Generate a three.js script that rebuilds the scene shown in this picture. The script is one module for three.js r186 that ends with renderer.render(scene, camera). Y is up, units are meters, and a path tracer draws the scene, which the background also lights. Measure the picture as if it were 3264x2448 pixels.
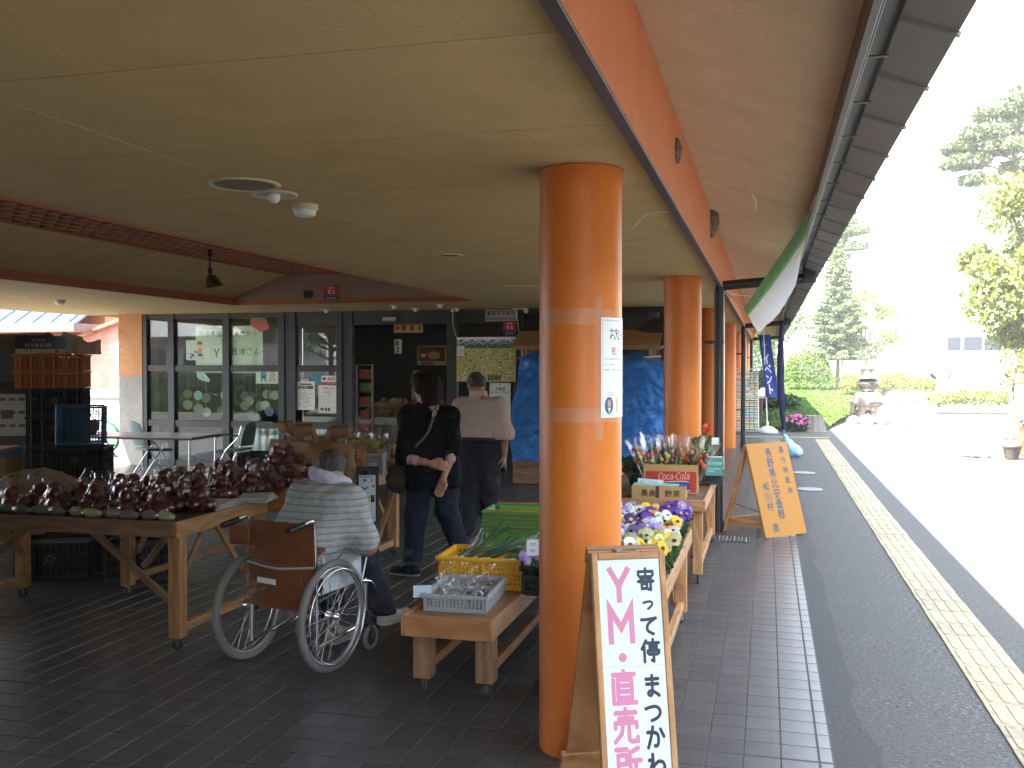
import * as THREE from 'three';
import { mergeGeometries } from 'three/addons/utils/BufferGeometryUtils.js';
import { ImprovedNoise } from 'three/addons/math/ImprovedNoise.js';

// ---------- camera ----------
const scene = new THREE.Scene();
const camera = new THREE.PerspectiveCamera(43.37, 4 / 3, 0.05, 600);
camera.position.set(0, 1.62, 0);
camera.rotation.set(-1.117 * Math.PI / 180, 14.8 * Math.PI / 180, 0, 'YXZ');

// ---------- exposure ----------
const renderer = new THREE.WebGLRenderer({ antialias: true });
renderer.toneMapping = THREE.LinearToneMapping;
renderer.toneMappingExposure = 11.3;
renderer.shadowMap.enabled = true;

// ---------- sky ----------
const SUN = new THREE.Vector3(-0.41, 1, 0.62).normalize();
{
  const W = 256, H = 128, d = new Float32Array(W * H * 4), v = new THREE.Vector3();
  for (let j = 0; j < H; j++) for (let i = 0; i < W; i++) {
    const up = ((j + 0.5) / H - 0.5) * Math.PI, az = ((i + 0.5) / W - 0.5) * 2 * Math.PI;
    v.set(Math.cos(az) * Math.cos(up), Math.sin(up), Math.sin(az) * Math.cos(up));
    const h = Math.max(0, v.y), t = Math.pow(1 - h, 2.2), c = v.dot(SUN), g = Math.pow(Math.max(0, c), 6) * 0.5 + Math.pow(Math.max(0, c), 40) * 0.9;
    const o = (j * W + i) * 4, k = 0.9;
    d[o] = k * (0.52 + 0.12 * t + g); d[o + 1] = k * (0.63 + 0.05 * t + g); d[o + 2] = k * (0.82 - 0.1 * t + g * 0.95); d[o + 3] = 1;
    if (v.y < 0) { d[o] *= 0.5; d[o + 1] *= 0.5; d[o + 2] *= 0.45; }
  }
  const sky = new THREE.DataTexture(d, W, H, THREE.RGBAFormat, THREE.FloatType);
  sky.mapping = THREE.EquirectangularReflectionMapping; sky.magFilter = sky.minFilter = THREE.LinearFilter; sky.needsUpdate = true;
  scene.background = sky; scene.environment = sky;
}

// ---------- sun ----------
const sun = new THREE.DirectionalLight(new THREE.Color(1, 0.95, 0.86), 5);
sun.position.copy(SUN).multiplyScalar(80); sun.castShadow = true;
Object.assign(sun.shadow.camera, { left: -70, right: 70, top: 70, bottom: -70, near: 1, far: 220 });
sun.shadow.mapSize.set(4096, 4096);
scene.add(sun, sun.target);

// ---------- helpers ----------
const PI = Math.PI, R = (a) => a * PI / 180, V = (x, y, z) => new THREE.Vector3(x, y, z);
const rng = (s) => () => { s = (s + 0x6d2b79f5) | 0; let t = Math.imul(s ^ (s >>> 15), 1 | s); t = (t + Math.imul(t ^ (t >>> 7), 61 | t)) ^ t; return ((t ^ (t >>> 14)) >>> 0) / 4294967296; };
const rnd = rng(7), rr = (a, b) => a + (b - a) * rnd(), pick = (a) => a[Math.floor(rnd() * a.length)];
const perlin = new ImprovedNoise(), noise = (x, y, z = 0) => perlin.noise(x, y, z);
const fbm = (x, y, z = 0) => noise(x, y, z) * 0.55 + noise(x * 2.1, y * 2.1, z * 2.1) * 0.28 + noise(x * 4.3, y * 4.3, z * 4.3) * 0.17;
const used = new Map();
const numbered = (n) => { const k = used.get(n) ?? 0; used.set(n, k + 1); return k ? n + '_' + String(k).padStart(3, '0') : n; };
const clean = (g) => { if (g.index) g = g.toNonIndexed(); for (const k of Object.keys(g.attributes)) if (!['position', 'normal', 'uv'].includes(k)) g.deleteAttribute(k); if (!g.attributes.uv) g.setAttribute('uv', new THREE.BufferAttribute(new Float32Array(g.attributes.position.count * 2), 2)); if (!g.attributes.normal) g.computeVertexNormals(); return g; };
const join = (...l) => { l = l.flat(9).map(clean); return l.length === 1 ? l[0] : mergeGeometries(l); };
function mesh(name, geo, mat, parent = scene) {
  const o = new THREE.Mesh(Array.isArray(geo) ? join(geo) : geo, mat);
  o.name = parent === scene ? numbered(name) : name; o.castShadow = o.receiveShadow = true; parent.add(o); return o;
}
function tag(o, label, category, group) { o.userData = { label, category }; if (group) o.userData.group = group; return o; }
function thing(name, label, category, [x, y, z] = [0, 0, 0], ry = 0, group) {
  const o = new THREE.Group(); o.name = numbered(name); o.position.set(x, y, z); o.rotation.y = ry; scene.add(o); return tag(o, label, category, group);
}
function struct(name, geo, mat) { const o = geo ? mesh(name, geo, mat) : new THREE.Group(); if (!geo) { o.name = numbered(name); scene.add(o); } o.userData.kind = 'structure'; return o; }
function dup(o, [x, y, z], ry, label, group) {
  const c = o.clone(); c.name = numbered(o.name.replace(/_\d{3}$/, '')); c.position.set(x, y, z); if (ry !== undefined) c.rotation.y = ry; scene.add(c);
  c.userData = { ...o.userData }; if (label) c.userData.label = label; if (group) c.userData.group = group; return c;
}
const at = (g, x = 0, y = 0, z = 0, rx = 0, ry = 0, rz = 0) => { if (rx || ry || rz) g.applyMatrix4(new THREE.Matrix4().makeRotationFromEuler(new THREE.Euler(rx, ry, rz, 'YXZ'))); return g.translate(x, y, z); };
// chamfered box, uv in metres with u along its longest side
function cb(w, h, d, b = 0.003) {
  b = Math.min(b, w / 3, h / 3, d / 3);
  const X = w / 2, Y = h / 2, Z = d / 2, P = [], U = [], L = w >= h && w >= d ? 0 : h >= d ? 1 : 2, o = [rnd() * 3, rnd() * 3];
  const uvOf = (p, ax) => { const a = [p[0], p[1], p[2]]; let k = ax === L ? (L + 1) % 3 : L, q = 3 - k - ax; return [a[k] + o[0], a[q] + o[1]]; };
  const tri = (p, q, r, ax) => { for (const c of [p, q, r]) { P.push(...c); U.push(...uvOf(c, ax)); } };
  const quad = (a, c, e, f, ax) => { // orient outward (box is convex about the origin)
    const n = [0, 1, 2].map((i) => (c[(i + 1) % 3] - a[(i + 1) % 3]) * (e[(i + 2) % 3] - a[(i + 2) % 3]) - (c[(i + 2) % 3] - a[(i + 2) % 3]) * (e[(i + 1) % 3] - a[(i + 1) % 3]));
    if (n[0] * a[0] + n[1] * a[1] + n[2] * a[2] < 0) [a, c, e, f] = f ? [a, f, e, c] : [a, e, c];
    tri(a, c, e, ax); if (f) tri(a, e, f, ax);
  };
  const H = [X, Y, Z], pt = (s, ax) => [0, 1, 2].map((i) => s[i] * (H[i] - (i === ax ? 0 : b)));
  for (let ax = 0; ax < 3; ax++) for (const s of [-1, 1]) { const c = [[-1, -1], [1, -1], [1, 1], [-1, 1]].map(([p, q]) => { const a = []; a[ax] = s; a[(ax + 1) % 3] = p; a[(ax + 2) % 3] = q; return pt(a, ax); }); quad(...c, ax); }
  for (let ax = 0; ax < 3; ax++) { const i = (ax + 1) % 3, j = (ax + 2) % 3; for (const p of [-1, 1]) for (const q of [-1, 1]) { const a = [], c = []; a[i] = c[i] = p; a[j] = c[j] = q; a[ax] = -1; c[ax] = 1; quad(pt(a, i), pt(c, i), pt(c, j), pt(a, j), i); } }
  for (const x of [-1, 1]) for (const y of [-1, 1]) for (const z of [-1, 1]) quad(pt([x, y, z], 0), pt([x, y, z], 1), pt([x, y, z], 2), undefined, 0);
  const g = new THREE.BufferGeometry(); g.setAttribute('position', new THREE.Float32BufferAttribute(P, 3)); g.setAttribute('uv', new THREE.Float32BufferAttribute(U, 2)); g.computeVertexNormals(); return g;
}
const bx = (w, h, d, x, y, z, rx, ry, rz) => at(cb(w, h, d), x, y, z, rx, ry, rz);
const span = (x0, x1, y0, y1, z0, z1, b) => at(cb(x1 - x0, y1 - y0, z1 - z0, b), (x0 + x1) / 2, (y0 + y1) / 2, (z0 + z1) / 2);
const _m = new THREE.Matrix4(), _q = new THREE.Quaternion();
function aim(g, p, q, up = V(0, 1, 0)) { // g's +z runs from p to q, centred
  p = V(...p); q = V(...q); const d = q.clone().sub(p).normalize(); if (Math.abs(d.dot(up)) > 0.99) up = V(1, 0, 0.01);
  const x = up.clone().cross(d).normalize(), y = d.clone().cross(x); _m.makeBasis(x, y, d).setPosition(p.add(q).multiplyScalar(0.5)); return g.applyMatrix4(_m);
}
const plank = (p, q, w, t, up) => aim(cb(w, t, V(...p).distanceTo(V(...q))), p, q, up);
const rod = (p, q, r, s = 10, r2 = r) => aim(new THREE.CylinderGeometry(r2, r, V(...p).distanceTo(V(...q)), s).rotateX(PI / 2), p, q);
const tube = (pts, r, n = 40, s = 8, closed = false) => new THREE.TubeGeometry(new THREE.CatmullRomCurve3(pts.map((p) => V(...p)), closed, 'catmullrom', 0.3), n, r, s, closed);
const lathe = (pts, s = 24) => new THREE.LatheGeometry(pts.map(([r, y]) => new THREE.Vector2(r, y)), s);
// a sheet from f(u, v) -> [x, y, z], uv in u, v times su, sv
function sheet(f, nu, nv, su = 1, sv = 1, thick = 0) {
  const side = (off) => { const P = [], U = [], I = []; for (let j = 0; j <= nv; j++) for (let i = 0; i <= nu; i++) { P.push(...f(i / nu, j / nv)); U.push(i / nu * su, j / nv * sv); }
    for (let j = 0; j < nv; j++) for (let i = 0; i < nu; i++) { const a = j * (nu + 1) + i, b = a + 1, c = a + nu + 1, d = c + 1; I.push(a, b, d, a, d, c); }
    const g = new THREE.BufferGeometry(); g.setAttribute('position', new THREE.Float32BufferAttribute(P, 3)); g.setAttribute('uv', new THREE.Float32BufferAttribute(U, 2)); g.setIndex(I); g.computeVertexNormals();
    if (off) { const n = g.attributes.normal, p = g.attributes.position; for (let i = 0; i < p.count; i++) p.setXYZ(i, p.getX(i) - n.getX(i) * off, p.getY(i) - n.getY(i) * off, p.getZ(i) - n.getZ(i) * off); } return g; };
  if (!thick) return side(0);
  const a = side(0), b = side(thick), P = [], U = [], pa = a.attributes.position, pb = b.attributes.position, ring = [];
  for (let i = 0; i <= nu; i++) ring.push(i); for (let j = 1; j <= nv; j++) ring.push(j * (nu + 1) + nu); for (let i = nu - 1; i >= 0; i--) ring.push(nv * (nu + 1) + i); for (let j = nv - 1; j >= 0; j--) ring.push(j * (nu + 1));
  for (let k = 0; k < ring.length - 1; k++) { const q = [[pa, ring[k]], [pb, ring[k]], [pb, ring[k + 1]], [pa, ring[k + 1]]].map(([p, i]) => [p.getX(i), p.getY(i), p.getZ(i)]); for (const i of [0, 1, 2, 0, 2, 3]) { P.push(...q[i]); U.push(0.01, 0.01); } }
  const e = new THREE.BufferGeometry(); e.setAttribute('position', new THREE.Float32BufferAttribute(P, 3)); e.setAttribute('uv', new THREE.Float32BufferAttribute(U, 2)); e.computeVertexNormals();
  return join(a, b, e);
}
// surface nets over a distance field: box [x0,y0,z0,x1,y1,z1], cell size
function net(f, [x0, y0, z0, x1, y1, z1], c) {
  const nx = Math.ceil((x1 - x0) / c) + 1, ny = Math.ceil((y1 - y0) / c) + 1, nz = Math.ceil((z1 - z0) / c) + 1, S = new Float32Array(nx * ny * nz), id = new Int32Array(nx * ny * nz).fill(-1), P = [], I = [];
  const ix = (i, j, k) => (k * ny + j) * nx + i;
  for (let k = 0; k < nz; k++) for (let j = 0; j < ny; j++) for (let i = 0; i < nx; i++) S[ix(i, j, k)] = f(x0 + i * c, y0 + j * c, z0 + k * c);
  const E = [[0, 1], [2, 3], [4, 5], [6, 7], [0, 2], [1, 3], [4, 6], [5, 7], [0, 4], [1, 5], [2, 6], [3, 7]];
  for (let k = 0; k < nz - 1; k++) for (let j = 0; j < ny - 1; j++) for (let i = 0; i < nx - 1; i++) {
    const s = []; let m = 0; for (let q = 0; q < 8; q++) { s[q] = S[ix(i + (q & 1), j + (q >> 1 & 1), k + (q >> 2))]; if (s[q] < 0) m |= 1 << q; }
    if (!m || m === 255) continue; let a = 0, b = 0, d = 0, n = 0;
    for (const [p, q] of E) if ((s[p] < 0) !== (s[q] < 0)) { const t = s[p] / (s[p] - s[q]); a += (p & 1) + t * ((q & 1) - (p & 1)); b += (p >> 1 & 1) + t * ((q >> 1 & 1) - (p >> 1 & 1)); d += (p >> 2) + t * ((q >> 2) - (p >> 2)); n++; }
    id[ix(i, j, k)] = P.length / 3; P.push(x0 + (i + a / n) * c, y0 + (j + b / n) * c, z0 + (k + d / n) * c);
  }
  const quad = (a, b, d, e, flip) => { if (a < 0 || b < 0 || d < 0 || e < 0) return; flip ? I.push(a, d, b, a, e, d) : I.push(a, b, d, a, d, e); };
  for (let k = 1; k < nz - 1; k++) for (let j = 1; j < ny - 1; j++) for (let i = 1; i < nx - 1; i++) {
    const s = S[ix(i, j, k)] < 0;
    if (s !== S[ix(i + 1, j, k)] < 0) quad(id[ix(i, j - 1, k - 1)], id[ix(i, j, k - 1)], id[ix(i, j, k)], id[ix(i, j - 1, k)], !s);
    if (s !== S[ix(i, j + 1, k)] < 0) quad(id[ix(i - 1, j, k - 1)], id[ix(i - 1, j, k)], id[ix(i, j, k)], id[ix(i, j, k - 1)], !s);
    if (s !== S[ix(i, j, k + 1)] < 0) quad(id[ix(i - 1, j - 1, k)], id[ix(i, j - 1, k)], id[ix(i, j, k)], id[ix(i - 1, j, k)], !s);
  }
  const g = new THREE.BufferGeometry(); g.setAttribute('position', new THREE.Float32BufferAttribute(P, 3)); g.setIndex(I); g.computeVertexNormals();
  const U = new Float32Array(P.length / 3 * 2); for (let i = 0; i < P.length / 3; i++) { U[i * 2] = P[i * 3] + P[i * 3 + 2]; U[i * 2 + 1] = P[i * 3 + 1]; } g.setAttribute('uv', new THREE.BufferAttribute(U, 2)); return g;
}
// tapered limb distance; smooth union
const limb = (a, b, ra, rb) => { const d = [b[0] - a[0], b[1] - a[1], b[2] - a[2]], L = d[0] * d[0] + d[1] * d[1] + d[2] * d[2] || 1e-9; return (x, y, z) => { const px = x - a[0], py = y - a[1], pz = z - a[2], t = Math.min(1, Math.max(0, (px * d[0] + py * d[1] + pz * d[2]) / L)); return Math.hypot(px - d[0] * t, py - d[1] * t, pz - d[2] * t) - (ra + (rb - ra) * t); }; };
const ball = (c, rx, ry = rx, rz = rx) => (x, y, z) => { const q = Math.hypot((x - c[0]) / rx, (y - c[1]) / ry, (z - c[2]) / rz); return (q - 1) * Math.min(rx, ry, rz); };
const blend = (l, k) => (x, y, z) => { let d = 1e9; for (const f of l) { const e = f(x, y, z), h = Math.max(k - Math.abs(d - e), 0) / k; d = Math.min(d, e) - h * h * k * 0.25; } return d; };
const chain = (pts, rs) => pts.slice(1).map((p, i) => limb(pts[i], p, rs[i], rs[i + 1]));

// ---------- materials ----------
const lin = (r, g, b) => new THREE.Color().setRGB(r, g, b);
const M = (c, rough = 0.6, o = {}) => new THREE.MeshPhysicalMaterial({ color: Array.isArray(c) ? lin(...c) : c, roughness: rough, ...o });
function canvas(w, h, draw) { const c = document.createElement('canvas'); c.width = w; c.height = h; const x = c.getContext('2d'); draw(x, w, h); const t = new THREE.CanvasTexture(c); t.colorSpace = THREE.SRGBColorSpace; t.magFilter = THREE.LinearFilter; return t; }
// tiling data texture, f(u, v) -> grey 0..1 or [r, g, b] linear 0..1
function tex(n, f, colour = false) {
  const d = new Uint8Array(n * n * 4), enc = (x) => Math.round(255 * (colour ? Math.pow(Math.min(1, Math.max(0, x)), 1 / 2.2) : Math.min(1, Math.max(0, x))));
  for (let j = 0; j < n; j++) for (let i = 0; i < n; i++) { const c = f(i / n, j / n), o = (j * n + i) * 4, a = Array.isArray(c) ? c : [c, c, c]; d[o] = enc(a[0]); d[o + 1] = enc(a[1]); d[o + 2] = enc(a[2]); d[o + 3] = 255; }
  const t = new THREE.DataTexture(d, n, n); t.wrapS = t.wrapT = THREE.RepeatWrapping; t.magFilter = THREE.LinearFilter; t.minFilter = THREE.LinearMipmapLinearFilter; if (colour) t.colorSpace = THREE.SRGBColorSpace; t.needsUpdate = true; return t;
}
// noise that repeats after n cells
const wrapNoise = (u, v, n, z = 0) => { const a = u * n, b = v * n, s = (p, q) => noise(p, q, z); const fu = u, fv = v; return s(a, b) * (1 - fu) * (1 - fv) + s(a - n, b) * fu * (1 - fv) + s(a, b - n) * (1 - fu) * fv + s(a - n, b - n) * fu * fv; };
const rep = (t, x, y = x) => { const c = t.clone(); c.repeat.set(x, y); c.needsUpdate = true; return c; };
const woodTex = (dark, light, seed, rings = 14) => tex(512, (u, v) => {
  const w = wrapNoise(u, v, 3, seed) * 0.6 + wrapNoise(u, v, 9, seed) * 0.12, ring = Math.sin((v * rings + w * 3.2) * 2 * PI) * 0.5 + 0.5, fib = wrapNoise(u, v * 1, 6, seed + 3) * 0.2 + wrapNoise(u * 1, v, 64, seed + 9) * 0.3;
  const kx = (u * 3 + seed) % 1 - 0.5, ky = (v * 2 + seed * 0.37) % 1 - 0.5, kn = Math.exp(-(kx * kx * 500 + ky * ky * 260)) * (Math.floor(u * 3 + seed) % 2 ? 1 : 0);
  const t = Math.min(1, Math.max(0, ring * 0.55 + 0.28 + fib - kn * 0.9)); return dark.map((d, i) => d + (light[i] - d) * t);
}, true);
const pineT = woodTex([0.3, 0.125, 0.035], [0.5, 0.27, 0.095], 1), oldT = woodTex([0.17, 0.085, 0.04], [0.35, 0.2, 0.1], 5), ply = woodTex([0.3, 0.125, 0.035], [0.46, 0.225, 0.075], 9, 5);
const grainB = tex(256, (u, v) => 0.5 + wrapNoise(u, v, 40, 4) * 0.5 + wrapNoise(u, v, 9, 2) * 0.2);
const cloudT = tex(256, (u, v) => { const k = 0.82 + wrapNoise(u, v, 4, 3) * 0.22 + wrapNoise(u, v, 17, 8) * 0.18; return [k, k, k]; }, true);
const pine = M([1, 1, 1], 0.55, { map: pineT, bumpMap: grainB, bumpScale: 0.0006 }), pine2 = M([0.82, 0.76, 0.68], 0.6, { map: rep(pineT, 0.8, 1.3), bumpMap: grainB, bumpScale: 0.0006 });
const oldWood = M([1, 1, 1], 0.62, { map: oldT, bumpMap: grainB, bumpScale: 0.001 }), plywood = M([1, 1, 1], 0.5, { map: ply });
const steel = M([0.62, 0.62, 0.63], 0.25, { metalness: 1 }), chrome = M([0.8, 0.8, 0.82], 0.12, { metalness: 1 }), black = M([0.012, 0.012, 0.013], 0.45), rubber = M([0.02, 0.02, 0.02], 0.75), white = M([0.78, 0.78, 0.76], 0.5), greyRubber = M([0.16, 0.155, 0.14], 0.8);
const film = M([1, 1, 1], 0.08, { transmission: 1, thickness: 0, ior: 1.45, specularIntensity: 1, side: THREE.DoubleSide });
const glass = M([0.93, 0.96, 0.95], 0.02, { transmission: 1, thickness: 0, ior: 1.52 });
const paperM = (t, rough = 0.75, o = {}) => M([1, 1, 1], rough, { map: t, ...o });
// a flat printed panel of real thickness; front (+z) carries the print, the rest is plain
function panel(w, h, t, front, plain = white) {
  const g = new THREE.BoxGeometry(w, h, t), o = new THREE.Mesh(g, [plain, plain, plain, plain, front, plain]); o.castShadow = o.receiveShadow = true; return o;
}
function poster(name, label, category, w, h, t, front, [x, y, z], ry = 0, group, rz = 0) { const o = panel(w, h, t, front); o.name = numbered(name); o.position.set(x, y, z); o.rotation.set(0, ry, rz, 'YXZ'); scene.add(o); return tag(o, label, category, group); }
// ---------- brush lettering: strokes on a 100 x 100 square, points xxyy, ~ marks a curve ----------
const GLYPH = {
  寄: '5004-5014 1230-1216-8816-8830 1838-8238 5028-4842-2252 5342-7852 1058-9058 2868-2888 2868-5668-5688 2888-5688 7558-7594-6492', っ: '~1552-5542-8052-7074-4588', て: '~1222-5022-8816 ~8816-5035-3858-4578-7288',
  停: '3008-0842 2030-2095 6504-6513 3618-9418 4826-8226-8240-4840-4826 3860-3850-9450-9260 4465-8665 6665-6694-5690', ま: '1822-8222 2042-8042 ~5008-5060-5080-3890-2478-3868-5570-8488', つ: '~1035-4524-7530-8555-6880-3888',
  か: '~1232-5830-6560-5888-4584 ~3812-3050-1290 7522-9050', わ: '3008-3094 ~1230-3228-3034-1470 ~2858-5034-8238-8870-5488', 直: '1214-8814 5004-4828 2828-7828-7880-2880-2828 2845-7845 2862-7862 1228-1294-9294',
  売: '5004-5030 1414-8614 2630-7430 1256-1242-8842-8856 3852-3472-1094 6052-6088-6694-9094-9084', 所: '1010-4810 1626-4626-4650-1650 1626-1662-0892 8808-5820 5820-5860-4894 5842-9642 7842-7895',
  お: '1226-6026 ~3808-3860-3080-1480-1868-4254-7058-8076-6090 7018-8832', 知: '2206-1228 1822-4822 0842-5242 3022-3045-0888 3452-4886 6026-6088 6026-9026-9088 6086-9086', ら: '3808-5818 ~2832-2462-5048-7858-7482-3890', せ: '0842-9236 7012-7060-6062 3018-3070-4086-8086',
  長: '2808-2852 2810-8010 2824-7424 2838-7438 0852-9452 3052-3092-4886 5052-9092 8062-6272', 野: '1010-4610-4650-1050-1010 1030-4630 2810-2888 1068-4668 0690-5082 5810-9010-7430 6224-7834 5244-9444-8856 7444-7492-6290',
  県: '3008-7808-7850-3050-3008 3022-7822 3036-7836 1416-1462-9262 5262-5296 3072-1490 7272-9090', 北: '3008-3088 0834-3034 0684-3070 6008-6088-9288-9276 8826-6042', 安: '5002-5012 1228-1214-8814-8828 4226-2866-7894 7036-6070-1894 0848-9448',
  曇: '3006-7006-7028-3028-3006 3017-7017 1834-8234 1042-1052 1042-9042-9054 5034-5060 2850-4250 5850-7250 2666-7466 1278-8878 4880-2894-7690 6684-8298', 郡: '1010-4810-4838-1038 0424-5624 3010-0870 2052-4852-4888-2088-2052 6808-6896 6808-9208-7840-9260-8272-6872',
  松: '0832-4632 2808-2894 2834-0668 2840-4660 6412-5044 7612-9644 6650-5084-8680 7868-9490', 川: '1810-1860-0890 5014-5080 8408-8494', 村: '0832-4632 2808-2894 2834-0668 2840-4660 5230-9630 7808-7892-6486 5850-6862',
  産: '5002-5012 1816-8216 3620-4030 6620-6030 1034-9034 1834-1670-0692 3840-2858 3052-8652 3070-8270 2290-9490 5644-5690', 農: '2206-7806-7834-2234-2206 4000-4034 6000-6034 2220-7820 1442-9042 1842-1670-0692 3054-7854 2066-9266 3666-3694-5284 5466-9294 8072-7080',
  作: '3008-0846 2034-2094 5808-4240 4828-9628 6228-6294 6248-9048 6268-9068', 物: '1410-0832 0828-4828 2808-2894 0662-5048 6208-5036 5826-9426-8890-7886 7228-5470 8430-6088', 地: '0636-4236 2410-2474 0484-4666 4844-9434-9064-8062 7208-7272 5424-5488-9288-9276',
  南: '1214-8814 5004-5030 1494-1432-8632-8694-7890 3638-4250 6438-5850 3052-7052 2868-7268 5052-5090', 保: '3008-0846 2034-2094 4410-8610-8636-4436-4410 3656-9656 6636-6694 6456-3884 6856-9684', 育: '5002-5012 1018-9018 4218-2836-7434 6426-8040 2846-2894 2846-7446-7492-6690 2860-7460 2874-7474',
  園: '1008-9008-9094-1094-1008 3024-7024 5014-5036 2036-8036 3446-6646-6660-3460-3446 5060-2882 5060-5086 5466-7686', 児: '2010-2048 4408-7808-7848-4448-4408 4428-7828 3852-3470-1092 6052-6088-6694-9294-9080', 達: '3814-8414 6204-6226 3026-9226 4830-5240 7630-7040 4042-8442 3654-8854 6242-6278 1012-2024 0640-2040-1866-0684 0684-3086-9490',
  が: '~1232-5830-6560-5888-4584 ~3812-3050-1290 7228-8452 8008-8620 9004-9616', さ: '1228-8820 ~4806-6030-7450 ~2652-2480-5090-7886', ん: '~5008-2860-1490 ~2264-4450-5258-5482-6890-9060', へ: '~0658-3830-5446-9480', 場: '0432-3832 2010-2070 0480-4066 5208-8808-8834-5234-5208 5221-8821 4246-9646 5646-4070 5458-9258-8690-7688 6860-4884 8060-6490',
  加: '0632-4832-4688-3684 2808-2650-0890 6026-9226-9284-6084-6026', 工: '1618-8418 5018-5084 0884-9284', 菜: '0814-9214 3204-3224 6804-6824 8028-2036 2642-3252 5040-5450 7638-6852 0860-9260 5054-5096 4862-1290 5262-8890', の: '~5218-4660-2680-1458-3026-6024-8850-7478-5688', む: '0828-5224 ~3008-3050-2066-1254-2844-3062-3484-6090-8080-8264 7020-9036',
  ヨ: '1816-8016-8088 1850-8050 1886-8086', ー: '1050-9050', グ: '3410-1044 3426-8026-7056-3092 8006-8616 9202-9812', ル: '2816-2650-1088 5610-5684-9256', ト: '3608-3692 3640-8062', イ: '8008-4040-0856 5034-5094', ベ: '0660-3432-9482 7016-7828 8410-9222', ン: '1418-3632 1488-5076-9028',
  立: '5004-5018 1222-8822 3234-4074 6834-6074 0684-9484', 警: '0810-5010 2004-2018 3804-3818 1424-0640 1224-4624-4444 1832-3232-3242-1842-1832 6206-5430 5816-9616 8616-5444 6026-9444 1054-9054 2664-7464 2674-7474 3082-7082-7096-3096-3082', 察: '5002-5010 1224-1212-8812-8824 3020-1044 2228-4628-2056 5428-8228-5658 5628-8858 3062-7062 1674-8674 5074-5096 3080-1892 7080-8492',
  官: '5002-5012 1228-1214-8814-8828 3030-3094 3032-7232-7252-3052 3062-7862-7892-3092', 米: '5006-5094 1048-9048 2414-3836 7814-6436 4652-1288 5452-8888', 祝: '2206-2814 0622-4222-1052 2640-2694 3044-4254 5612-8812-8842-5642-5612 6242-5872-4494 7642-7686-8292-9892-9880', 計: '1808-3008 0820-4620 1434-4034 1448-4048 1462-4062-4088-1488-1462 5036-9636 7408-7494', す: '0828-9228 ~5408-5452-4066-2854-4044-5462-5080-2894', 味: '0820-0870 0820-3220-3270 0870-3270 4428-9028 3850-9650 6606-6696 6450-3884 6850-9684', 覚: '2008-2618 4604-5016 7806-7018 1224-1236 1224-8824-8836 3034-7034-7066-3066-3034 3044-7044 3055-7055 4066-3480-1094 6066-6088-9290-9280', ぐ: '~6008-2846-6692 7424-8236 8818-9630', う: '3808-6416 ~2036-6028-7450-6074-3492', く: '~6608-2248-7092',
};
function glyph(x, ch, px, py, s, wt, squash = 1) {
  const g = GLYPH[ch]; x.lineWidth = wt * s; x.lineCap = 'round'; x.lineJoin = 'round';
  if (!g) { x.font = 'bold ' + s + 'px sans-serif'; x.textAlign = 'center'; x.textBaseline = 'middle'; x.fillText(ch, px + s / 2, py + s / 2); return; }
  for (let st of g.split(' ')) {
    const curve = st[0] === '~'; if (curve) st = st.slice(1);
    const p = st.split('-').map((q) => [px + +q.slice(0, 2) / 100 * s * squash, py + +q.slice(2) / 100 * s]);
    x.beginPath(); x.moveTo(...p[0]);
    if (curve && p.length > 2) { for (let i = 1; i < p.length - 1; i++) { const e = i === p.length - 2 ? p[i + 1] : [(p[i][0] + p[i + 1][0]) / 2, (p[i][1] + p[i + 1][1]) / 2]; x.quadraticCurveTo(...p[i], ...e); } } else for (const q of p.slice(1)) x.lineTo(...q);
    x.stroke();
  }
}
function words(x, text, px, py, s, o = {}) { const { wt = 0.09, gap = 1.08, down = false, fill = '#222' } = o; x.strokeStyle = x.fillStyle = fill; [...text].forEach((c, i) => { if (c !== ' ') glyph(x, c, px + (down ? 0 : i * s * gap), py + (down ? i * s * gap : 0), s, wt); }); }
// rows of small print: short dark dashes of uneven length
function print(x, px, py, w, rows, step, s, fill = '#555', seed = 1) { const r = rng(seed); x.fillStyle = fill; for (let k = 0; k < rows; k++) { const end = w * (0.55 + 0.45 * r()); for (let a = 0; a < end; a += s * 1.15) { if (r() < 0.1) continue; x.fillRect(px + a, py + k * step, s * 0.9, s * 0.22); x.fillRect(px + a + s * 0.3 * r(), py + k * step + s * 0.1, s * 0.2, s * 0.8); x.fillRect(px + a, py + k * step + s * 0.6, s * 0.8, s * 0.16); } } }
// ================= SETTING =================
const CEIL = 2.44, WALL = -13.6, TILE = 0.15;
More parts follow.
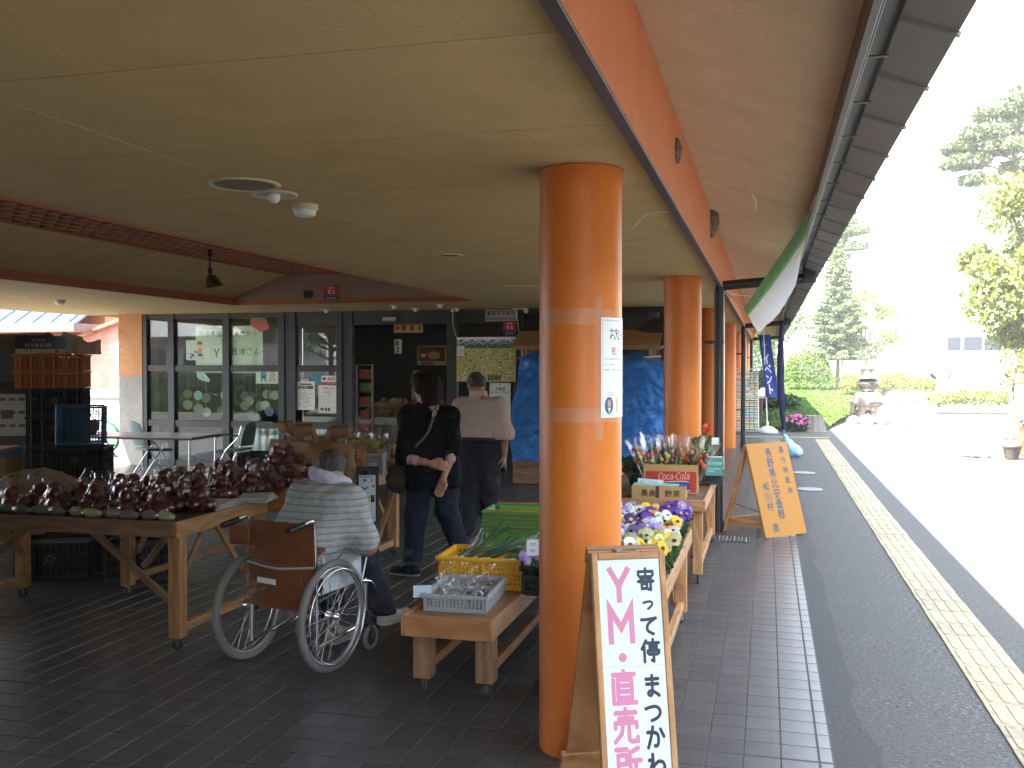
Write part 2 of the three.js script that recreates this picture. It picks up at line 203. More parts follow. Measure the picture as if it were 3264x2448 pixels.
// ----- asphalt -----
{
  const a = tex(512, (u, v) => { const r = wrapNoise(u, v, 70, 1) * 0.75 + wrapNoise(u, v, 37, 6) * 0.6, p = wrapNoise(u, v, 3, 2) * 0.25, k = 0.055 + r * 0.055 + p * 0.018, s = wrapNoise(u, v, 64, 12) > 0.34 ? 0.075 : 0; return [(k + s) * 1.08, k + s, (k + s) * 0.86]; }, true);
  const b = tex(512, (u, v) => 0.5 + wrapNoise(u, v, 90, 1) * 0.6);
  const g = new THREE.PlaneGeometry(500, 500).rotateX(-PI / 2); const uv = g.attributes.uv; for (let i = 0; i < uv.count; i++) uv.setXY(i, uv.getX(i) * 500, uv.getY(i) * 500);
  struct('ground', g.translate(0, -0.012, -60), M([1, 1, 1], 0.85, { map: a, bumpMap: b, bumpScale: 0.004, specularIntensity: 0.5 }));
  // older repaired strip along the tiles, with a ragged edge
  const P = new THREE.Shape(); P.moveTo(0.275, 6); for (let z = 6; z > -21.8; z -= 0.12) P.lineTo(0.42 + fbm(z * 0.8, 3) * 0.16 + fbm(z * 5, 1) * 0.03, z); P.lineTo(0.275, -21.9);
  const sg = new THREE.ShapeGeometry(P).rotateX(PI / 2).translate(0, -0.008, 0); const q = sg.attributes.position, u2 = sg.attributes.uv; for (let i = 0; i < q.count; i++) { q.setZ(i, q.getZ(i)); u2.setXY(i, q.getX(i) * 1.3, q.getZ(i) * 1.3); }
  sg.computeVertexNormals();
  struct('asphalt_patch', sg, M([0.58, 0.58, 0.6], 0.9, { map: a, bumpMap: b, bumpScale: 0.003 }));
}
// ----- tiled floor: the tiles that show largest are pieces of their own -----
{
  const floor = struct('tile_floor');
  mesh('grout_bed', span(-12.2, 0.275, -0.1, -0.0035, -36, 14), M([0.065, 0.06, 0.057], 0.9, { map: cloudT }), floor);
  const cell = (w, d) => { const X = w / 2 - 0.0025, Z = d / 2 - 0.0025, c = 0.0015, P = [], t = [[-X + c, 0, -Z + c], [X - c, 0, -Z + c], [X - c, 0, Z - c], [-X + c, 0, Z - c]], b = [[-X, -0.004, -Z], [X, -0.004, -Z], [X, -0.004, Z], [-X, -0.004, Z]]; const q = (p, r, s, e) => P.push(...p, ...r, ...s, ...p, ...s, ...e); q(t[0], t[3], t[2], t[1]); for (let i = 0; i < 4; i++) { const j = (i + 1) % 4; q(t[i], t[j], b[j], b[i]); } const g = new THREE.BufferGeometry(); g.setAttribute('position', new THREE.Float32BufferAttribute(P, 3)); g.computeVertexNormals(); const U = []; for (let i = 0; i < P.length; i += 3) U.push(P[i] * 2, P[i + 2] * 2); g.setAttribute('uv', new THREE.Float32BufferAttribute(U, 2)); return g; };
  const rB = tex(256, (u, v) => 0.42 + wrapNoise(u, v, 5, 3) * 0.1 + wrapNoise(u, v, 30, 6) * 0.06), tT = tex(256, (u, v) => { const k = 0.86 + wrapNoise(u, v, 40, 3) * 0.2 + wrapNoise(u, v, 7, 5) * 0.2; return [k, k, k]; }, true);
  const mats = [[0.07, 0.065, 0.063], [0.075, 0.069, 0.066], [0.065, 0.06, 0.059], [0.08, 0.073, 0.069]].map((c) => M(c, 0.85, { map: tT, roughnessMap: rB }));
  const geo = cell(TILE, TILE), edge = cell(0.055, TILE), all = [];
  const cols = []; for (let x = 0.213; x > -12; x -= TILE) cols.push([x - TILE / 2, geo]); cols.push([0.243, edge]);
  for (let k = 0; k < 240; k++) for (const dir of [-1, 1]) { const z = -4.1 + dir * (0.006 + TILE / 2 + k * TILE); if (z < -22 || z > 8) continue; for (const [x, g] of cols) if (!(z < -13.5 && x < -1.4)) all.push([x, z, g]); }
  const seen = (x, z) => { const c = Math.cos(R(14.8)), s = Math.sin(R(14.8)), xc = x * c - z * s * 1, zc = x * s + z * c; const d = -zc; return d > 3.7 && Math.abs((x * c - z * s) / d) < 0.53 ? d : 1e3 + Math.abs(z); };
  const order = all.map((t) => [seen(t[0], t[1]), t]).sort((a, b) => a[0] - b[0]);
  // tiles nearest to the view, the lit walkway first
  const score = order.map(([d, t]) => [d + (t[0] < -0.55 ? 3.2 : 0), t]).sort((a, b) => a[0] - b[0]), rest = [[], [], [], []];
  score.forEach(([, [x, z, g]], i) => { const k = Math.floor(rnd() * 4), h = -0.0004 * rnd(); if (i < 300) { const o = mesh('tile', g, mats[k], floor); o.position.set(x, h, z); } else rest[k].push(g.clone().translate(x, h, z)); });
  rest.forEach((l, k) => { const o = mesh('tile', mergeGeometries(l), mats[k], floor); o.userData.kind = 'stuff'; });
}
// ----- yellow guidance blocks -----
{
  const path = struct('tactile_paving'), cT = tex(256, (u, v) => { const k = 0.84 + wrapNoise(u, v, 6, 3) * 0.3 + wrapNoise(u, v, 31, 5) * 0.25, d = wrapNoise(u, v, 14, 9) > 0.36 ? 0.75 : 1; return [0.36 * k * d, 0.3 * k * d, 0.165 * k * d]; }, true);
  const mats = [0, 1, 2].map((i) => M([1 - i * 0.1, 1 - i * 0.11, 1 - i * 0.08], 0.8, { map: cT }));
  const bar = (x) => { const s = new THREE.Shape(), w = 0.016, l = 0.12; s.absarc(0, l, w, 0, PI); s.absarc(0, -l, w, PI, 2 * PI); return new THREE.ExtrudeGeometry(s, { depth: 0.002, bevelEnabled: true, bevelSize: 0.003, bevelThickness: 0.003, bevelSegments: 1, curveSegments: 4 }).rotateX(-PI / 2).translate(x, -0.001, 0); };
  const plate = () => at(cb(0.297, 0.012, 0.297, 0.002), 0, -0.007, 0), block = join(plate(), [-0.105, -0.035, 0.035, 0.105].map(bar));
  const dot = join(plate(), ...[-0.12, -0.06, 0, 0.06, 0.12].map((x) => [-0.12, -0.06, 0, 0.06, 0.12].map((z) => new THREE.CylinderGeometry(0.011, 0.016, 0.006, 8).translate(x, 0.002, z))));
  for (let z = 2; z > -22.2; z -= 0.3) { const o = mesh('paving_block', Math.abs(z + 12.4) < 0.2 ? dot : block, pick(mats), path); o.position.set(1.16 + rr(-0.003, 0.003), rr(-0.002, 0.001), z); o.rotation.y = rr(-0.008, 0.008); }
  const yl = struct('painted_line', span(-1.3, 1.35, -0.006, 0.003, -22.6, -22.5), M([0.55, 0.43, 0.12], 0.8, { map: cloudT }));
}
// ----- ceiling, roof and eaves -----
const ceilT = tex(256, (u, v) => { const k = 0.9 + wrapNoise(u, v, 5, 3) * 0.13 + wrapNoise(u, v, 60, 8) * 0.14; return [k, k, k]; }, true), plB = tex(256, (u, v) => 0.5 + wrapNoise(u, v, 60, 8) * 0.6);
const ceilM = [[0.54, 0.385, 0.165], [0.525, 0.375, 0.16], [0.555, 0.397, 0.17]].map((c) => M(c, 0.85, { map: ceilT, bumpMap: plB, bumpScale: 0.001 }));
const brownBack = M([0.1, 0.085, 0.07], 0.9), orangeTrim = M([0.34, 0.1, 0.032], 0.6, { map: ceilT }), orangeRough = M([0.62, 0.2, 0.075], 0.8, { map: ceilT, bumpMap: plB, bumpScale: 0.004 });
{
  const c = struct('canopy_ceiling'), RX0 = -6.95, RX1 = -3.62, RZ = -11.64, g = 0.0025;
  const cell = (x0, x1, z0, z1) => mesh('ceiling_panel', span(x0 + g, x1 - g, CEIL, CEIL + 0.012, z1 + g, z0 - g, 0.001), pick(ceilM), c);
  const zs = []; for (let z = -2.34 + 0.94 * 17; z > WALL; z -= 0.94) zs.push(z); zs.push(WALL);
  for (let i = 0; i < zs.length - 1; i++) { const a = zs[i], b = zs[i + 1];
    cell(-2.29, -0.462, a, b); cell(RX1, -2.29, a, b); cell(-8.8, RX0, a, b); cell(-10.95, -8.8, a, b);
    if (b < RZ) cell(RX0, RX1, Math.min(a, RZ), b); }
  for (let z = WALL; z > -35; z -= 1.88) cell(-1.35, -0.462, z, Math.max(-36, z - 1.88));
  mesh('ceiling_backing', [span(-11.0, RX0 - 0.035, CEIL + 0.014, CEIL + 0.12, -20, 14), span(RX1 + 0.035, -0.465, CEIL + 0.014, CEIL + 0.06, -36, 14), span(RX0 - 0.03, RX1 + 0.03, CEIL + 0.014, CEIL + 0.06, -20, RZ - 0.035)], brownBack, c);
  // raised bay: trims, sloping sides, gable, lattice over the ridge
  const top = 2.84, gx0 = -6.16, gx1 = -4.41;
  mesh('bay_trim', [span(RX0 - 0.03, RX0, CEIL - 0.012, CEIL + 0.09, RZ, 14), span(RX1, RX1 + 0.03, CEIL - 0.012, CEIL + 0.09, RZ, 14), span(RX0 - 0.03, RX1 + 0.03, CEIL - 0.012, CEIL + 0.09, RZ - 0.03, RZ)], orangeTrim, c);
  const slope = Math.atan2(top - CEIL - 0.09, gx0 - RX0), len = Math.hypot(top - CEIL - 0.09, gx0 - RX0);
  for (let z = RZ; z < 10; z += 0.94) for (const s of [-1, 1]) mesh('bay_panel', at(cb(len, 0.012, 0.934, 0.001), s < 0 ? (RX0 + gx0) / 2 : (RX1 + gx1) / 2, (top + CEIL + 0.09) / 2, z + 0.47, 0, 0, s < 0 ? slope : -slope), pick(ceilM), c);
  const gs = new THREE.Shape([[RX0, CEIL + 0.05], [RX1, CEIL + 0.05], [RX1, CEIL + 0.09], [gx1, top], [gx0, top], [RX0, CEIL + 0.09]].map((p) => new THREE.Vector2(...p)));
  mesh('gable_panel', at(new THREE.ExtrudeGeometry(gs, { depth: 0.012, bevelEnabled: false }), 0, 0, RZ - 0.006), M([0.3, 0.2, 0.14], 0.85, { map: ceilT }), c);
  mesh('ridge_trim', [span(gx0 - 0.02, gx0 + 0.02, top - 0.03, top + 0.03, RZ, 14), span(gx1 - 0.02, gx1 + 0.02, top - 0.03, top + 0.03, RZ, 14), span(gx0, gx1, top - 0.03, top + 0.03, RZ, RZ + 0.04)], orangeTrim, c);
  const lat = M([0.34, 0.15, 0.09], 0.7), sl = []; for (let x = gx0 + 0.16; x < gx1; x += 0.16) mesh('lattice_slat', span(x - 0.006, x + 0.006, top - 0.02, top + 0.05, RZ + 0.04, 10, 0.001), lat, c);
  const cross = at(cb(gx1 - gx0 - 0.04, 0.07, 0.012, 0.001), (gx0 + gx1) / 2, top + 0.015, 0); for (let z = RZ + 0.2; z < 4; z += 0.16) { const o = mesh('lattice_slat', cross, lat, c); o.position.z = z; }
  mesh('bay_cover', [span(RX0 - 0.2, RX1 + 0.2, top + 0.35, top + 0.42, RZ - 0.2, 14), span(RX0 - 0.2, RX0 - 0.12, CEIL + 0.06, top + 0.35, RZ - 0.2, 14), span(RX1 + 0.12, RX1 + 0.2, CEIL + 0.06, top + 0.35, RZ - 0.2, 14), span(RX0 - 0.2, RX1 + 0.2, CEIL + 0.06, top + 0.35, RZ - 0.2, RZ - 0.12)], brownBack, c);
  c.userData = { kind: 'structure' };
  // beam along the colonnade
  const bm = thing('edge_beam', 'long rough orange beam running along the colonnade under the eaves', 'beam');
  for (let z = 13; z > -36; z -= 4.2) mesh('beam_segment', span(-0.462, -0.422, 2.385, 2.82, Math.max(-36, z - 4.196), z), orangeRough, bm);
  mesh('steel_edge', span(-0.4625, -0.4215, 2.374, 2.3845, -36, 13), M([0.035, 0.035, 0.05], 0.5), bm);
  // swallow nests of mud on the beam
  const mud = M([0.16, 0.13, 0.1], 1, { bumpMap: plB, bumpScale: 0.01 });
  for (const [z, y, r] of [[-4.62, 2.63, 0.045], [-7.55, 2.72, 0.1]]) tag(mesh('swallow_nest', net((x, yy, zz) => ball([-0.42, y, z], r * 0.6, r * 1.25, r)(x, yy, zz) + noise(x * 60, yy * 60, zz * 60) * 0.012, [-0.45, y - r * 1.6, z - r * 1.5, -0.3, y + r * 1.6, z + r * 1.5], 0.008), mud), r > 0.05 ? 'large crumbly mud swallow nest stuck to the orange beam' : 'small crumbly streak of nest mud on the orange beam', 'nest');
  // eaves: sloping soffit, fascia, gutter, metal roof edge
  const e = thing('eaves', 'sloping beige soffit with black gutter and grey metal roof edge panels', 'eaves'), sm = [[0.68, 0.52, 0.33], [0.69, 0.53, 0.335]].map((q) => M(q, 0.85, { map: ceilT, bumpMap: plB, bumpScale: 0.001 })), a = Math.atan2(2.565 - 2.80, 0.66), L = Math.hypot(0.235, 0.66);
  for (let z = 12.1; z > -36; z -= 2.03) mesh('soffit_panel', at(cb(L, 0.012, 2.026, 0.001), -0.09, 2.688, z - 1.015, 0, 0, a), pick(sm), e);
  const fm = M([0.085, 0.08, 0.08], 0.45), dk = M([0.018, 0.02, 0.028], 0.4), pm = [[0.2, 0.19, 0.178], [0.22, 0.208, 0.195], [0.185, 0.176, 0.166]].map((q) => M(q, 0.5, { map: ceilT }));
  mesh('fascia', span(0.238, 0.264, 2.488, 2.575, -36, 12), fm, e); mesh('gutter', [span(0.266, 0.352, 2.585, 2.60, -36, 12), span(0.266, 0.274, 2.50, 2.585, -36, 12)], dk, e);
  for (let z = -2.28 + 0.52 * 26; z > -35.6; z -= 0.52) { mesh('gutter_bracket', span(0.27, 0.345, 2.535, 2.541, z - 0.28, z - 0.262), fm, e); mesh('roof_edge_panel', at(cb(0.155, 0.006, 0.512, 0.001), 0.415, 2.532, z - 0.26, 0, 0, -0.36), pick(pm), e); mesh('standing_seam', at(cb(0.165, 0.016, 0.012, 0.002), 0.416, 2.526, z, 0, 0, -0.36), pm[1], e); }
  mesh('roof_cover', [at(cb(0.98, 0.03, 48, 0.002), 0.02, 2.735, -12, 0, 0, a)], M([0.1, 0.1, 0.11], 0.6), e);
}
// ----- columns -----
const columnT = tex(512, (u, v) => { const s = wrapNoise(u, v, 30, 8) > 0.4 ? -0.16 : 0, k = 0.92 + wrapNoise(u, v, 4, 3) * 0.14 + wrapNoise(u, v, 60, 8) * 0.07 + s * Math.max(0, wrapNoise(u, v, 5, 11)); return [k, k * (0.98 + 0.1 * wrapNoise(u, v, 7, 4)), k]; }, true), columnR = tex(256, (u, v) => 0.48 + wrapNoise(u, v, 6, 3) * 0.22 + wrapNoise(u, v, 40, 7) * 0.12);
const columnM = M([0.7, 0.195, 0.02], 0.95, { map: columnT, roughnessMap: columnR });
const COLZ = [6.1, 1.07 + 10.1, -4.03, -9.13, -14.25, -19.4, -24.5, -29.6, -34.7];
const colLabel = { '-4.03': 'orange round column with a white notice taped to it', '-9.13': 'orange round column behind the boxes of bagged flowers', '-14.25': 'orange round column standing between the two black downpipes' };
for (const z of COLZ) {
  const o = thing('round_column', colLabel[z] ?? 'plain orange round column further along the tiled walkway', 'column', [-0.765, 0, z], 0, 'orange columns along the walkway');
  mesh('shaft', lathe([[0.174, 0], [0.174, 0.004], [0.174, CEIL - 0.004]], 64), columnM, o); mesh('top_ring', lathe([[0.176, CEIL - 0.006], [0.179, CEIL - 0.003], [0.179, CEIL]], 48), orangeTrim, o);
}
// black downpipes with brackets
{
  const dp = (z, label) => { const o = thing('downpipe', label, 'downpipe', [-0.455, 0, z]), r = 0.047;
    mesh('pipe', [rod([0, 0, 0], [0, 2.33, 0], r, 20), rod([0, 0.02, 0], [0, 0.1, 0], r + 0.007, 20), rod([0, 0.62, 0], [0, 0.66, 0], r + 0.004, 20)], black, o);
    mesh('elbow_pipe', [tube([[0, 2.3, 0], [0.005, 2.37, 0], [0.06, 2.395, 0], [0.3, 2.412, 0], [0.88, 2.45, 0]], r, 40, 16)], black, o); mesh('outlet', [span(0.78, 0.9, 2.40, 2.58, -0.055, 0.055, 0.01)], black, o);
    for (const y of [0.72, 1.83]) mesh('bracket', [span(-0.14, 0, y, y + 0.03, -0.01, 0.01), rod([0, y, 0], [0, y + 0.035, 0], r + 0.006, 20)], black, o); };
  dp(-9.62, 'black downpipe rising beside the table of boxed flowers'); dp(-19.6, 'black downpipe in front of the rack of seed packets'); dp(-29.7, 'far black downpipe beyond the rack of seed packets');
}
// ================= SHOP FRONT =================
const alum = M([0.026, 0.025, 0.025], 0.5), paneM = M([0.9, 0.94, 0.93], 0.015, { transmission: 1, thickness: 0, ior: 1.45 }), wallGrey = M([0.36, 0.34, 0.3], 0.9, { map: cloudT, bumpMap: plB, bumpScale: 0.002 }), wallOrange = M([0.62, 0.3, 0.13], 0.85, { map: cloudT, bumpMap: plB, bumpScale: 0.002 });
{
  const s = thing('shop_front', 'dark framed glass front of the farm shop under the canopy', 'shop front'), z0 = WALL - 0.06, z1 = WALL + 0.02;
  mesh('pier_upper', span(-10.2, -9.755, 1.45, CEIL, WALL - 0.4, WALL + 0.05), wallOrange, s); mesh('pier_lower', span(-10.198, -9.757, 0, 1.449, WALL - 0.4, WALL + 0.048), wallGrey, s);
  const xs = [[-9.75, -9.68], [-9.29, -9.18], [-8.31, -8.19], [-7.34, -7.23], [-7.13, -7.04], [-6.36, -6.26], [-6.16, -6.09], [-4.58, -4.43], [-3.54, -3.44], [-2.4, -2.3], [-1.45, -1.35]];
  for (const [a, b] of xs) mesh('mullion', span(a, b, 0, CEIL, z0, z1 + 0.02), alum, s);
  const rows = [[0.1, 0.64], [0.74, 1.52], [1.62, 2.36]];
  for (let i = 0; i < xs.length - 1; i++) {
    const a = xs[i][1], b = xs[i + 1][0], open = i === 6, door = i >= 3 && i < 8;
    if (b - a < 0.12) { mesh('jamb', span(a, b, 0, CEIL, z0 + 0.01, z1), alum, s); continue; }
    const top = door ? 2.23 : 2.36; mesh('head_rail', span(a, b, top, CEIL, z0, z1), alum, s); if (open) { mesh('door_track', [span(a, b, -0.002, 0.004, z0, z1), span(a + 0.5, a + 0.72, 2.28, 2.34, z1, z1 + 0.05)], steel, s); continue; }
    const full = i >= 7;
    mesh('bottom_rail', span(a, b, 0, 0.1, z0, z1), alum, s); if (!full) for (const y of [0.64, 1.52]) mesh('transom', span(a, b, y, y + 0.1, z0, z1), alum, s);
    for (const [y, q] of full ? [[0.1, top]] : rows) mesh('pane', span(a - 0.01, b + 0.01, y - 0.01, Math.min(q, top) + 0.01, WALL - 0.023, WALL - 0.017, 0.001), paneM, s);
  }
  // side of the shop along the walkway
  const w = thing('shop_side_wall', 'brown panelled side wall of the shop behind the far columns', 'wall'), brn = M([0.2, 0.09, 0.05], 0.8, { map: cloudT });
  for (let z = -14; z > -36; z -= 2.2) { if (z < -16 && z > -20) { mesh('wall_panel', span(-1.5, -1.36, 0, 0.98, z - 2.19, z), brn, w); mesh('wall_head', span(-1.5, -1.36, 2.15, CEIL, z - 2.19, z), brn, w); mesh('side_pane', span(-1.44, -1.434, 0.98, 2.15, z - 2.15, z - 0.04, 0.001), paneM, w); mesh('side_mullion', span(-1.5, -1.36, 0.98, 2.15, z - 2.19, z - 2.15), alum, w); } else mesh('wall_panel', span(-1.5, -1.36, 0, CEIL, z - 2.19, z), brn, w); mesh('wall_rail', span(-1.36, -1.34, 0.9, 0.98, z - 2.19, z), black, w); }
  // room behind the glass
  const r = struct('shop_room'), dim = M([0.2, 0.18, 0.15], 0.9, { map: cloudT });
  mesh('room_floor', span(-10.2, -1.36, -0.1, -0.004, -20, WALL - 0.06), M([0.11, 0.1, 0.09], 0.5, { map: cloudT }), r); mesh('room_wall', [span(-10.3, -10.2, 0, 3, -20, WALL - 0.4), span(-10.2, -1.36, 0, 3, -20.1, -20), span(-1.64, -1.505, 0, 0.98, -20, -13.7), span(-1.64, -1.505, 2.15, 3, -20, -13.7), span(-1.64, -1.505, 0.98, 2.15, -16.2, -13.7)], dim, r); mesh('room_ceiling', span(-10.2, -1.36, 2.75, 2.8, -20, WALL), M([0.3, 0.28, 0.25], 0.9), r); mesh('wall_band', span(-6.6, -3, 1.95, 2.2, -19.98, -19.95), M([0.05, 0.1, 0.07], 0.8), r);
  mesh('shop_roof', span(-10.4, -1.3, 2.82, 2.9, -20.2, -11.7), brownBack, r);
}
// display counter inside the door
{
  const c = thing('display_counter', 'white edged counter with grey corrugated skirt inside the shop doorway', 'counter', [-5.55, 0, -15.1]);
  mesh('top', span(-1, 1.1, 0.65, 0.77, -0.45, 0.45, 0.01), M([0.72, 0.74, 0.7], 0.4), c);
  mesh('skirt', sheet((u, v) => [-0.98 + 2.04 * u, v * 0.65, 0.4 + 0.012 * Math.sin(u * 2 * PI * 26)], 156, 1), M([0.3, 0.31, 0.31], 0.5), c);
  const straw = M([0.5, 0.3, 0.13], 0.8), lump = [[0.5, 0.25, 0.09], [0.55, 0.36, 0.16], [0.36, 0.18, 0.08], [0.52, 0.45, 0.2]].map((k) => M(k, 0.35));
  const trays = [[-6.2, -14.85, 0.5], [-5.6, -14.85, 0.52], [-5.02, -14.85, 0.5], [-6.1, -15.3, 0.56], [-5.4, -15.3, 0.6]];
  trays.forEach(([x, z, w], i) => {
    const t = thing('produce_tray', 'wooden tray heaped with bagged produce on the counter in the doorway', 'tray', [x, i > 2 ? 0.9 : 0.772, z], 0, 'trays on the shop counter');
    mesh('tray_side', [span(-w / 2, w / 2, 0, 0.1, 0.18, 0.19), span(-w / 2, w / 2, 0, 0.1, -0.19, -0.18), span(-w / 2, -w / 2 + 0.01, 0, 0.1, -0.18, 0.18), span(w / 2 - 0.01, w / 2, 0, 0.1, -0.18, 0.18), span(-w / 2, w / 2, 0, 0.01, -0.18, 0.18)], i > 2 ? plywood : straw, t);
    if (i > 2) mesh('riser', span(-w / 2 + 0.02, w / 2 - 0.02, -0.127, -0.002, -0.15, 0.15), oldWood, t);
    for (let k = 0; k < 16; k++) { const r = rr(0.035, 0.055); mesh('bagged_item', at(new THREE.IcosahedronGeometry(r, 1), rr(-w / 2 + 0.06, w / 2 - 0.06), 0.06 + rr(0, 0.07), rr(-0.13, 0.13), rnd() * 3, rnd() * 3).scale(1, 1, 1), pick(lump), t); }
  });
  // menu easel and post rack inside
  const menu = canvas(256, 340, (x, w, h) => { x.fillStyle = '#c9b48c'; x.fillRect(0, 0, w, h); x.fillStyle = '#e9e6dc'; x.fillRect(70, 14, 170, 250); print(x, 90, 40, 140, 5, 46, 22, '#333', 3); });
  const e = thing('menu_board', 'tan menu board propped behind the produce trays in the doorway', 'board', [-5.72, 1.03, -15.62]); const mp = panel(0.36, 0.5, 0.02, paperM(menu), plywood); mp.name = 'menu_sheet'; mp.position.set(0, 0.25, 0); mp.rotation.x = -0.15; e.add(mp); mesh('easel_leg', [rod([-0.12, -0.25, 0.02], [-0.08, 0.5, -0.06], 0.012), rod([0.12, -0.25, 0.02], [0.08, 0.5, -0.06], 0.012)], plywood, e);
  const k = thing('wire_post_rack', 'tall cream display rack standing just inside the doorway', 'rack', [-6.28, 0, -14.45]); mesh('upright', [span(-0.15, -0.12, 0, 1.62, -0.02, 0.01), span(0.12, 0.15, 0, 1.62, -0.02, 0.01)], M([0.5, 0.44, 0.3], 0.6), k); for (let y = 0.3; y < 1.65; y += 0.22) mesh('shelf', span(-0.12, 0.12, y, y + 0.015, -0.15, 0.02), M([0.4, 0.36, 0.28], 0.6), k); for (let y = 0.32; y < 1.5; y += 0.22) mesh('packet', span(-0.1, 0.08, y, y + 0.13, -0.1, -0.02), pick([M([0.5, 0.12, 0.1]), M([0.2, 0.3, 0.12]), M([0.5, 0.45, 0.3])]), k);
}
// ----- papers and boards on and behind the glass -----
{
  const P = (n, l, c, x0, y1, x1, y0, z, w, h, draw, o = {}) => poster(n, l, c, x1 - x0, y1 - y0, o.t ?? 0.003, paperM(canvas(w, h, draw), 0.7, o.glow ? {} : {}), [(x0 + x1) / 2, (y0 + y1) / 2, z], 0, o.g, o.rz ?? 0);
  const zi = WALL - 0.035, zo = WALL + 0.002;
  P('letter_poster', 'large pale green children\'s thank-you poster behind the shop glass', 'poster', -8.83, 2.24, -7.64, 1.5, zi, 900, 560, (x, w, h) => { x.fillStyle = '#dcebc9'; x.fillRect(0, 0, w, h); words(x, '南保育園の園児達から', 40, 55, 74, { fill: '#33281c', wt: 0.08 }); words(x, 'Y', 210, 250, 150, { fill: '#1f7a44' }); words(x, 'M農場さんへ', 380, 265, 92, { fill: '#1f7a44', wt: 0.09 }); words(x, 'おせわになりました', 150, 460, 46, { fill: '#c9899a', wt: 0.09 }); });
  P('boy_drawing', 'child\'s drawing of a boy in yellow digging sweet potatoes, on the glass', 'drawing', -9.0, 2.02, -8.55, 1.7, zi + 0.006, 300, 220, (x, w, h) => { x.fillStyle = '#e9ead6'; x.fillRect(0, 0, w, h); x.fillStyle = '#eac6a4'; x.beginPath(); x.arc(165, 60, 34, 0, 7); x.fill(); x.fillStyle = '#6e5a44'; x.beginPath(); x.arc(165, 48, 37, PI, 0); x.fill(); x.fillStyle = '#d7a520'; x.fillRect(140, 94, 52, 60); x.fillStyle = '#3a4f9a'; x.fillRect(142, 150, 58, 28); x.fillStyle = '#7b4a86'; for (const [a, b, r] of [[80, 165, 26], [115, 130, 20], [60, 190, 18]]) { x.beginPath(); x.ellipse(a, b, r, r * 0.6, 0.6, 0, 7); x.fill(); } x.strokeStyle = '#2f8a4a'; x.lineWidth = 6; for (const [a, b] of [[30, 30], [45, 60], [55, 95], [20, 150]]) { x.beginPath(); x.moveTo(a, b); x.lineTo(a + 22, b - 10); x.stroke(); } x.strokeStyle = '#c79a66'; x.lineWidth = 4; x.strokeRect(120, 180, 90, 24); });
  const tom = thing('tomato_cutout', 'red tomato paper cut-out at the top corner of the green poster', 'cut-out', [-7.69, 2.27, zi + 0.01]); { const sh = new THREE.Shape(); for (let i = 0; i <= 40; i++) { const a = i / 40 * 2 * PI, r = 0.13 + 0.012 * Math.cos(2 * a) + 0.008 * Math.cos(5 * a); sh[i ? 'lineTo' : 'moveTo'](r * 1.2 * Math.cos(a), r * 0.92 * Math.sin(a)); } mesh('fruit', new THREE.ExtrudeGeometry(sh, { depth: 0.003, bevelEnabled: false }).rotateZ(-0.4), M([0.6, 0.12, 0.09], 0.7), tom); const lf = new THREE.Shape(); for (let i = 0; i <= 20; i++) { const a = i / 20 * 2 * PI, r = i % 4 < 2 ? 0.055 : 0.02; lf[i ? 'lineTo' : 'moveTo'](0.04 + r * Math.cos(a), 0.07 + r * Math.sin(a)); } mesh('leaf_cutout', new THREE.ExtrudeGeometry(lf, { depth: 0.003, bevelEnabled: false }).translate(0, 0, 0.004), M([0.05, 0.25, 0.1], 0.7), tom); }
  P('animal_drawing', 'child\'s drawing of two dancing animals at the foot of the green poster', 'drawing', -7.76, 1.53, -7.36, 1.33, zi + 0.006, 300, 160, (x, w, h) => { x.fillStyle = '#e9ecdf'; x.fillRect(0, 0, w, h); for (const [a, c, d] of [[100, '#3f8fb0', '#2c7a58'], [215, '#e29a96', '#d9c23a']]) { x.fillStyle = c; x.beginPath(); x.ellipse(a, 50, 40, 50, 0, 0, 7); x.fill(); x.fillRect(a - 34, 95, 22, 40); x.fillRect(a + 12, 95, 22, 40); x.fillStyle = d; x.fillRect(a - 34, 60, 66, 30); } });
  const fish = thing('fish_cutout', 'pale blue paper fish cut-out under the green poster', 'cut-out', [-8.69, 1.43, zi + 0.006]); { const sh = new THREE.Shape(); for (let i = 0; i <= 30; i++) { const a = i / 30 * 2 * PI; sh[i ? 'lineTo' : 'moveTo'](0.13 * Math.cos(a), 0.06 * Math.sin(a) * (1 - 0.4 * Math.cos(a))); } mesh('body', new THREE.ExtrudeGeometry(sh, { depth: 0.003, bevelEnabled: false }).rotateZ(-0.5), M([0.42, 0.62, 0.6], 0.7), fish); mesh('spot', new THREE.CircleGeometry(0.03, 16).translate(0, 0, 0.005), M([0.6, 0.5, 0.2], 0.7), fish); }
  // hanging paper discs
  const disc = new THREE.CylinderGeometry(0.075, 0.075, 0.006, 28).rotateX(PI / 2), dm = [[0.36, 0.56, 0.56], [0.5, 0.55, 0.45], [0.55, 0.52, 0.46], [0.4, 0.4, 0.33], [0.5, 0.42, 0.2], [0.22, 0.26, 0.42]].map((c) => M(c, 0.8));
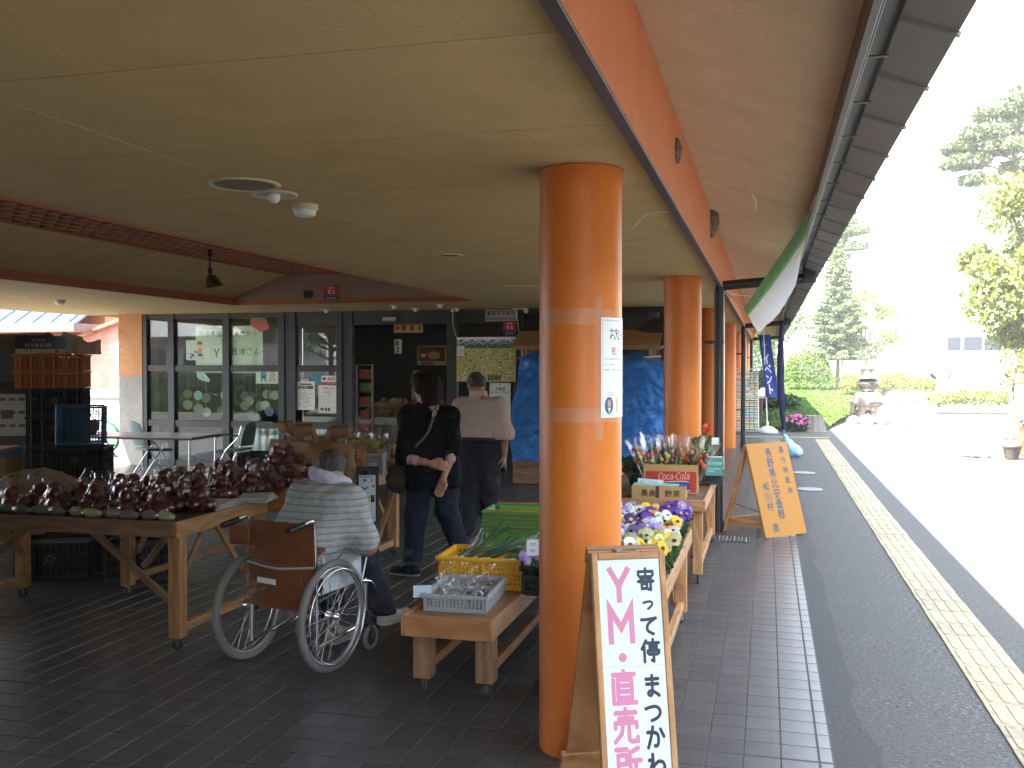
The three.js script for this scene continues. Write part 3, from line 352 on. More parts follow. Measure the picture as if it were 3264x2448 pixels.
  const D = [[-9.06, 1.16, 4, 0.9], [-8.9, 1.13, 0, 0.1], [-8.79, 1.09, 2, 0.9], [-9.06, 0.98, 1, 0.3], [-8.9, 0.92, 1, 0.5], [-8.78, 0.86, 3, 0.1], [-8.44, 0.89, 2, 0.9], [-8.34, 0.87, 3, 0.2], [-8.44, 1.14, 3, 0.2], [-8.36, 1.12, 2, 1.3], [-8.06, 0.97, 3, 0.1], [-8.09, 1.13, 2, 1.2], [-7.95, 1.05, 3, 0.1], [-7.95, 0.83, 5, 0.1], [-7.82, 0.97, 3, 0.1], [-7.82, 0.76, 1, 0.8], [-7.7, 0.98, 2, 0.1], [-7.7, 1.16, 3, 0.1], [-7.6, 0.89, 5, 0.1], [-7.61, 1.15, 4, 1.2], [-7.49, 0.89, 1, 1.2], [-7.5, 1.15, 2, 0.2], [-7.4, 1.18, 1, 1.3]];
  const cn = ['pale blue', 'pale green', 'cream', 'grey', 'ochre', 'slate blue'];
  D.forEach(([x, y, k, a], i) => { const o = thing('paper_disc', a > 0.7 ? cn[k] + ' paper disc turned edge-on on its string behind the glass' : cn[k] + ' paper disc facing out on its string behind the glass', 'disc', [x, y, zi - 0.12 - (i % 3) * 0.05], a, 'children\'s discs hanging in the window'); mesh('card', disc, dm[k], o); mesh('string', rod([0, 0.07, 0], [0, Math.min(0.9, 1.5 - y + 0.1), 0], 0.0015, 5), white, o); });
  P('event_notice', 'white notice with red and green headline on the shop door', 'notice', -7.04, 1.37, -6.73, 0.93, zo, 256, 380, (x, w, h) => { x.fillStyle = '#f3f4ee'; x.fillRect(0, 0, w, h); x.fillStyle = '#a8322c'; x.fillRect(50, 28, 160, 22); x.fillStyle = '#2f7d43'; x.fillRect(22, 58, 210, 44); x.fillStyle = '#cfe6d0'; print(x, 36, 66, 190, 2, 20, 12, '#dff0df', 8); print(x, 24, 120, 210, 12, 20, 11, '#3a3a3a', 2); });
  P('tag_sticker', 'small blue and white sticker above the headline notice', 'sticker', -6.96, 1.42, -6.84, 1.375, zo + 0.001, 96, 40, (x, w, h) => { x.fillStyle = '#e8eef2'; x.fillRect(0, 0, w, h); x.fillStyle = '#39618c'; x.fillRect(0, 0, w, 12); print(x, 10, 20, 80, 1, 10, 14, '#345', 1); });
  { const o = mesh('blue_sticker', new THREE.CylinderGeometry(0.095, 0.095, 0.002, 32).rotateX(PI / 2).translate(-6.7, 1.41, zo), M([0.06, 0.28, 0.42], 0.5)); tag(o, 'round blue sticker behind the heart sign on the door', 'sticker'); }
  P('aed_sign', 'AED sign with a red heart and red strip on the door', 'sign', -6.62, 1.46, -6.36, 1.32, zo + 0.004, 260, 140, (x, w, h) => { x.fillStyle = '#f5f5f2'; x.fillRect(0, 0, w, h); x.fillStyle = '#b8392f'; x.fillRect(0, 98, w, 42); x.beginPath(); x.moveTo(48, 82); x.bezierCurveTo(-8, 42, 20, 8, 48, 30); x.bezierCurveTo(76, 8, 104, 42, 48, 82); x.fill(); x.fillStyle = '#222'; x.font = 'bold 70px sans-serif'; x.textBaseline = 'middle'; x.fillText('AED', 100, 52); print(x, 14, 110, 230, 1, 10, 18, '#f3d9d6', 4); });
  P('door_notice', 'white notice headed with brush lettering and small photographs on the door', 'notice', -6.67, 1.315, -6.35, 0.885, zo + 0.002, 256, 350, (x, w, h) => { x.fillStyle = '#efefe9'; x.fillRect(0, 0, w, h); x.strokeStyle = '#777'; x.lineWidth = 2; x.strokeRect(6, 6, w - 12, h - 12); words(x, 'お知らせ', 40, 18, 42, { fill: '#444', wt: 0.08 }); print(x, 60, 82, 130, 1, 10, 20, '#555', 2); print(x, 22, 122, 210, 8, 20, 9, '#999', 6); x.fillStyle = '#555'; x.beginPath(); x.arc(48, 305, 26, 0, 7); x.fill(); x.fillStyle = '#ddd'; x.beginPath(); x.moveTo(32, 306); x.lineTo(48, 326); x.lineTo(64, 306); x.fill(); x.fillStyle = '#4a4a4a'; x.fillRect(86, 284, 30, 44); x.fillRect(124, 284, 30, 44); x.strokeStyle = '#d59ba5'; x.strokeRect(172, 280, 60, 50); });
  P('area_map', 'illustrated area map with blue mountains hung over the shop window', 'map', -4.42, 2.03, -3.52, 1.38, WALL + 0.06, 700, 520, (x, w, h) => {
    x.fillStyle = '#c9bb6e'; x.fillRect(0, 0, w, h); x.fillStyle = '#e8eef2'; x.fillRect(0, 0, w, 46); const r = rng(5);
    for (let k = 0; k < 900; k++) { x.fillStyle = ['#b9ac5a', '#d8cf95', '#a39a4c', '#cbb25c', '#8f9a58'][Math.floor(r() * 5)]; x.fillRect(r() * w, 90 + r() * (h - 90), 8 + r() * 26, 4 + r() * 10); }
    x.fillStyle = '#3f5f94'; x.beginPath(); x.moveTo(0, 90); for (let i = 0; i <= 30; i++) x.lineTo(i / 30 * w, 24 + 34 * Math.abs(Math.sin(i * 1.7) * Math.cos(i * 0.6))); x.lineTo(w, 90); x.fill(); x.fillStyle = '#4f7a4b'; x.beginPath(); x.moveTo(0, 130); for (let i = 0; i <= 30; i++) x.lineTo(i / 30 * w, 70 + 22 * Math.sin(i * 1.1)); x.lineTo(w, 130); x.fill();
    x.strokeStyle = '#eef2f4'; x.lineWidth = 5; for (let k = 0; k < 3; k++) { x.beginPath(); for (let i = 0; i <= 30; i++) x.lineTo(i / 30 * w, 44 + k * 12 + 20 * Math.sin(i * (0.7 + k * 0.4))); x.stroke(); }
    x.fillStyle = '#e9e6dc'; x.fillRect(4, 100, 88, 120); print(x, 12, 108, 76, 9, 12, 6, '#777', 3); for (let k = 0; k < 60; k++) { x.fillStyle = r() < 0.5 ? '#4a4433' : '#ece8da'; x.fillRect(20 + r() * (w - 60), 150 + r() * 340, 10 + r() * 18, 7 + r() * 9); } x.strokeStyle = '#efe9cf'; x.lineWidth = 3; for (let k = 0; k < 7; k++) { x.beginPath(); x.moveTo(r() * w, 130); x.bezierCurveTo(r() * w, 250, r() * w, 350, r() * w, h); x.stroke(); } x.fillStyle = '#6b5836'; x.fillRect(370, 440, 160, 64); print(x, 382, 450, 140, 3, 18, 9, '#e7dcc0', 2); for (const [a, b] of [[560, 250], [600, 250], [640, 250], [560, 420], [605, 420], [645, 420]]) { x.fillStyle = '#ddd8c8'; x.fillRect(a, b, 34, 32); x.fillStyle = '#7a6a4a'; x.fillRect(a + 4, b + 4, 26, 18); } x.fillStyle = '#d9d2a8'; x.fillRect(366, 0, 3, h);
  }, { t: 0.006 });
  { const o = thing('map_cord', 'white cords looped down from ceiling hooks around the area map', 'cord'); mesh('left_cord', tube([[-4.47, 2.42, WALL + 0.1], [-4.46, 2.2, WALL + 0.1], [-4.42, 2.03, WALL + 0.07]], 0.004, 12, 6), white, o); mesh('right_cord', tube([[-3.5, 2.42, WALL + 0.1], [-3.48, 2.2, WALL + 0.1], [-3.4, 1.7, WALL + 0.12], [-3.26, 1.15, WALL + 0.2], [-3.2, 0.9, WALL + 0.25]], 0.005, 24, 6), white, o); mesh('hook', [span(-4.49, -4.45, 2.4, 2.44, WALL + 0.08, WALL + 0.12), span(-3.56, -3.34, 2.425, 2.44, WALL + 0.06, WALL + 0.14)], white, o); mesh('bulb_cap', at(new THREE.SphereGeometry(0.035, 16, 10), -3.36, 2.4, WALL + 0.1), white, o); }
  P('drink_poster', 'white poster for drinking yoghurt with purple lettering below the map', 'poster', -3.92, 1.36, -3.6, 0.82, WALL + 0.05, 256, 430, (x, w, h) => { x.fillStyle = '#e4e6dc'; x.fillRect(0, 0, w, h); x.fillStyle = '#6fa05a'; x.fillRect(0, h - 18, w, 18); words(x, '安曇野', 72, 50, 38, { fill: '#5a3f72', wt: 0.1 }); words(x, 'のむヨーグルト', 12, 92, 32, { fill: '#4a3f52', wt: 0.1, gap: 1.02 }); print(x, 60, 160, 150, 10, 20, 9, '#b7b9ad', 4); x.fillStyle = '#b3bda3'; x.beginPath(); x.ellipse(200, 380, 26, 30, 0, 0, 7); x.fill(); x.fillStyle = '#555'; x.beginPath(); x.arc(128, 20, 7, 0, 7); x.fill(); });
  P('police_sign', 'grey police patrol point plate hung from the canopy ceiling', 'sign', -3.98, 2.425, -3.5, 2.26, WALL + 0.06, 400, 140, (x, w, h) => { x.fillStyle = '#a49a94'; x.fillRect(0, 0, w, h); words(x, '警察官立寄所', 22, 12, 54, { fill: '#332f38', wt: 0.1, gap: 1.1 }); x.fillStyle = '#2c2a33'; x.font = 'bold 36px sans-serif'; x.textAlign = 'center'; x.fillText('Policeman Patrol Point', w / 2, 122, 370); }, { t: 0.012 });
  const sec = (x, w, h) => { x.fillStyle = '#b23236'; x.fillRect(0, 0, w, h); x.fillStyle = '#243a55'; x.fillRect(0, h * 0.72, w, h * 0.28); print(x, 14, 14, 110, 1, 10, 22, '#f3dedd', 3); words(x, '官立', 34, 46, 40, { fill: '#f2dada', wt: 0.12 }); x.fillStyle = '#9fd3d0'; x.font = 'bold 28px sans-serif'; x.textAlign = 'center'; x.fillText('SECOM', w / 2, h * 0.95); };
  P('security_sticker', 'red security camera sticker beside the area map', 'sticker', -3.71, 2.25, -3.53, 2.06, WALL + 0.052, 140, 150, sec); P('security_plate', 'red security camera plate high on the gable of the ceiling bay', 'sign', -5.62, 2.66, -5.42, 2.47, -11.62, 140, 150, sec, { t: 0.006 });
  P('vegetable_banner', 'orange banner for vegetables hung in the shop doorway', 'banner', -5.55, 2.26, -5.08, 2.12, -13.9, 360, 110, (x, w, h) => { x.fillStyle = '#cf9668'; x.fillRect(0, 0, w, h); x.fillStyle = '#a9573c'; x.beginPath(); x.arc(40, 54, 34, 0, 7); x.fill(); x.fillStyle = '#5f6a3a'; x.beginPath(); x.ellipse(320, 56, 26, 34, 0, 0, 7); x.fill(); words(x, '野菜', 92, 22, 70, { fill: '#2c2420', wt: 0.12, gap: 1.4 }); });
  P('menu_sign', 'lit-looking cream signboard with a bowl picture inside the shop', 'sign', -5.72, 1.95, -4.72, 1.62, -15.4, 640, 220, (x, w, h) => { x.fillStyle = '#c9aa80'; x.fillRect(0, 0, w, h); x.fillStyle = '#8a4b26'; x.fillRect(10, 14, 300, 160); x.fillStyle = '#e0a868'; x.beginPath(); x.ellipse(190, 110, 70, 44, 0, 0, 7); x.fill(); x.fillStyle = '#f0e2c6'; x.beginPath(); x.ellipse(70, 110, 34, 20, 0, 0, 7); x.fill(); x.fillStyle = '#4f4a36'; x.fillRect(330, 50, 300, 22); words(x, '味覚の村', 40, 182, 34, { fill: '#3a2a1c', wt: 0.12 }); print(x, 340, 90, 270, 4, 32, 20, '#55402a', 5); }, { t: 0.03 });
  P('arch_tag', 'white hanging tag with two red characters in the shop doorway', 'tag', -5.62, 2.02, -5.5, 1.8, -14.1, 110, 200, (x, w, h) => { x.fillStyle = '#dcd8cc'; x.fillRect(0, 0, w, h); x.fillStyle = '#a24a3c'; x.fillRect(20, 16, 40, 70); words(x, '味覚', 26, 100, 46, { fill: '#3a3030', wt: 0.12, down: true }); });
}
// ceiling fittings
{
  const cream = M([0.6, 0.55, 0.4], 0.5);
  const sp = thing('ceiling_speaker', 'large round cream ceiling speaker with perforated grille', 'speaker', [-2.29, CEIL, -3.93]); mesh('rim', lathe([[0.135, 0], [0.135, -0.006], [0.155, -0.01], [0.16, -0.004], [0.16, 0]], 40), cream, sp); mesh('grille', new THREE.CylinderGeometry(0.135, 0.135, 0.004, 40).translate(0, -0.004, 0), M([0.2, 0.155, 0.095], 0.7), sp);
  const dl = thing('downlight', 'round cream recessed downlight beside the ceiling speaker', 'downlight', [-2.29, CEIL, -4.2]); mesh('rim', lathe([[0.085, 0.0], [0.09, -0.006], [0.112, -0.008], [0.115, 0]], 36), cream, dl); mesh('reflector', lathe([[0.0, -0.002], [0.086, -0.003]], 36), M([0.5, 0.47, 0.38], 0.4), dl); mesh('bulb', new THREE.SphereGeometry(0.03, 16, 10).translate(0, -0.016, 0), white, dl);
  const det = (x, z, l) => { const o = thing('smoke_detector', l, 'detector', [x, CEIL, z]); mesh('base', lathe([[0, -0.03], [0.06, -0.03], [0.066, -0.026], [0.066, 0]], 32), cream, o); mesh('cap', lathe([[0, -0.062], [0.04, -0.06], [0.054, -0.052], [0.056, -0.03]], 32), white, o); }; det(-2.29, -4.52, 'cream round smoke detector beside the ceiling downlight'); det(-8.6, -10.3, 'small cream detector on the ceiling near the open side');
  const slot = (x, z, l) => { const o = thing('ceiling_vent', l, 'vent', [x, CEIL, z]); mesh('ring', lathe([[0.075, 0], [0.08, -0.008], [0.1, -0.006], [0.102, 0]], 30), cream, o); mesh('hole', new THREE.CylinderGeometry(0.076, 0.076, 0.003, 30).translate(0, -0.002, 0), black, o); }; slot(-2.29, -6.85, 'round dark ceiling downlight further along the same seam'); slot(-8.6, -9.6, 'round dark ceiling downlight near the open side');
  [[-6.3, -13.1], [-4.9, -13.1], [-4.25, -12.3], [-4.95, -12.4], [-4.3, -13.2]].forEach(([x, z]) => { const o = thing('ceiling_spotlight', 'small white spotlight on the ceiling in front of the shop glass', 'spotlight', [x, CEIL, z], 0, 'spotlights before the shop'); mesh('plate', lathe([[0, -0.012], [0.06, -0.012], [0.07, 0]], 24), white, o); mesh('lamp_head', new THREE.CylinderGeometry(0.025, 0.03, 0.035, 16).translate(0, -0.03, 0), white, o); });
  const cord = tag(mesh('sagging_cable', tube([[-0.8, 2.432, -9.3], [-1.4, 2.4, -9.4], [-2.6, 2.425, -9.5]], 0.004, 20, 5), white), 'thin white cable sagging from the ceiling between the columns', 'cable');
  const l = thing('clip_lamp', 'clip-on reflector lamp hanging from the ceiling lattice', 'lamp', [-5.62, 2.8, -8.95]); mesh('clip', [span(-0.02, 0.02, -0.05, 0.03, -0.012, 0.012), rod([0, -0.05, 0], [0.01, -0.17, 0.02], 0.009)], black, l); mesh('socket', rod([0.01, -0.17, 0.02], [0.02, -0.25, 0.03], 0.026, 16, 0.02), black, l); mesh('reflector', at(sheet((u, v) => { const a = u * 2 * PI, t = v, r = 0.028 + 0.085 * Math.pow(t, 0.7); return [r * Math.cos(a), -0.13 * t, r * Math.sin(a)]; }, 32, 10, 1, 1, 0.002), 0.02, -0.24, 0.03, 0.18, 0, 0.12), chrome, l);
  tag(mesh('wall_box', span(-5.9, -5.8, 2.5, 2.6, -11.63, -11.6), black), 'small black box beside the red plate on the gable', 'box');
}
// ================= LEFT NEIGHBOUR =================
const pinkM = M([0.62, 0.29, 0.22], 0.9, { map: cloudT, bumpMap: plB, bumpScale: 0.002 });
{
  const w = thing('pink_wall', 'pink rendered wall with a curved sloping top and white base', 'wall', [0, 0, -18]), sh = new THREE.Shape(); const top = (x) => 2.55 - 0.26 * Math.pow((x + 13.4) / -1, 1.05) * (x < -13.4 ? 1.25 : 0);
  sh.moveTo(-17, 0.95); sh.lineTo(-11.5, 0.95); sh.lineTo(-11.5, 2.75); for (let x = -11.5; x >= -17; x -= 0.25) sh.lineTo(x, x > -13.4 ? 2.55 + (x + 13.4) * 0.16 : top(x)); mesh('render', new THREE.ExtrudeGeometry(sh, { depth: 0.25, bevelEnabled: false }).translate(0, 0, -0.25), pinkM, w);
  const cp = []; for (let x = -11.6; x >= -16; x -= 0.3) cp.push([x, (x > -13.4 ? 2.55 + (x + 13.4) * 0.16 : top(x)) + 0.03]); for (let i = 0; i < cp.length - 1; i++) mesh('coping', plank([cp[i][0], cp[i][1], -0.03], [cp[i + 1][0] - 0.004, cp[i + 1][1], -0.03], 0.05, 0.48, V(0, 0, 1)), wallOrange, w);
  mesh('ledge', span(-17, -11.5, 0.9, 0.95, -0.26, 0.06), M([0.08, 0.075, 0.1], 0.6), w); mesh('base_wall', span(-17, -11.5, 0, 0.9, -0.2, -0.02), M([0.55, 0.57, 0.55], 0.85, { map: cloudT }), w); mesh('base_post', span(-14.52, -14.46, 0, 0.9, -0.02, 0.03), M([0.1, 0.1, 0.1]), w);
  const b = thing('blue_roof_house', 'orange walled house with blue ribbed metal roof and pinkish fascia', 'house', [0, 0, -17.35]), bl = M([0.05, 0.1, 0.24], 0.4), fas = M([0.15, 0.09, 0.085], 0.6, { map: cloudT });
  mesh('wall', span(-24, -14.3, 0.0, 2.9, -6, -1.2), M([0.6, 0.2, 0.07], 0.85, { map: cloudT }), b); mesh('roof', at(cb(10, 0.05, 3.2, 0.002), -19.05, 3.28, -1.3, -0.52 + 1.04, 0, 0), bl, b);
  for (let x = -14.2; x > -24; x -= 0.455) { mesh('roof_rib', at(cb(0.03, 0.06, 3.2, 0.004), x, 3.32, -1.3, 0.52, 0, 0), bl, b); mesh('snow_guard', at(cb(0.05, 0.06, 0.05, 0.012), x, 2.56, 0.08), M([0.25, 0.25, 0.3], 0.5), b); }
  for (let x = -14.05; x > -24; x -= 0.62) mesh('fascia_panel', span(x - 0.615, x, 2.33, 2.5, 0.08, 0.11), fas, b); mesh('gable_end', span(-14.06, -14.04, 2.33, 2.5, -2.4, 0.08), fas, b); mesh('soffit', span(-24, -14.06, 2.33, 2.345, -1.2, 0.08), M([0.5, 0.2, 0.09], 0.8), b); mesh('downpipe', [rod([-15.15, 2.3, 0], [-15.15, 2.18, 0], 0.05), rod([-15.1, 2.2, 0], [-16.6, 2.0, -1.15], 0.045)], M([0.1, 0.11, 0.13], 0.5), b);
}
// ================= FOLIAGE =================
function leaves(n, place, size, seed) { // many small bent leaf faces
  const r = rng(seed), P = new Float32Array(n * 18), N = new Float32Array(n * 18), e = new THREE.Euler(), m = new THREE.Matrix4(), v = V(0, 0, 0), nn = V(0, 0, 0), q = [[-0.5, 0, 0], [0, 0.08, 0.32], [0, 0.08, -0.32], [0, 0.08, -0.32], [0, 0.08, 0.32], [0.5, 0, 0]];
  for (let i = 0; i < n; i++) { const [x, y, z, k = 1] = place(r); e.set(r() * 6.3, r() * 6.3, r() * 6.3); m.makeRotationFromEuler(e); const s = size * k * (0.6 + 0.8 * r()); nn.set(0, 1, 0).applyMatrix4(m); for (let j = 0; j < 6; j++) { v.set(...q[j]).multiplyScalar(s).applyMatrix4(m); const o = i * 18 + j * 3; P[o] = x + v.x; P[o + 1] = y + v.y; P[o + 2] = z + v.z; N[o] = nn.x; N[o + 1] = nn.y; N[o + 2] = nn.z; } }
  const g = new THREE.BufferGeometry(); g.setAttribute('position', new THREE.BufferAttribute(P, 3)); g.setAttribute('normal', new THREE.BufferAttribute(N, 3)); g.setAttribute('uv', new THREE.BufferAttribute(new Float32Array(n * 12), 2)); return g;
}
const leafM = (c) => M(c, 0.6, { transmission: 0.35, thickness: 0, side: THREE.DoubleSide, specularIntensity: 0.4 });
const greenA = leafM([0.1, 0.16, 0.03]), greenB = leafM([0.055, 0.1, 0.03]), greenC = leafM([0.16, 0.19, 0.035]), bark = M([0.13, 0.1, 0.075], 0.95, { bumpMap: plB, bumpScale: 0.01 }), grassM = leafM([0.09, 0.16, 0.025]);
// broadleaf tree: clumps on limbs
function tree(name, label, [x, y, z], h, cr, mat, n, seed, group, size = 0.13, flat = 0.75) {
  const o = thing(name, label, 'tree', [x, y, z], 0, group), r = rng(seed), cl = [], tr = []; const th = h * 0.4; tr.push(rod([0, -0.2, 0], [0.05 * h * (r() - 0.5), th, 0], 0.03 * h, 10, 0.02 * h));
  for (let k = 0; k < 22; k++) { const a = r() * 6.3, t = 0.25 + 0.75 * Math.sqrt(r()), e = r(), yy = h * 0.36 + e * h * 0.6, w = cr * t * Math.sin(PI * (0.12 + 0.8 * e)); const c = [w * Math.cos(a), yy, w * Math.sin(a), cr * (0.22 + 0.22 * r())]; cl.push(c); tr.push(rod([0, Math.min(th, yy * 0.7), 0], [c[0], c[1], c[2]], 0.011 * h, 6, 0.003 * h)); }
  mesh('trunk', tr, bark, o);
  mesh('crown', leaves(n, (r) => { const c = cl[Math.floor(r() * cl.length)], u = r() * 2 - 1, a = r() * 6.3, d = c[3] * Math.pow(r(), 0.45), s = Math.sqrt(1 - u * u); return [c[0] + d * s * Math.cos(a), c[1] + d * u * flat, c[2] + d * s * Math.sin(a)]; }, size, seed + 1), mat, o); return o;
}
function hedge(name, label, x0, x1, y0, h, z0, z1, mat, n, seed, group, cat = 'hedge') {
  const o = thing(name, label, cat, [(x0 + x1) / 2, y0, (z0 + z1) / 2], 0, group), W = (x1 - x0) / 2, D = (z1 - z0) / 2;
  mesh('foliage', leaves(n, (r) => { let a = r() * 2 - 1, b = r() * 2 - 1, t = Math.pow(r(), 0.4); const m = Math.pow(Math.pow(Math.abs(a), 4) + Math.pow(Math.abs(b), 4), 0.25), hh = h * (1 - 0.35 * Math.pow(m, 4)) * (0.86 + 0.2 * noise(a * 3 + seed, b * 3)); return [a * W * (0.92 + 0.1 * noise(b * 5, t * 3, seed)), hh * t, b * D]; }, 0.09, seed), mat, o);
  mesh('stem', [...Array(Math.max(2, Math.round(W * 2)))].map((_, i, l) => rod([-W * 0.8 + i * 1.6 * W / (l.length - 1), -0.1, 0], [-W * 0.8 + i * 1.6 * W / (l.length - 1), h * 0.6, 0], 0.02, 6)), bark, o); return o;
}
// what the glass mirrors: lawn, hedge, trees and a tiled house beyond the open side
{
  struct('lawn_left', sheet((u, v) => [-34 + 17 * u, 0.01 + 0.12 * Math.pow(1 - u, 1.2) + 0.02 * noise(u * 9, v * 9), 2.5 + 12 * v], 30, 40, 1, 1), M([0.1, 0.17, 0.03], 0.9));
  const gr = mesh('lawn_grass', leaves(26000, (r) => { const u = r(), v = r(); return [-34 + 17 * u, 0.05 + 0.12 * Math.pow(1 - u, 1.2), 2.5 + 12 * v]; }, 0.16, 5), grassM); gr.userData = { kind: 'stuff', label: 'short green grass on the lawn beyond the open side', category: 'grass' };
  hedge('clipped_hedge', 'clipped green hedge on the lawn beyond the open side', -25, -16, 0.05, 1.5, 3, 5, greenB, 9000, 11); hedge('clipped_hedge', 'rounded shrub before the tiled house beyond the open side', -33, -26, 0.1, 1.9, 8, 11, greenC, 6000, 12);
  tree('broadleaf_tree', 'broadleaf tree on the lawn beyond the open side', [-21, 0.2, 17], 6, 3, greenA, 9000, 21, 'trees beyond the open side'); tree('broadleaf_tree', 'tall broadleaf tree beside the tiled house', [-27.5, 0.3, 21], 7, 3.2, greenB, 9000, 22, 'trees beyond the open side'); tree('broadleaf_tree', 'young broadleaf tree near the clipped hedge', [-17.5, 0.1, 18], 5.2, 2.2, greenA, 6000, 23, 'trees beyond the open side');
  const h = thing('tiled_house', 'pale house with grey tiled roof beyond the lawn', 'house', [-38, 0.3, 30], 0.25); mesh('wall', span(-9, 9, 0, 3.1, -4, 4), M([0.55, 0.5, 0.45], 0.9), h); for (const x of [-6, -2.5, 1, 4.5]) mesh('window', span(x, x + 1.8, 1, 2.4, -4.06, -4), M([0.06, 0.07, 0.08], 0.2), h); const rt = M([0.22, 0.23, 0.25], 0.5); for (let k = 0; k < 14; k++) mesh('tile_course', sheet((u, v) => [-10 + 20 * u, 3.05 + k * 0.17 + v * 0.2 + 0.03 * Math.abs(Math.sin(u * PI * 60)), -5 + k * 0.36 + v * 0.4], 240, 1), rt, h); mesh('eave_board', span(-10, 10, 2.9, 3.05, -5, -4.9), M([0.2, 0.18, 0.16], 0.8), h);
}
// ================= TABLES, CRATES, GOODS =================
const casterG = { fork: join(span(-0.012, -0.009, 0.02, 0.07, -0.012, 0.012), span(0.009, 0.012, 0.02, 0.07, -0.012, 0.012), span(-0.02, 0.02, 0.066, 0.072, -0.02, 0.02)), wheel: rod([-0.008, 0.03, 0], [0.008, 0.03, 0], 0.03, 20) };
const caster = (o, x, z, a = 0.4) => { const w = mesh('caster', casterG.fork, steel, o); w.position.set(x, 0, z); w.rotation.y = a; mesh('wheel', casterG.wheel, rubber, w); };
// trestle table: x0..x1, z0 (near) > z1 (far), top height h
function trestle(name, label, x0, x1, z0, z1, h, o = {}) {
  const cx = (x0 + x1) / 2, cz = (z0 + z1) / 2, t = thing(name, label, 'table', [cx, 0, cz]), W = (x1 - x0) / 2, D = (z0 - z1) / 2, ap = o.apron ?? 0.09, leg = o.leg ?? 0.075, wm = o.mat ?? pine, n = Math.max(2, Math.round(D * 2 / 0.3)), foot = 0.075;
  for (let i = 0; i < n; i++) mesh('top_board', span(-W + 0.022, W - 0.022, h - 0.03, h - 0.012, -D + 0.02 + i * (2 * D - 0.04) / n + 0.001, -D + 0.02 + (i + 1) * (2 * D - 0.04) / n - 0.001), o.top ?? pine2, t);
  mesh('apron_board', span(-W + 0.021, W - 0.021, h - ap, h, D - 0.022, D), o.front ?? wm, t); mesh('apron_board', span(-W + 0.021, W - 0.021, h - ap, h, -D, -D + 0.022), wm, t); mesh('apron_board', span(W - 0.021, W, h - ap, h + 0.001, -D, D), wm, t); mesh('apron_board', span(-W, -W + 0.021, h - ap, h + 0.001, -D, D), wm, t);
  const lx = W - 0.025 - leg / 2, lz = D - (o.inset ?? 0.06) - leg / 2;
  for (const sx of [-1, 1]) { for (const sz of [-1, 1]) { mesh('leg', span(sx * lx - leg / 2, sx * lx + leg / 2, foot, h - 0.032, sz * lz - leg / 2, sz * lz + leg / 2), (sx + sz) % 2 ? wm : o.legMat ?? wm, t); caster(t, sx * lx, sz * lz, rr(0, 3)); if (o.brace !== false) mesh('brace', plank([sx * (lx - leg / 2 - 0.012), h - ap - 0.005, sz * (lz - leg / 2 - 0.32)], [sx * (lx - leg / 2 - 0.012), h - ap - 0.36, sz * (lz - leg / 2)], 0.04, 0.02, V(1, 0, 0)), pick([pine2, oldWood]), t); }
    mesh('foot_rail', span(sx * lx - 0.02, sx * lx + 0.02, foot + 0.02, foot + 0.07, -lz + leg / 2, lz - leg / 2), wm, t); }
  if (o.cross) for (const sx of [-1, 1]) mesh('brace', plank([sx * 0.2, h - ap, lz - 0.12], [sx * (lx - leg / 2), foot + 0.1, lz - 0.12], 0.045, 0.02, V(0, 0, 1)), oldWood, t);
  return t;
}
trestle('fruit_table', 'wide wooden trestle table covered with bags of red apples', -5.08, -3.17, -4.7, -5.72, 0.745, { cross: true, front: oldWood, legMat: pine });
trestle('rice_table', 'wooden trestle table carrying kraft bags of rice', -4.4, -3.0, -5.75, -7.75, 0.745, { cross: true });
{ const b = tag(mesh('leaning_stick', plank([-2.86, 0.66, -7.18], [-2.96, 0.02, -6.85], 0.035, 0.03), pine2), 'long wooden batten leaning against the end of the rice table', 'batten'); }
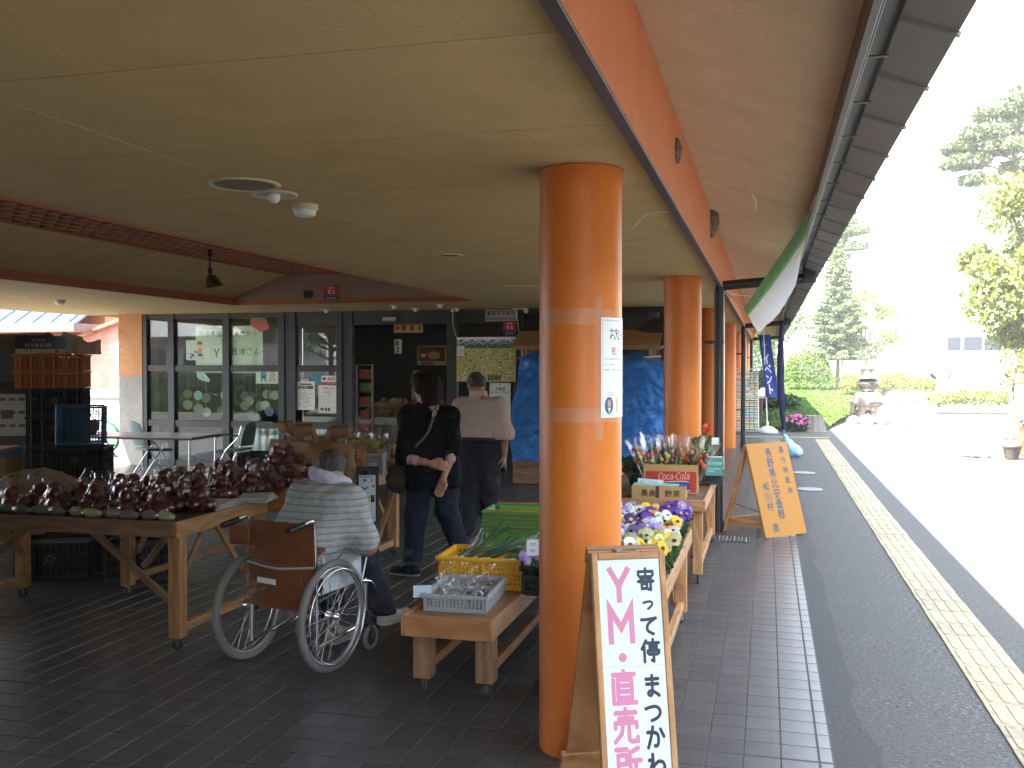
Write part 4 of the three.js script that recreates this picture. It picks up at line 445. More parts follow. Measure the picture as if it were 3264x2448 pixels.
// crate with slotted sides; w along x, d along z
const slots = (w, h, nx, ny, t = 0.006, rimB = 0.02) => { // a wall in the xy plane with rectangular holes
  const s = new THREE.Shape([[-w / 2, 0], [w / 2, 0], [w / 2, h], [-w / 2, h]].map((p) => new THREE.Vector2(...p))), cw = (w - 0.03) / nx, ch = (h - rimB * 2) / ny; for (let i = 0; i < nx; i++) for (let j = 0; j < ny; j++) { const x = -w / 2 + 0.015 + cw * i + cw * 0.2, y = rimB + ch * j + ch * 0.18, p = new THREE.Path(); p.moveTo(x, y); p.lineTo(x, y + ch * 0.64); p.lineTo(x + cw * 0.6, y + ch * 0.64); p.lineTo(x + cw * 0.6, y); s.holes.push(p); } return new THREE.ExtrudeGeometry(s, { depth: t, bevelEnabled: false }); };
function crate(name, label, w, h, d, mat, nx, ny, pos, ry, group, o = {}) {
  const c = thing(name, label, o.cat ?? 'crate', pos, ry, group), rim = o.rim ?? 0.012, nz = Math.max(2, Math.round(nx * d / w));
  mesh('wall', slots(w, h, nx, ny).translate(0, 0, d / 2 - 0.006), mat, c); mesh('wall', slots(w, h, nx, ny).translate(0, 0, -d / 2), mat, c); mesh('wall', slots(d, h, nz, ny).rotateY(PI / 2).translate(w / 2 - 0.006, 0, 0), mat, c); mesh('wall', slots(d, h, nz, ny).rotateY(PI / 2).translate(-w / 2, 0, 0), mat, c);
  mesh('bottom', o.grid ? slots(w - 0.014, d - 0.014, o.grid[0], o.grid[1], 0.004, 0.015).rotateX(-PI / 2).translate(0, 0.002, d / 2 - 0.007) : span(-w / 2 + 0.007, w / 2 - 0.007, 0.001, 0.006, -d / 2 + 0.007, d / 2 - 0.007), mat, c);
  mesh('rim', [span(-w / 2 - rim, w / 2 + rim, h - 0.018, h, d / 2, d / 2 + rim), span(-w / 2 - rim, w / 2 + rim, h - 0.018, h, -d / 2 - rim, -d / 2), span(w / 2, w / 2 + rim, h - 0.018, h, -d / 2, d / 2), span(-w / 2 - rim, -w / 2, h - 0.018, h, -d / 2, d / 2)], o.rimMat ?? mat, c);
  if (o.ribs) mesh('rib', [...Array(o.ribs)].flatMap((_, i) => { const f = (i + 0.5) / o.ribs - 0.5; return [span(f * w - 0.006, f * w + 0.006, 0.004, h - 0.02, d / 2 + 0.001, d / 2 + 0.009), span(w / 2 + 0.001, w / 2 + 0.009, 0.004, h - 0.02, f * d - 0.006, f * d + 0.006)]; }), mat, c);
  if (o.lined) mesh('liner', span(-w / 2 + 0.02, w / 2 - 0.02, 0.008, h - 0.03, -d / 2 + 0.02, d / 2 - 0.02), o.lined, c);
  return c;
}
const blackPl = M([0.02, 0.022, 0.024], 0.5), orangePl = M([0.5, 0.16, 0.03], 0.45, { transmission: 0.15, thickness: 0 }), bluePl = M([0.035, 0.13, 0.26], 0.45), yellowPl = M([0.7, 0.38, 0.012], 0.42), greyPl = M([0.33, 0.35, 0.36], 0.5), greenPl = M([0.2, 0.5, 0.1], 0.4, { transmission: 0.2, thickness: 0 });
{
  const mark = paperM(canvas(128, 90, (x, w, h) => { x.fillStyle = '#1d1f20'; x.fillRect(0, 0, w, h); x.strokeStyle = '#8b8d8a'; x.lineWidth = 5; x.beginPath(); x.moveTo(34, 40); x.lineTo(64, 14); x.lineTo(94, 40); x.stroke(); print(x, 30, 46, 70, 2, 20, 14, '#8b8d8a', 3); }), 0.6);
  const withMark = (c, w, h, d) => { const p = panel(0.16, 0.1, 0.002, mark, blackPl); p.name = 'printed_mark'; p.position.set(0, h * 0.55, d / 2 + 0.012); c.add(p); return c; };
  let c0;
  for (let k = 0; k < 5; k++) { const y = 0.005 + k * 0.277, l = ['black slotted harvest crate at the bottom of the tall stack', 'black harvest crate second from the floor in the tall stack', 'black harvest crate in the middle of the tall stack', 'black harvest crate second from the top of the tall black stack', 'topmost black harvest crate, under the orange crates'][k]; if (!c0) c0 = withMark(crate('harvest_crate', l, 0.52, 0.277, 0.4, blackPl, 12, 3, [-6.87, y, -8.2], 0.5, 'black crates stacked behind the fruit table', { ribs: 5, lined: M([0.012, 0.012, 0.012], 0.9) }), 0.52, 0.277, 0.4); else dup(c0, [-6.87, y, -8.2], 0.5, l); }
  for (let k = 0; k < 3; k++) dup(c0, [-6.42, 0.005 + k * 0.277, -7.95], 0.42, ['black harvest crate at the bottom of the short stack under the blue basket', 'black harvest crate in the middle of the short stack under the blue basket', 'topmost black harvest crate of the short stack, under the blue basket'][k]);
  dup(c0, [-4.6, 0.005, -6.4], 0.5, 'black harvest crate on the floor beneath the tables, nearer to the trestle legs'); dup(c0, [-5.05, 0.005, -6.95], 0.4, 'black harvest crate on the floor further under the tables'); dup(c0, [-5.3, 0.005, -6.3], 0.45, 'black harvest crate on the floor beneath the end of the fruit table');
  { const d = dup(c0, [-4.05, 0.75, -7.3], 0.1, 'black crate standing on the rice table behind the apples'); d.scale.set(0.8, 0.5, 0.7); }
  const oc = crate('orange_crate', 'lower orange slotted crate on top of the tall black stack', 0.62, 0.165, 0.42, orangePl, 14, 4, [-6.93, 1.395, -8.2], 0.5, 'orange crates on the black stack', { ribs: 6, lined: M([0.3, 0.085, 0.02], 0.7) }); dup(oc, [-6.93, 1.562, -8.2], 0.5, 'upper orange slotted crate under the printed carton');
  const bb = crate('blue_basket', 'blue mesh basket stood on its side on the short black stack', 0.42, 0.13, 0.36, bluePl, 14, 3, [-6.3, 1.02, -7.78], 0, undefined, { cat: 'basket', grid: [14, 11] }); bb.rotation.set(PI / 2 - 0.05, 0.42, 0.06, 'YXZ'); bb.rotation.order = 'YXZ'; bb.position.set(-6.33, 1.05, -7.9);
  const hy = canvas(420, 220, (x, w, h) => { x.fillStyle = '#20242c'; x.fillRect(0, 0, w, h * 0.72); const g = x.createLinearGradient(200, 0, w, 0); g.addColorStop(0, '#20242c'); g.addColorStop(1, '#5c86a4'); x.fillStyle = g; x.fillRect(200, 0, w, h * 0.72); x.fillStyle = '#b8b3a6'; x.fillRect(0, h * 0.72, w, h); x.fillStyle = '#b9b6ae'; x.font = 'bold 44px serif'; x.textAlign = 'center'; x.fillText('1ARK', 190, 66); x.font = 'bold 62px sans-serif'; x.fillText('HYBRID', 190, 138, 320); x.fillStyle = '#8c2f28'; x.fillRect(330, 172, 26, 26); print(x, 50, 180, 250, 1, 10, 18, '#8f8a80', 5); });
  const bx2 = thing('printed_carton', 'dark printed carton lettered HYBRID on the orange crates', 'carton', [-7.02, 1.73, -8.18], 0.5); const cp = panel(0.46, 0.18, 0.3, paperM(hy, 0.5), M([0.4, 0.4, 0.36], 0.7)); cp.name = 'box'; cp.position.y = 0.091; bx2.add(cp); mesh('flap', [plank([0.235, 0.02, 0.1], [0.29, 0.2, 0.1], 0.2, 0.004, V(0, 0, 1)), plank([0.25, 0.02, -0.05], [0.34, 0.16, -0.06], 0.16, 0.004, V(0, 0, 1))], M([0.45, 0.42, 0.34], 0.8), bx2);
  const cb2 = thing('beige_carton', 'crushed pale carton beside the printed carton', 'carton', [-6.64, 1.73, -8.35], 0.5); mesh('box', sheet((u, v) => { const a = u * 2 * PI, r = 1 + 0.06 * noise(u * 8, v * 4); return [0.11 * r * Math.sign(Math.cos(a)) * Math.pow(Math.abs(Math.cos(a)), 0.4), v * (0.12 + 0.03 * Math.cos(a)), 0.1 * r * Math.sign(Math.sin(a)) * Math.pow(Math.abs(Math.sin(a)), 0.4)]; }, 40, 6, 1, 1, 0.004), M([0.5, 0.38, 0.26], 0.8), cb2);
  const bk = thing('dark_machine', 'dark rounded machine standing behind the stacked crates', 'machine', [-7.75, 0, -8.6], 0.4); mesh('body', [span(-0.35, 0.35, 0, 1.2, -0.3, 0.3, 0.03)], M([0.03, 0.03, 0.032], 0.5), bk); mesh('hood', at(new THREE.CylinderGeometry(0.3, 0.32, 0.7, 24).rotateZ(PI / 2), 0, 1.65, 0), M([0.035, 0.03, 0.028], 0.5), bk); mesh('neck', span(-0.2, 0.2, 1.2, 1.45, -0.2, 0.2, 0.02), black, bk);
  poster('paper_sheets', 'white printed sheets pinned beside the tall black stack', 'paper', 0.3, 0.42, 0.004, paperM(canvas(150, 210, (x, w, h) => { x.fillStyle = '#a8a8a2'; x.fillRect(0, 0, w, h); x.fillStyle = '#555'; for (let i = 0; i < 3; i++) for (let j = 0; j < 3; j++) x.fillRect(20 + i * 44, 20 + j * 66, 30, 14); x.fillStyle = '#6b4a40'; x.fillRect(28, 80, 56, 44); })), [-7.35, 1.12, -8.1], 0.45);
  const ob = thing('brown_carton', 'brown carton with a blue strip beside the black crates', 'carton', [-7.05, 0, -7.35], 0.3); mesh('box', span(-0.3, 0.3, 0, 0.86, -0.22, 0.22), M([0.34, 0.17, 0.07], 0.8, { map: cloudT }), ob); mesh('blue_strip', span(-0.301, 0.301, 0.78, 0.84, -0.221, 0.221), bluePl, ob);
}
// ----- apples in bags -----
const appleG = (() => { const p = []; for (let i = 0; i <= 20; i++) { const a = -PI / 2 + PI * i / 20, c = Math.cos(a), s = Math.sin(a); p.push([0.043 * Math.pow(c, 0.86) * (1 + 0.05 * s), 0.04 * s - 0.009 * Math.pow(Math.max(0, s), 14) * 1.4 + 0.005 * Math.pow(Math.max(0, -s), 14)]); } return lathe(p, 24); })();
const appleT = [1, 2, 3].map((s) => tex(128, (u, v) => { const st = wrapNoise(u, v, 24, s) * 0.4 + wrapNoise(u, v, 5, s + 4) * 0.8, y = Math.max(0, st - 0.1) * 0.5 + (v < 0.12 ? 0.12 - v : 0) * 2; return [0.105 + y * 0.3 + wrapNoise(u, v, 60, s) * 0.02, 0.006 + y * 0.13, 0.011 + y * 0.02]; }, true)), appleM = appleT.map((t) => M([1, 1, 1], 0.32, { map: t, clearcoat: 0.3, clearcoatRoughness: 0.25 }));
const stemM = M([0.08, 0.05, 0.02], 0.9), labelM = paperM(canvas(64, 40, (x, w, h) => { x.fillStyle = '#d9d9de'; x.fillRect(0, 0, w, h); print(x, 6, 6, 50, 3, 11, 8, '#555', 3); }));
const bagVariants = [0, 1, 2, 3].map((k) => {
  const r = rng(50 + k), sp = [[-0.05, 0.042, 0.04], [0.048, 0.042, 0.045], [-0.045, 0.042, -0.048], [0.05, 0.042, -0.042], [0.0, 0.108, 0.0]]; if (k % 2) sp.push([0.13, 0.043, 0.0], [0.08, 0.105, 0.03]);
  const pts = sp.map(([x, y, z]) => [x + (r() - 0.5) * 0.012, y, z + (r() - 0.5) * 0.012]), nx = k % 2 ? 0.1 : 0.05, f = blend([...pts.map((p) => ball(p, 0.047)), limb([nx * 0.4, 0.11, 0], [nx, 0.165, 0.01], 0.03, 0.012), limb([nx, 0.165, 0.01], [nx + 0.03, 0.185, 0.02 * (k - 1)], 0.01, 0.026)], 0.05);
  return { pts, film: net((x, y, z) => Math.max(f(x, y, z) + noise(x * 45, y * 30 + k * 9, z * 45) * 0.007 + Math.abs(noise(x * 90 + k, y * 60, z * 90)) * 0.004, -y + 0.0005), [-0.13, -0.02, -0.14, 0.25, 0.3, 0.14], 0.009) };
});
{
  let made = [];
  const bag = (x, z, y, a, k, extra) => {
    const label = extra ?? 'clear bag of dark red apples among the rows on the fruit table', grp = 'bags of apples on the tables';
    if (made[k]) { const d = dup(made[k], [x, y, z], a, label); return d; }
    const o = made[k] = thing('apple_bag', label, 'bag of apples', [x, y, z], a, grp), v = bagVariants[k];
    v.pts.forEach((p, i) => { const m = mesh('apple', appleG, appleM[(i + k) % 3], o); m.position.set(...p); m.rotation.set(rr(-0.9, 0.9), rr(0, 6), rr(-0.9, 0.9)); mesh('apple_stem', rod([0, 0.03, 0], [0.004, 0.044, 0], 0.0016, 5), stemM, m); });
    mesh('plastic_film', v.film, film, o); if (k % 2) { const l = mesh('price_label', bx(0.032, 0.022, 0.001, 0, 0, 0), labelM, o); l.position.set(0.01, 0.135, 0.055); l.rotation.set(-0.6, 0.2, 0.1); } return o;
  };
  const top = 0.735, S = []; for (let i = 0; i < 5; i++) for (let j = 0; j < 4; j++) S.push([-4.42 + i * 0.255 + rr(-0.04, 0.04) + j * 0.06, -4.92 - j * 0.23 + rr(-0.03, 0.03)]);
  for (let i = 0; i < 4; i++) for (let j = 0; j < 4; j++) S.push([-4.12 + i * 0.24 + rr(-0.03, 0.03), -5.9 - j * 0.26 + rr(-0.03, 0.03)]);
  const rowOf = (z) => z > -5.05 ? 'in the row just behind the wrapped vegetables' : z > -5.28 ? 'in the second row of the fruit table' : z > -5.52 ? 'in the third row of the fruit table' : z > -5.75 ? 'along the back edge of the fruit table' : z > -6.05 ? 'in the first row on the rice table' : z > -6.32 ? 'in the second row on the rice table' : z > -6.58 ? 'in the third row on the rice table' : 'on the rice table beside the kraft bags';
  S.filter(([x, z]) => !(x > -3.32)).forEach(([x, z], i) => bag(x, z, top, rr(0, 6.3), i % 4, 'clear bag of dark red apples ' + rowOf(z)));
  for (const [x, z, i] of [[-3.45, -6.55, 3]]) bag(x, z, top + 0.14, rr(0, 6), i, 'clear bag of apples lying on top of the other apple bags');
  // front row: vegetables wrapped on foam trays
  const eg = [[0.42, 0.5, 0.25], [0.23, 0.2, 0.27], [0.3, 0.26, 0.2], [0.2, 0.24, 0.2]].map((c) => M(c, 0.35)); const vegNames = ['pale green gourd', 'mauve aubergine', 'tan sweet potato', 'grey-green squash'];
  for (let i = 0; i < 11; i++) { const k = [1, 3, 1, 3, 1, 0, 0, 2, 1, 2, 0][i], x = -4.52 + i * 0.122, o = thing('wrapped_vegetable', vegNames[k] + ' wrapped in film along the front edge of the fruit table', 'vegetable', [x, 0.736, -4.79 - 0.02 * (i % 2)], rr(-0.3, 0.3), 'wrapped vegetables on the table edge'); mesh('vegetable', net((a, b, c) => blend([ball([-0.02, 0.026, 0], 0.035, 0.026, 0.026), ball([0.025, 0.024, 0.004], 0.04, 0.023, 0.022)], 0.03)(a, b, c) + 0.003 * noise(a * 40, b * 40, c * 40), [-0.09, -0.005, -0.06, 0.09, 0.07, 0.06], 0.008), eg[k], o); mesh('wrap_film', net((a, b, c) => ball([0, 0.026, 0], 0.075, 0.032, 0.04)(a, b, c) + 0.004 * noise(a * 60, b * 60, c * 60), [-0.1, -0.015, -0.07, 0.1, 0.08, 0.07], 0.011), film, o); }
  const mat = tag(mesh('green_mat', bx(1.86, 0.006, 0.92, -4.125, 0.7365, -5.2), M([0.02, 0.035, 0.016], 0.95)), 'dark green mat under the apple bags on the fruit table', 'mat');
  // printed cloth heap
  const ct = canvas(256, 256, (x, w, h) => { x.fillStyle = '#a59b8c'; x.fillRect(0, 0, w, h); const r = rng(4); for (let k = 0; k < 120; k++) { x.fillStyle = ['#6b5a4c', '#7f8072', '#8a5f52', '#b8b0a2'][Math.floor(r() * 4)]; x.fillRect(Math.floor(r() * 12) * 22 + 4, Math.floor(r() * 12) * 22 + 4, 12, 10); } });
  tag(mesh('printed_cloth', sheet((u, v) => [-5.02 + 0.72 * u, 0.742 + 0.19 * Math.pow(Math.sin(PI * Math.min(1, u * 0.86 + 0.1)), 1.3) * Math.sin(PI * (0.1 + 0.8 * v)) + 0.02 * noise(u * 9, v * 9), -5.68 + 0.62 * v + 0.04 * noise(u * 4, v * 3)], 40, 30, 1.4, 1.2, 0.003), paperM(ct, 0.9)), 'crumpled pale printed cloth heaped on the back of the fruit table', 'cloth');
  const sg = paperM(canvas(420, 120, (x, w, h) => { x.fillStyle = '#cfd2d0'; x.fillRect(0, 0, w, h); words(x, '農産加工所', 16, 18, 76, { fill: '#2b3570', wt: 0.13, gap: 1.04 }); })); poster('produce_sign', 'white sign with blue lettering fixed to the table edge beside the wheelchair', 'sign', 0.62, 0.12, 0.008, sg, [-2.993, 0.69, -6.08], PI / 2);
  const tr = thing('tray_stack', 'stack of flat foam trays at the edge of the fruit table', 'trays', [-3.3, 0.74, -5.3]); for (let i = 0; i < 3; i++) mesh('foam_tray', at(cb(0.2, 0.012, 0.3, 0.005), 0, 0.007 + i * 0.0125, 0.01 * i, 0, 0.1 * i), M([0.5, 0.52, 0.52], 0.7), tr); dup(tr, [-3.2, 0.74, -5.62], 0.2, 'second stack of flat foam trays beside the sitting man');
}
// ----- kraft rice bags and other goods -----
{
  const kraftT = tex(256, (u, v) => { const k = 0.86 + wrapNoise(u, v, 30, 3) * 0.12 + wrapNoise(u, v, 5, 5) * 0.25; return [0.4 * k, 0.235 * k, 0.115 * k]; }, true), kraft = M([1, 1, 1], 0.85, { map: kraftT, bumpMap: grainB, bumpScale: 0.002 });
  const bagG = (w, h, d, s, lean = 0) => sheet((u, v) => { const a = u * 2 * PI, q = v < 0.72 ? 0 : (v - 0.72) / 0.28, pw = 0.35; let x = Math.sign(Math.cos(a)) * Math.pow(Math.abs(Math.cos(a)), pw) * w / 2, z = Math.sign(Math.sin(a)) * Math.pow(Math.abs(Math.sin(a)), pw) * d / 2; z *= 1 - 0.94 * Math.min(1, q * 1.25); const c = 0.012 * noise(x * 14 + s, v * 7, z * 14 + s) + 0.006 * noise(x * 40, v * 20 + s, z * 40); x *= 1 + 0.04 * Math.sin(v * 5 + s); return [x + c + lean * v * v * h, Math.max(0.0, v * h), z + c + q * 0.02]; }, 44, 22, 1, 1);
  const rl = paperM(canvas(90, 60, (x, w, h) => { x.fillStyle = '#d8dade'; x.fillRect(0, 0, w, h); x.strokeStyle = '#6b83ad'; x.strokeRect(4, 4, 82, 52); print(x, 12, 12, 66, 3, 14, 11, '#4a5c86', 2); })), rice = paperM(canvas(200, 260, (x, w, h) => { x.fillStyle = '#b48a5a'; x.fillRect(0, 0, w, h); x.fillStyle = '#c5583a'; x.beginPath(); x.moveTo(0, 130); x.lineTo(200, 90); x.lineTo(200, 260); x.lineTo(0, 260); x.fill(); words(x, '米', 50, 14, 100, { fill: '#2b2119', wt: 0.14 }); x.fillStyle = '#d8b088'; x.fillRect(120, 150, 22, 80); }), 0.85);
  const spots = [[-3.1, -6.72, 0.17, 0.3, 'kraft paper rice bag with a blue price label, at the table edge', 0], [-3.13, -7.02, 0.16, 0.27, 'kraft rice bag printed with a black rice character and red flash', 1], [-3.13, -6.45, 0.15, 0.27, 'kraft paper bag just behind the sitting man\'s head', 0], [-3.38, -6.95, 0.16, 0.29, 'kraft paper bag in the middle row of rice bags', 0], [-3.42, -6.7, 0.16, 0.3, 'kraft paper bag with a folded top in the middle row', 0], [-3.62, -7.1, 0.17, 0.32, 'kraft paper bag in the back row under the leaning ones', 0], [-3.68, -6.85, 0.17, 0.3, 'kraft paper bag at the inner end of the back row', 0], [-3.52, -7.35, 0.16, 0.3, 'kraft paper bag beside the green pears', 0], [-3.85, -7.15, 0.17, 0.28, 'kraft paper bag furthest in, beside the black crate', 0]];
  spots.forEach(([x, z, w, h, l, p], i) => { const o = thing('rice_bag', l, 'paper bag', [x, 0.735, z], rr(-0.25, 0.3), 'kraft bags of rice on the table'); mesh('paper', bagG(w, h, 0.11, i * 3.7), kraft, o); const m = panel(p ? 0.13 : 0.055, p ? 0.2 : 0.04, 0.001, p ? rice : rl, kraft); m.name = p ? 'printed_front' : 'price_label'; m.position.set(p ? 0 : 0.02, p ? 0.13 : 0.17 + 0.02 * (i % 3), 0.062); m.rotation.y = 0.05; o.add(m); });
  [[-3.45, 1.02, -6.85, 0.5], [-3.6, 1.03, -7.05, -0.4], [-3.35, 0.99, -7.1, 0.9]].forEach(([x, y, z, a], i) => { const o = thing('rice_bag', ['kraft bag lying on top of the rice bags, folded end up', 'kraft bag lying highest on the heap of rice bags', 'kraft bag lying across the heap beside the pears'][i], 'paper bag', [x, y, z], a, 'kraft bags of rice on the table'); o.rotation.set(0.9, a, 0.2, 'YXZ'); mesh('paper', bagG(0.15, 0.26, 0.1, 20 + i), kraft, o); const m = panel(0.06, 0.045, 0.001, rl, kraft); m.name = 'price_label'; m.position.set(0.02, 0.14, 0.058); o.add(m); });
  const pearM = M([0.3, 0.32, 0.07], 0.4); [[-3.35, 1.0, -7.42], [-3.27, 1.0, -7.36], [-3.2, 0.995, -7.45], [-3.3, 1.02, -7.52], [-3.13, 0.99, -7.4]].forEach(([x, y, z]) => { const o = thing('green_pear', 'round green pear heaped behind the rice bags', 'pear', [x, y - 0.03, z], rnd() * 6, 'green pears behind the rice bags'); mesh('fruit', appleG, pearM, o); mesh('pear_stem', rod([0, 0.03, 0], [0.004, 0.05, 0], 0.002, 5), stemM, o); });
  const pb = thing('pear_box', 'low carton holding the green pears on the rice table', 'carton', [-3.27, 0.735, -7.45]); mesh('box', [span(-0.2, 0.2, 0, 0.2, -0.13, 0.13)], kraft, pb);
  const tub = thing('plastic_tub', 'clear grey plastic tub with a blue label beside the rice bags', 'tub', [-3.1, 0.735, -7.3], 0.2); mesh('tub_wall', [span(-0.09, 0.09, 0, 0.16, 0.085, 0.089), span(-0.09, 0.09, 0, 0.16, -0.089, -0.085), span(0.09, 0.094, 0, 0.16, -0.085, 0.085), span(-0.094, -0.09, 0, 0.16, -0.085, 0.085)], M([0.5, 0.53, 0.56], 0.3, { transmission: 0.5, thickness: 0 }), tub); mesh('tub_rim', [span(-0.1, 0.1, 0.16, 0.172, 0.08, 0.1), span(-0.1, 0.1, 0.16, 0.172, -0.1, -0.08), span(0.08, 0.1, 0.16, 0.172, -0.08, 0.08), span(-0.1, -0.08, 0.16, 0.172, -0.08, 0.08)], M([0.6, 0.62, 0.64], 0.25), tub); const tl = panel(0.06, 0.055, 0.001, rl, white); tl.name = 'price_label'; tl.position.set(0.02, 0.07, 0.09); tub.add(tl);
  // cellophane bags gathered at the neck
  const cel = [0, 1, 2].map((k) => sheet((u, v) => { const a = u * 2 * PI, n = v < 0.6 ? Math.sin(PI * (0.12 + v * 0.75)) : 0.22 + (v > 0.7 ? (v - 0.7) * 2.4 : 0), r = 0.062 * n * (1 + 0.28 * noise(Math.cos(a) * 3 + k, v * 6, Math.sin(a) * 3)); return [r * Math.cos(a), v * 0.2, r * Math.sin(a)]; }, 30, 16)), fr = [[0.3, 0.08, 0.03], [0.4, 0.2, 0.04], [0.28, 0.26, 0.06]].map((c) => M(c, 0.35));
  for (let i = 0; i < 12; i++) { const x = -3.5 + (i % 4) * 0.13 + rr(-0.02, 0.02), z = -7.45 - Math.floor(i / 4) * 0.1, o = thing('cellophane_bag', 'cellophane bag of small produce with a twisted crinkled neck on the rice table', 'bag', [x + 0.15, 0.735 + 0.06 * (2 - Math.floor(i / 4)) + 0.1, z], rnd() * 6, 'cellophane bags at the end of the rice table'); mesh('cellophane', cel[i % 3], film, o); for (let k = 0; k < 4; k++) mesh('produce', new THREE.SphereGeometry(0.022, 12, 8).translate(0.024 * Math.cos(k * 1.57), 0.03 + 0.012 * (k % 2), 0.024 * Math.sin(k * 1.57)), fr[(i + k) % 3], o); }
  const rz = thing('goods_riser', 'low dark wooden riser under the cellophane bags', 'riser', [-3.2, 0.735, -7.6]); mesh('riser_board', span(-0.35, 0.2, 0, 0.09, -0.13, 0.1), oldWood, rz);
  const clip = thing('price_clipboard', 'black clipboard with a price poster hung on the rice table', 'clipboard', [-2.9, 0.44, -6.72], 0.3); mesh('board', [at(cb(0.17, 0.44, 0.008, 0.002), 0, 0.2, 0), rod([0, 0.36, 0.006], [0, 0.39, 0.006], 0.02, 12)], M([0.02, 0.02, 0.022], 0.5), clip);
  const cs = panel(0.125, 0.35, 0.001, paperM(canvas(150, 420, (x, w, h) => { x.fillStyle = '#d9dfe8'; x.fillRect(0, 0, w, h); print(x, 14, 12, 120, 1, 10, 12, '#445', 2); words(x, '計りす', 40, 34, 30, { fill: '#26304a', wt: 0.14 }); x.strokeStyle = '#3d6ca8'; x.lineWidth = 5; for (let k = 0; k < 4; k++) { x.beginPath(); x.arc(50, 96 + k * 5, 34 - k * 8, 0.2, 3); x.stroke(); } words(x, '新米', 88, 84, 30, { fill: '#c23b44', wt: 0.18, gap: 0.9 }); x.fillStyle = '#e3dd4a'; x.fillRect(8, 190, 92, 26); x.fillRect(8, 226, 92, 22); x.fillStyle = '#3c3a34'; x.fillRect(106, 180, 34, 66); x.fillStyle = '#e3dd4a'; x.fillRect(20, 290, 50, 18); x.fillRect(20, 330, 50, 16); print(x, 16, 194, 84, 2, 34, 14, '#55523a', 5); print(x, 12, 380, 120, 1, 10, 16, '#8aa04e', 4); })), white); cs.name = 'poster_sheet'; cs.position.set(0, 0.18, 0.0055); clip.add(cs); mesh('hanger', tube([[-0.01, 0.4, 0], [-0.03, 0.35, -0.05], [-0.08, 0.3, -0.1]].map(([a, b, c]) => [a, b, c]), 0.002, 10, 5), rubber, clip);
}
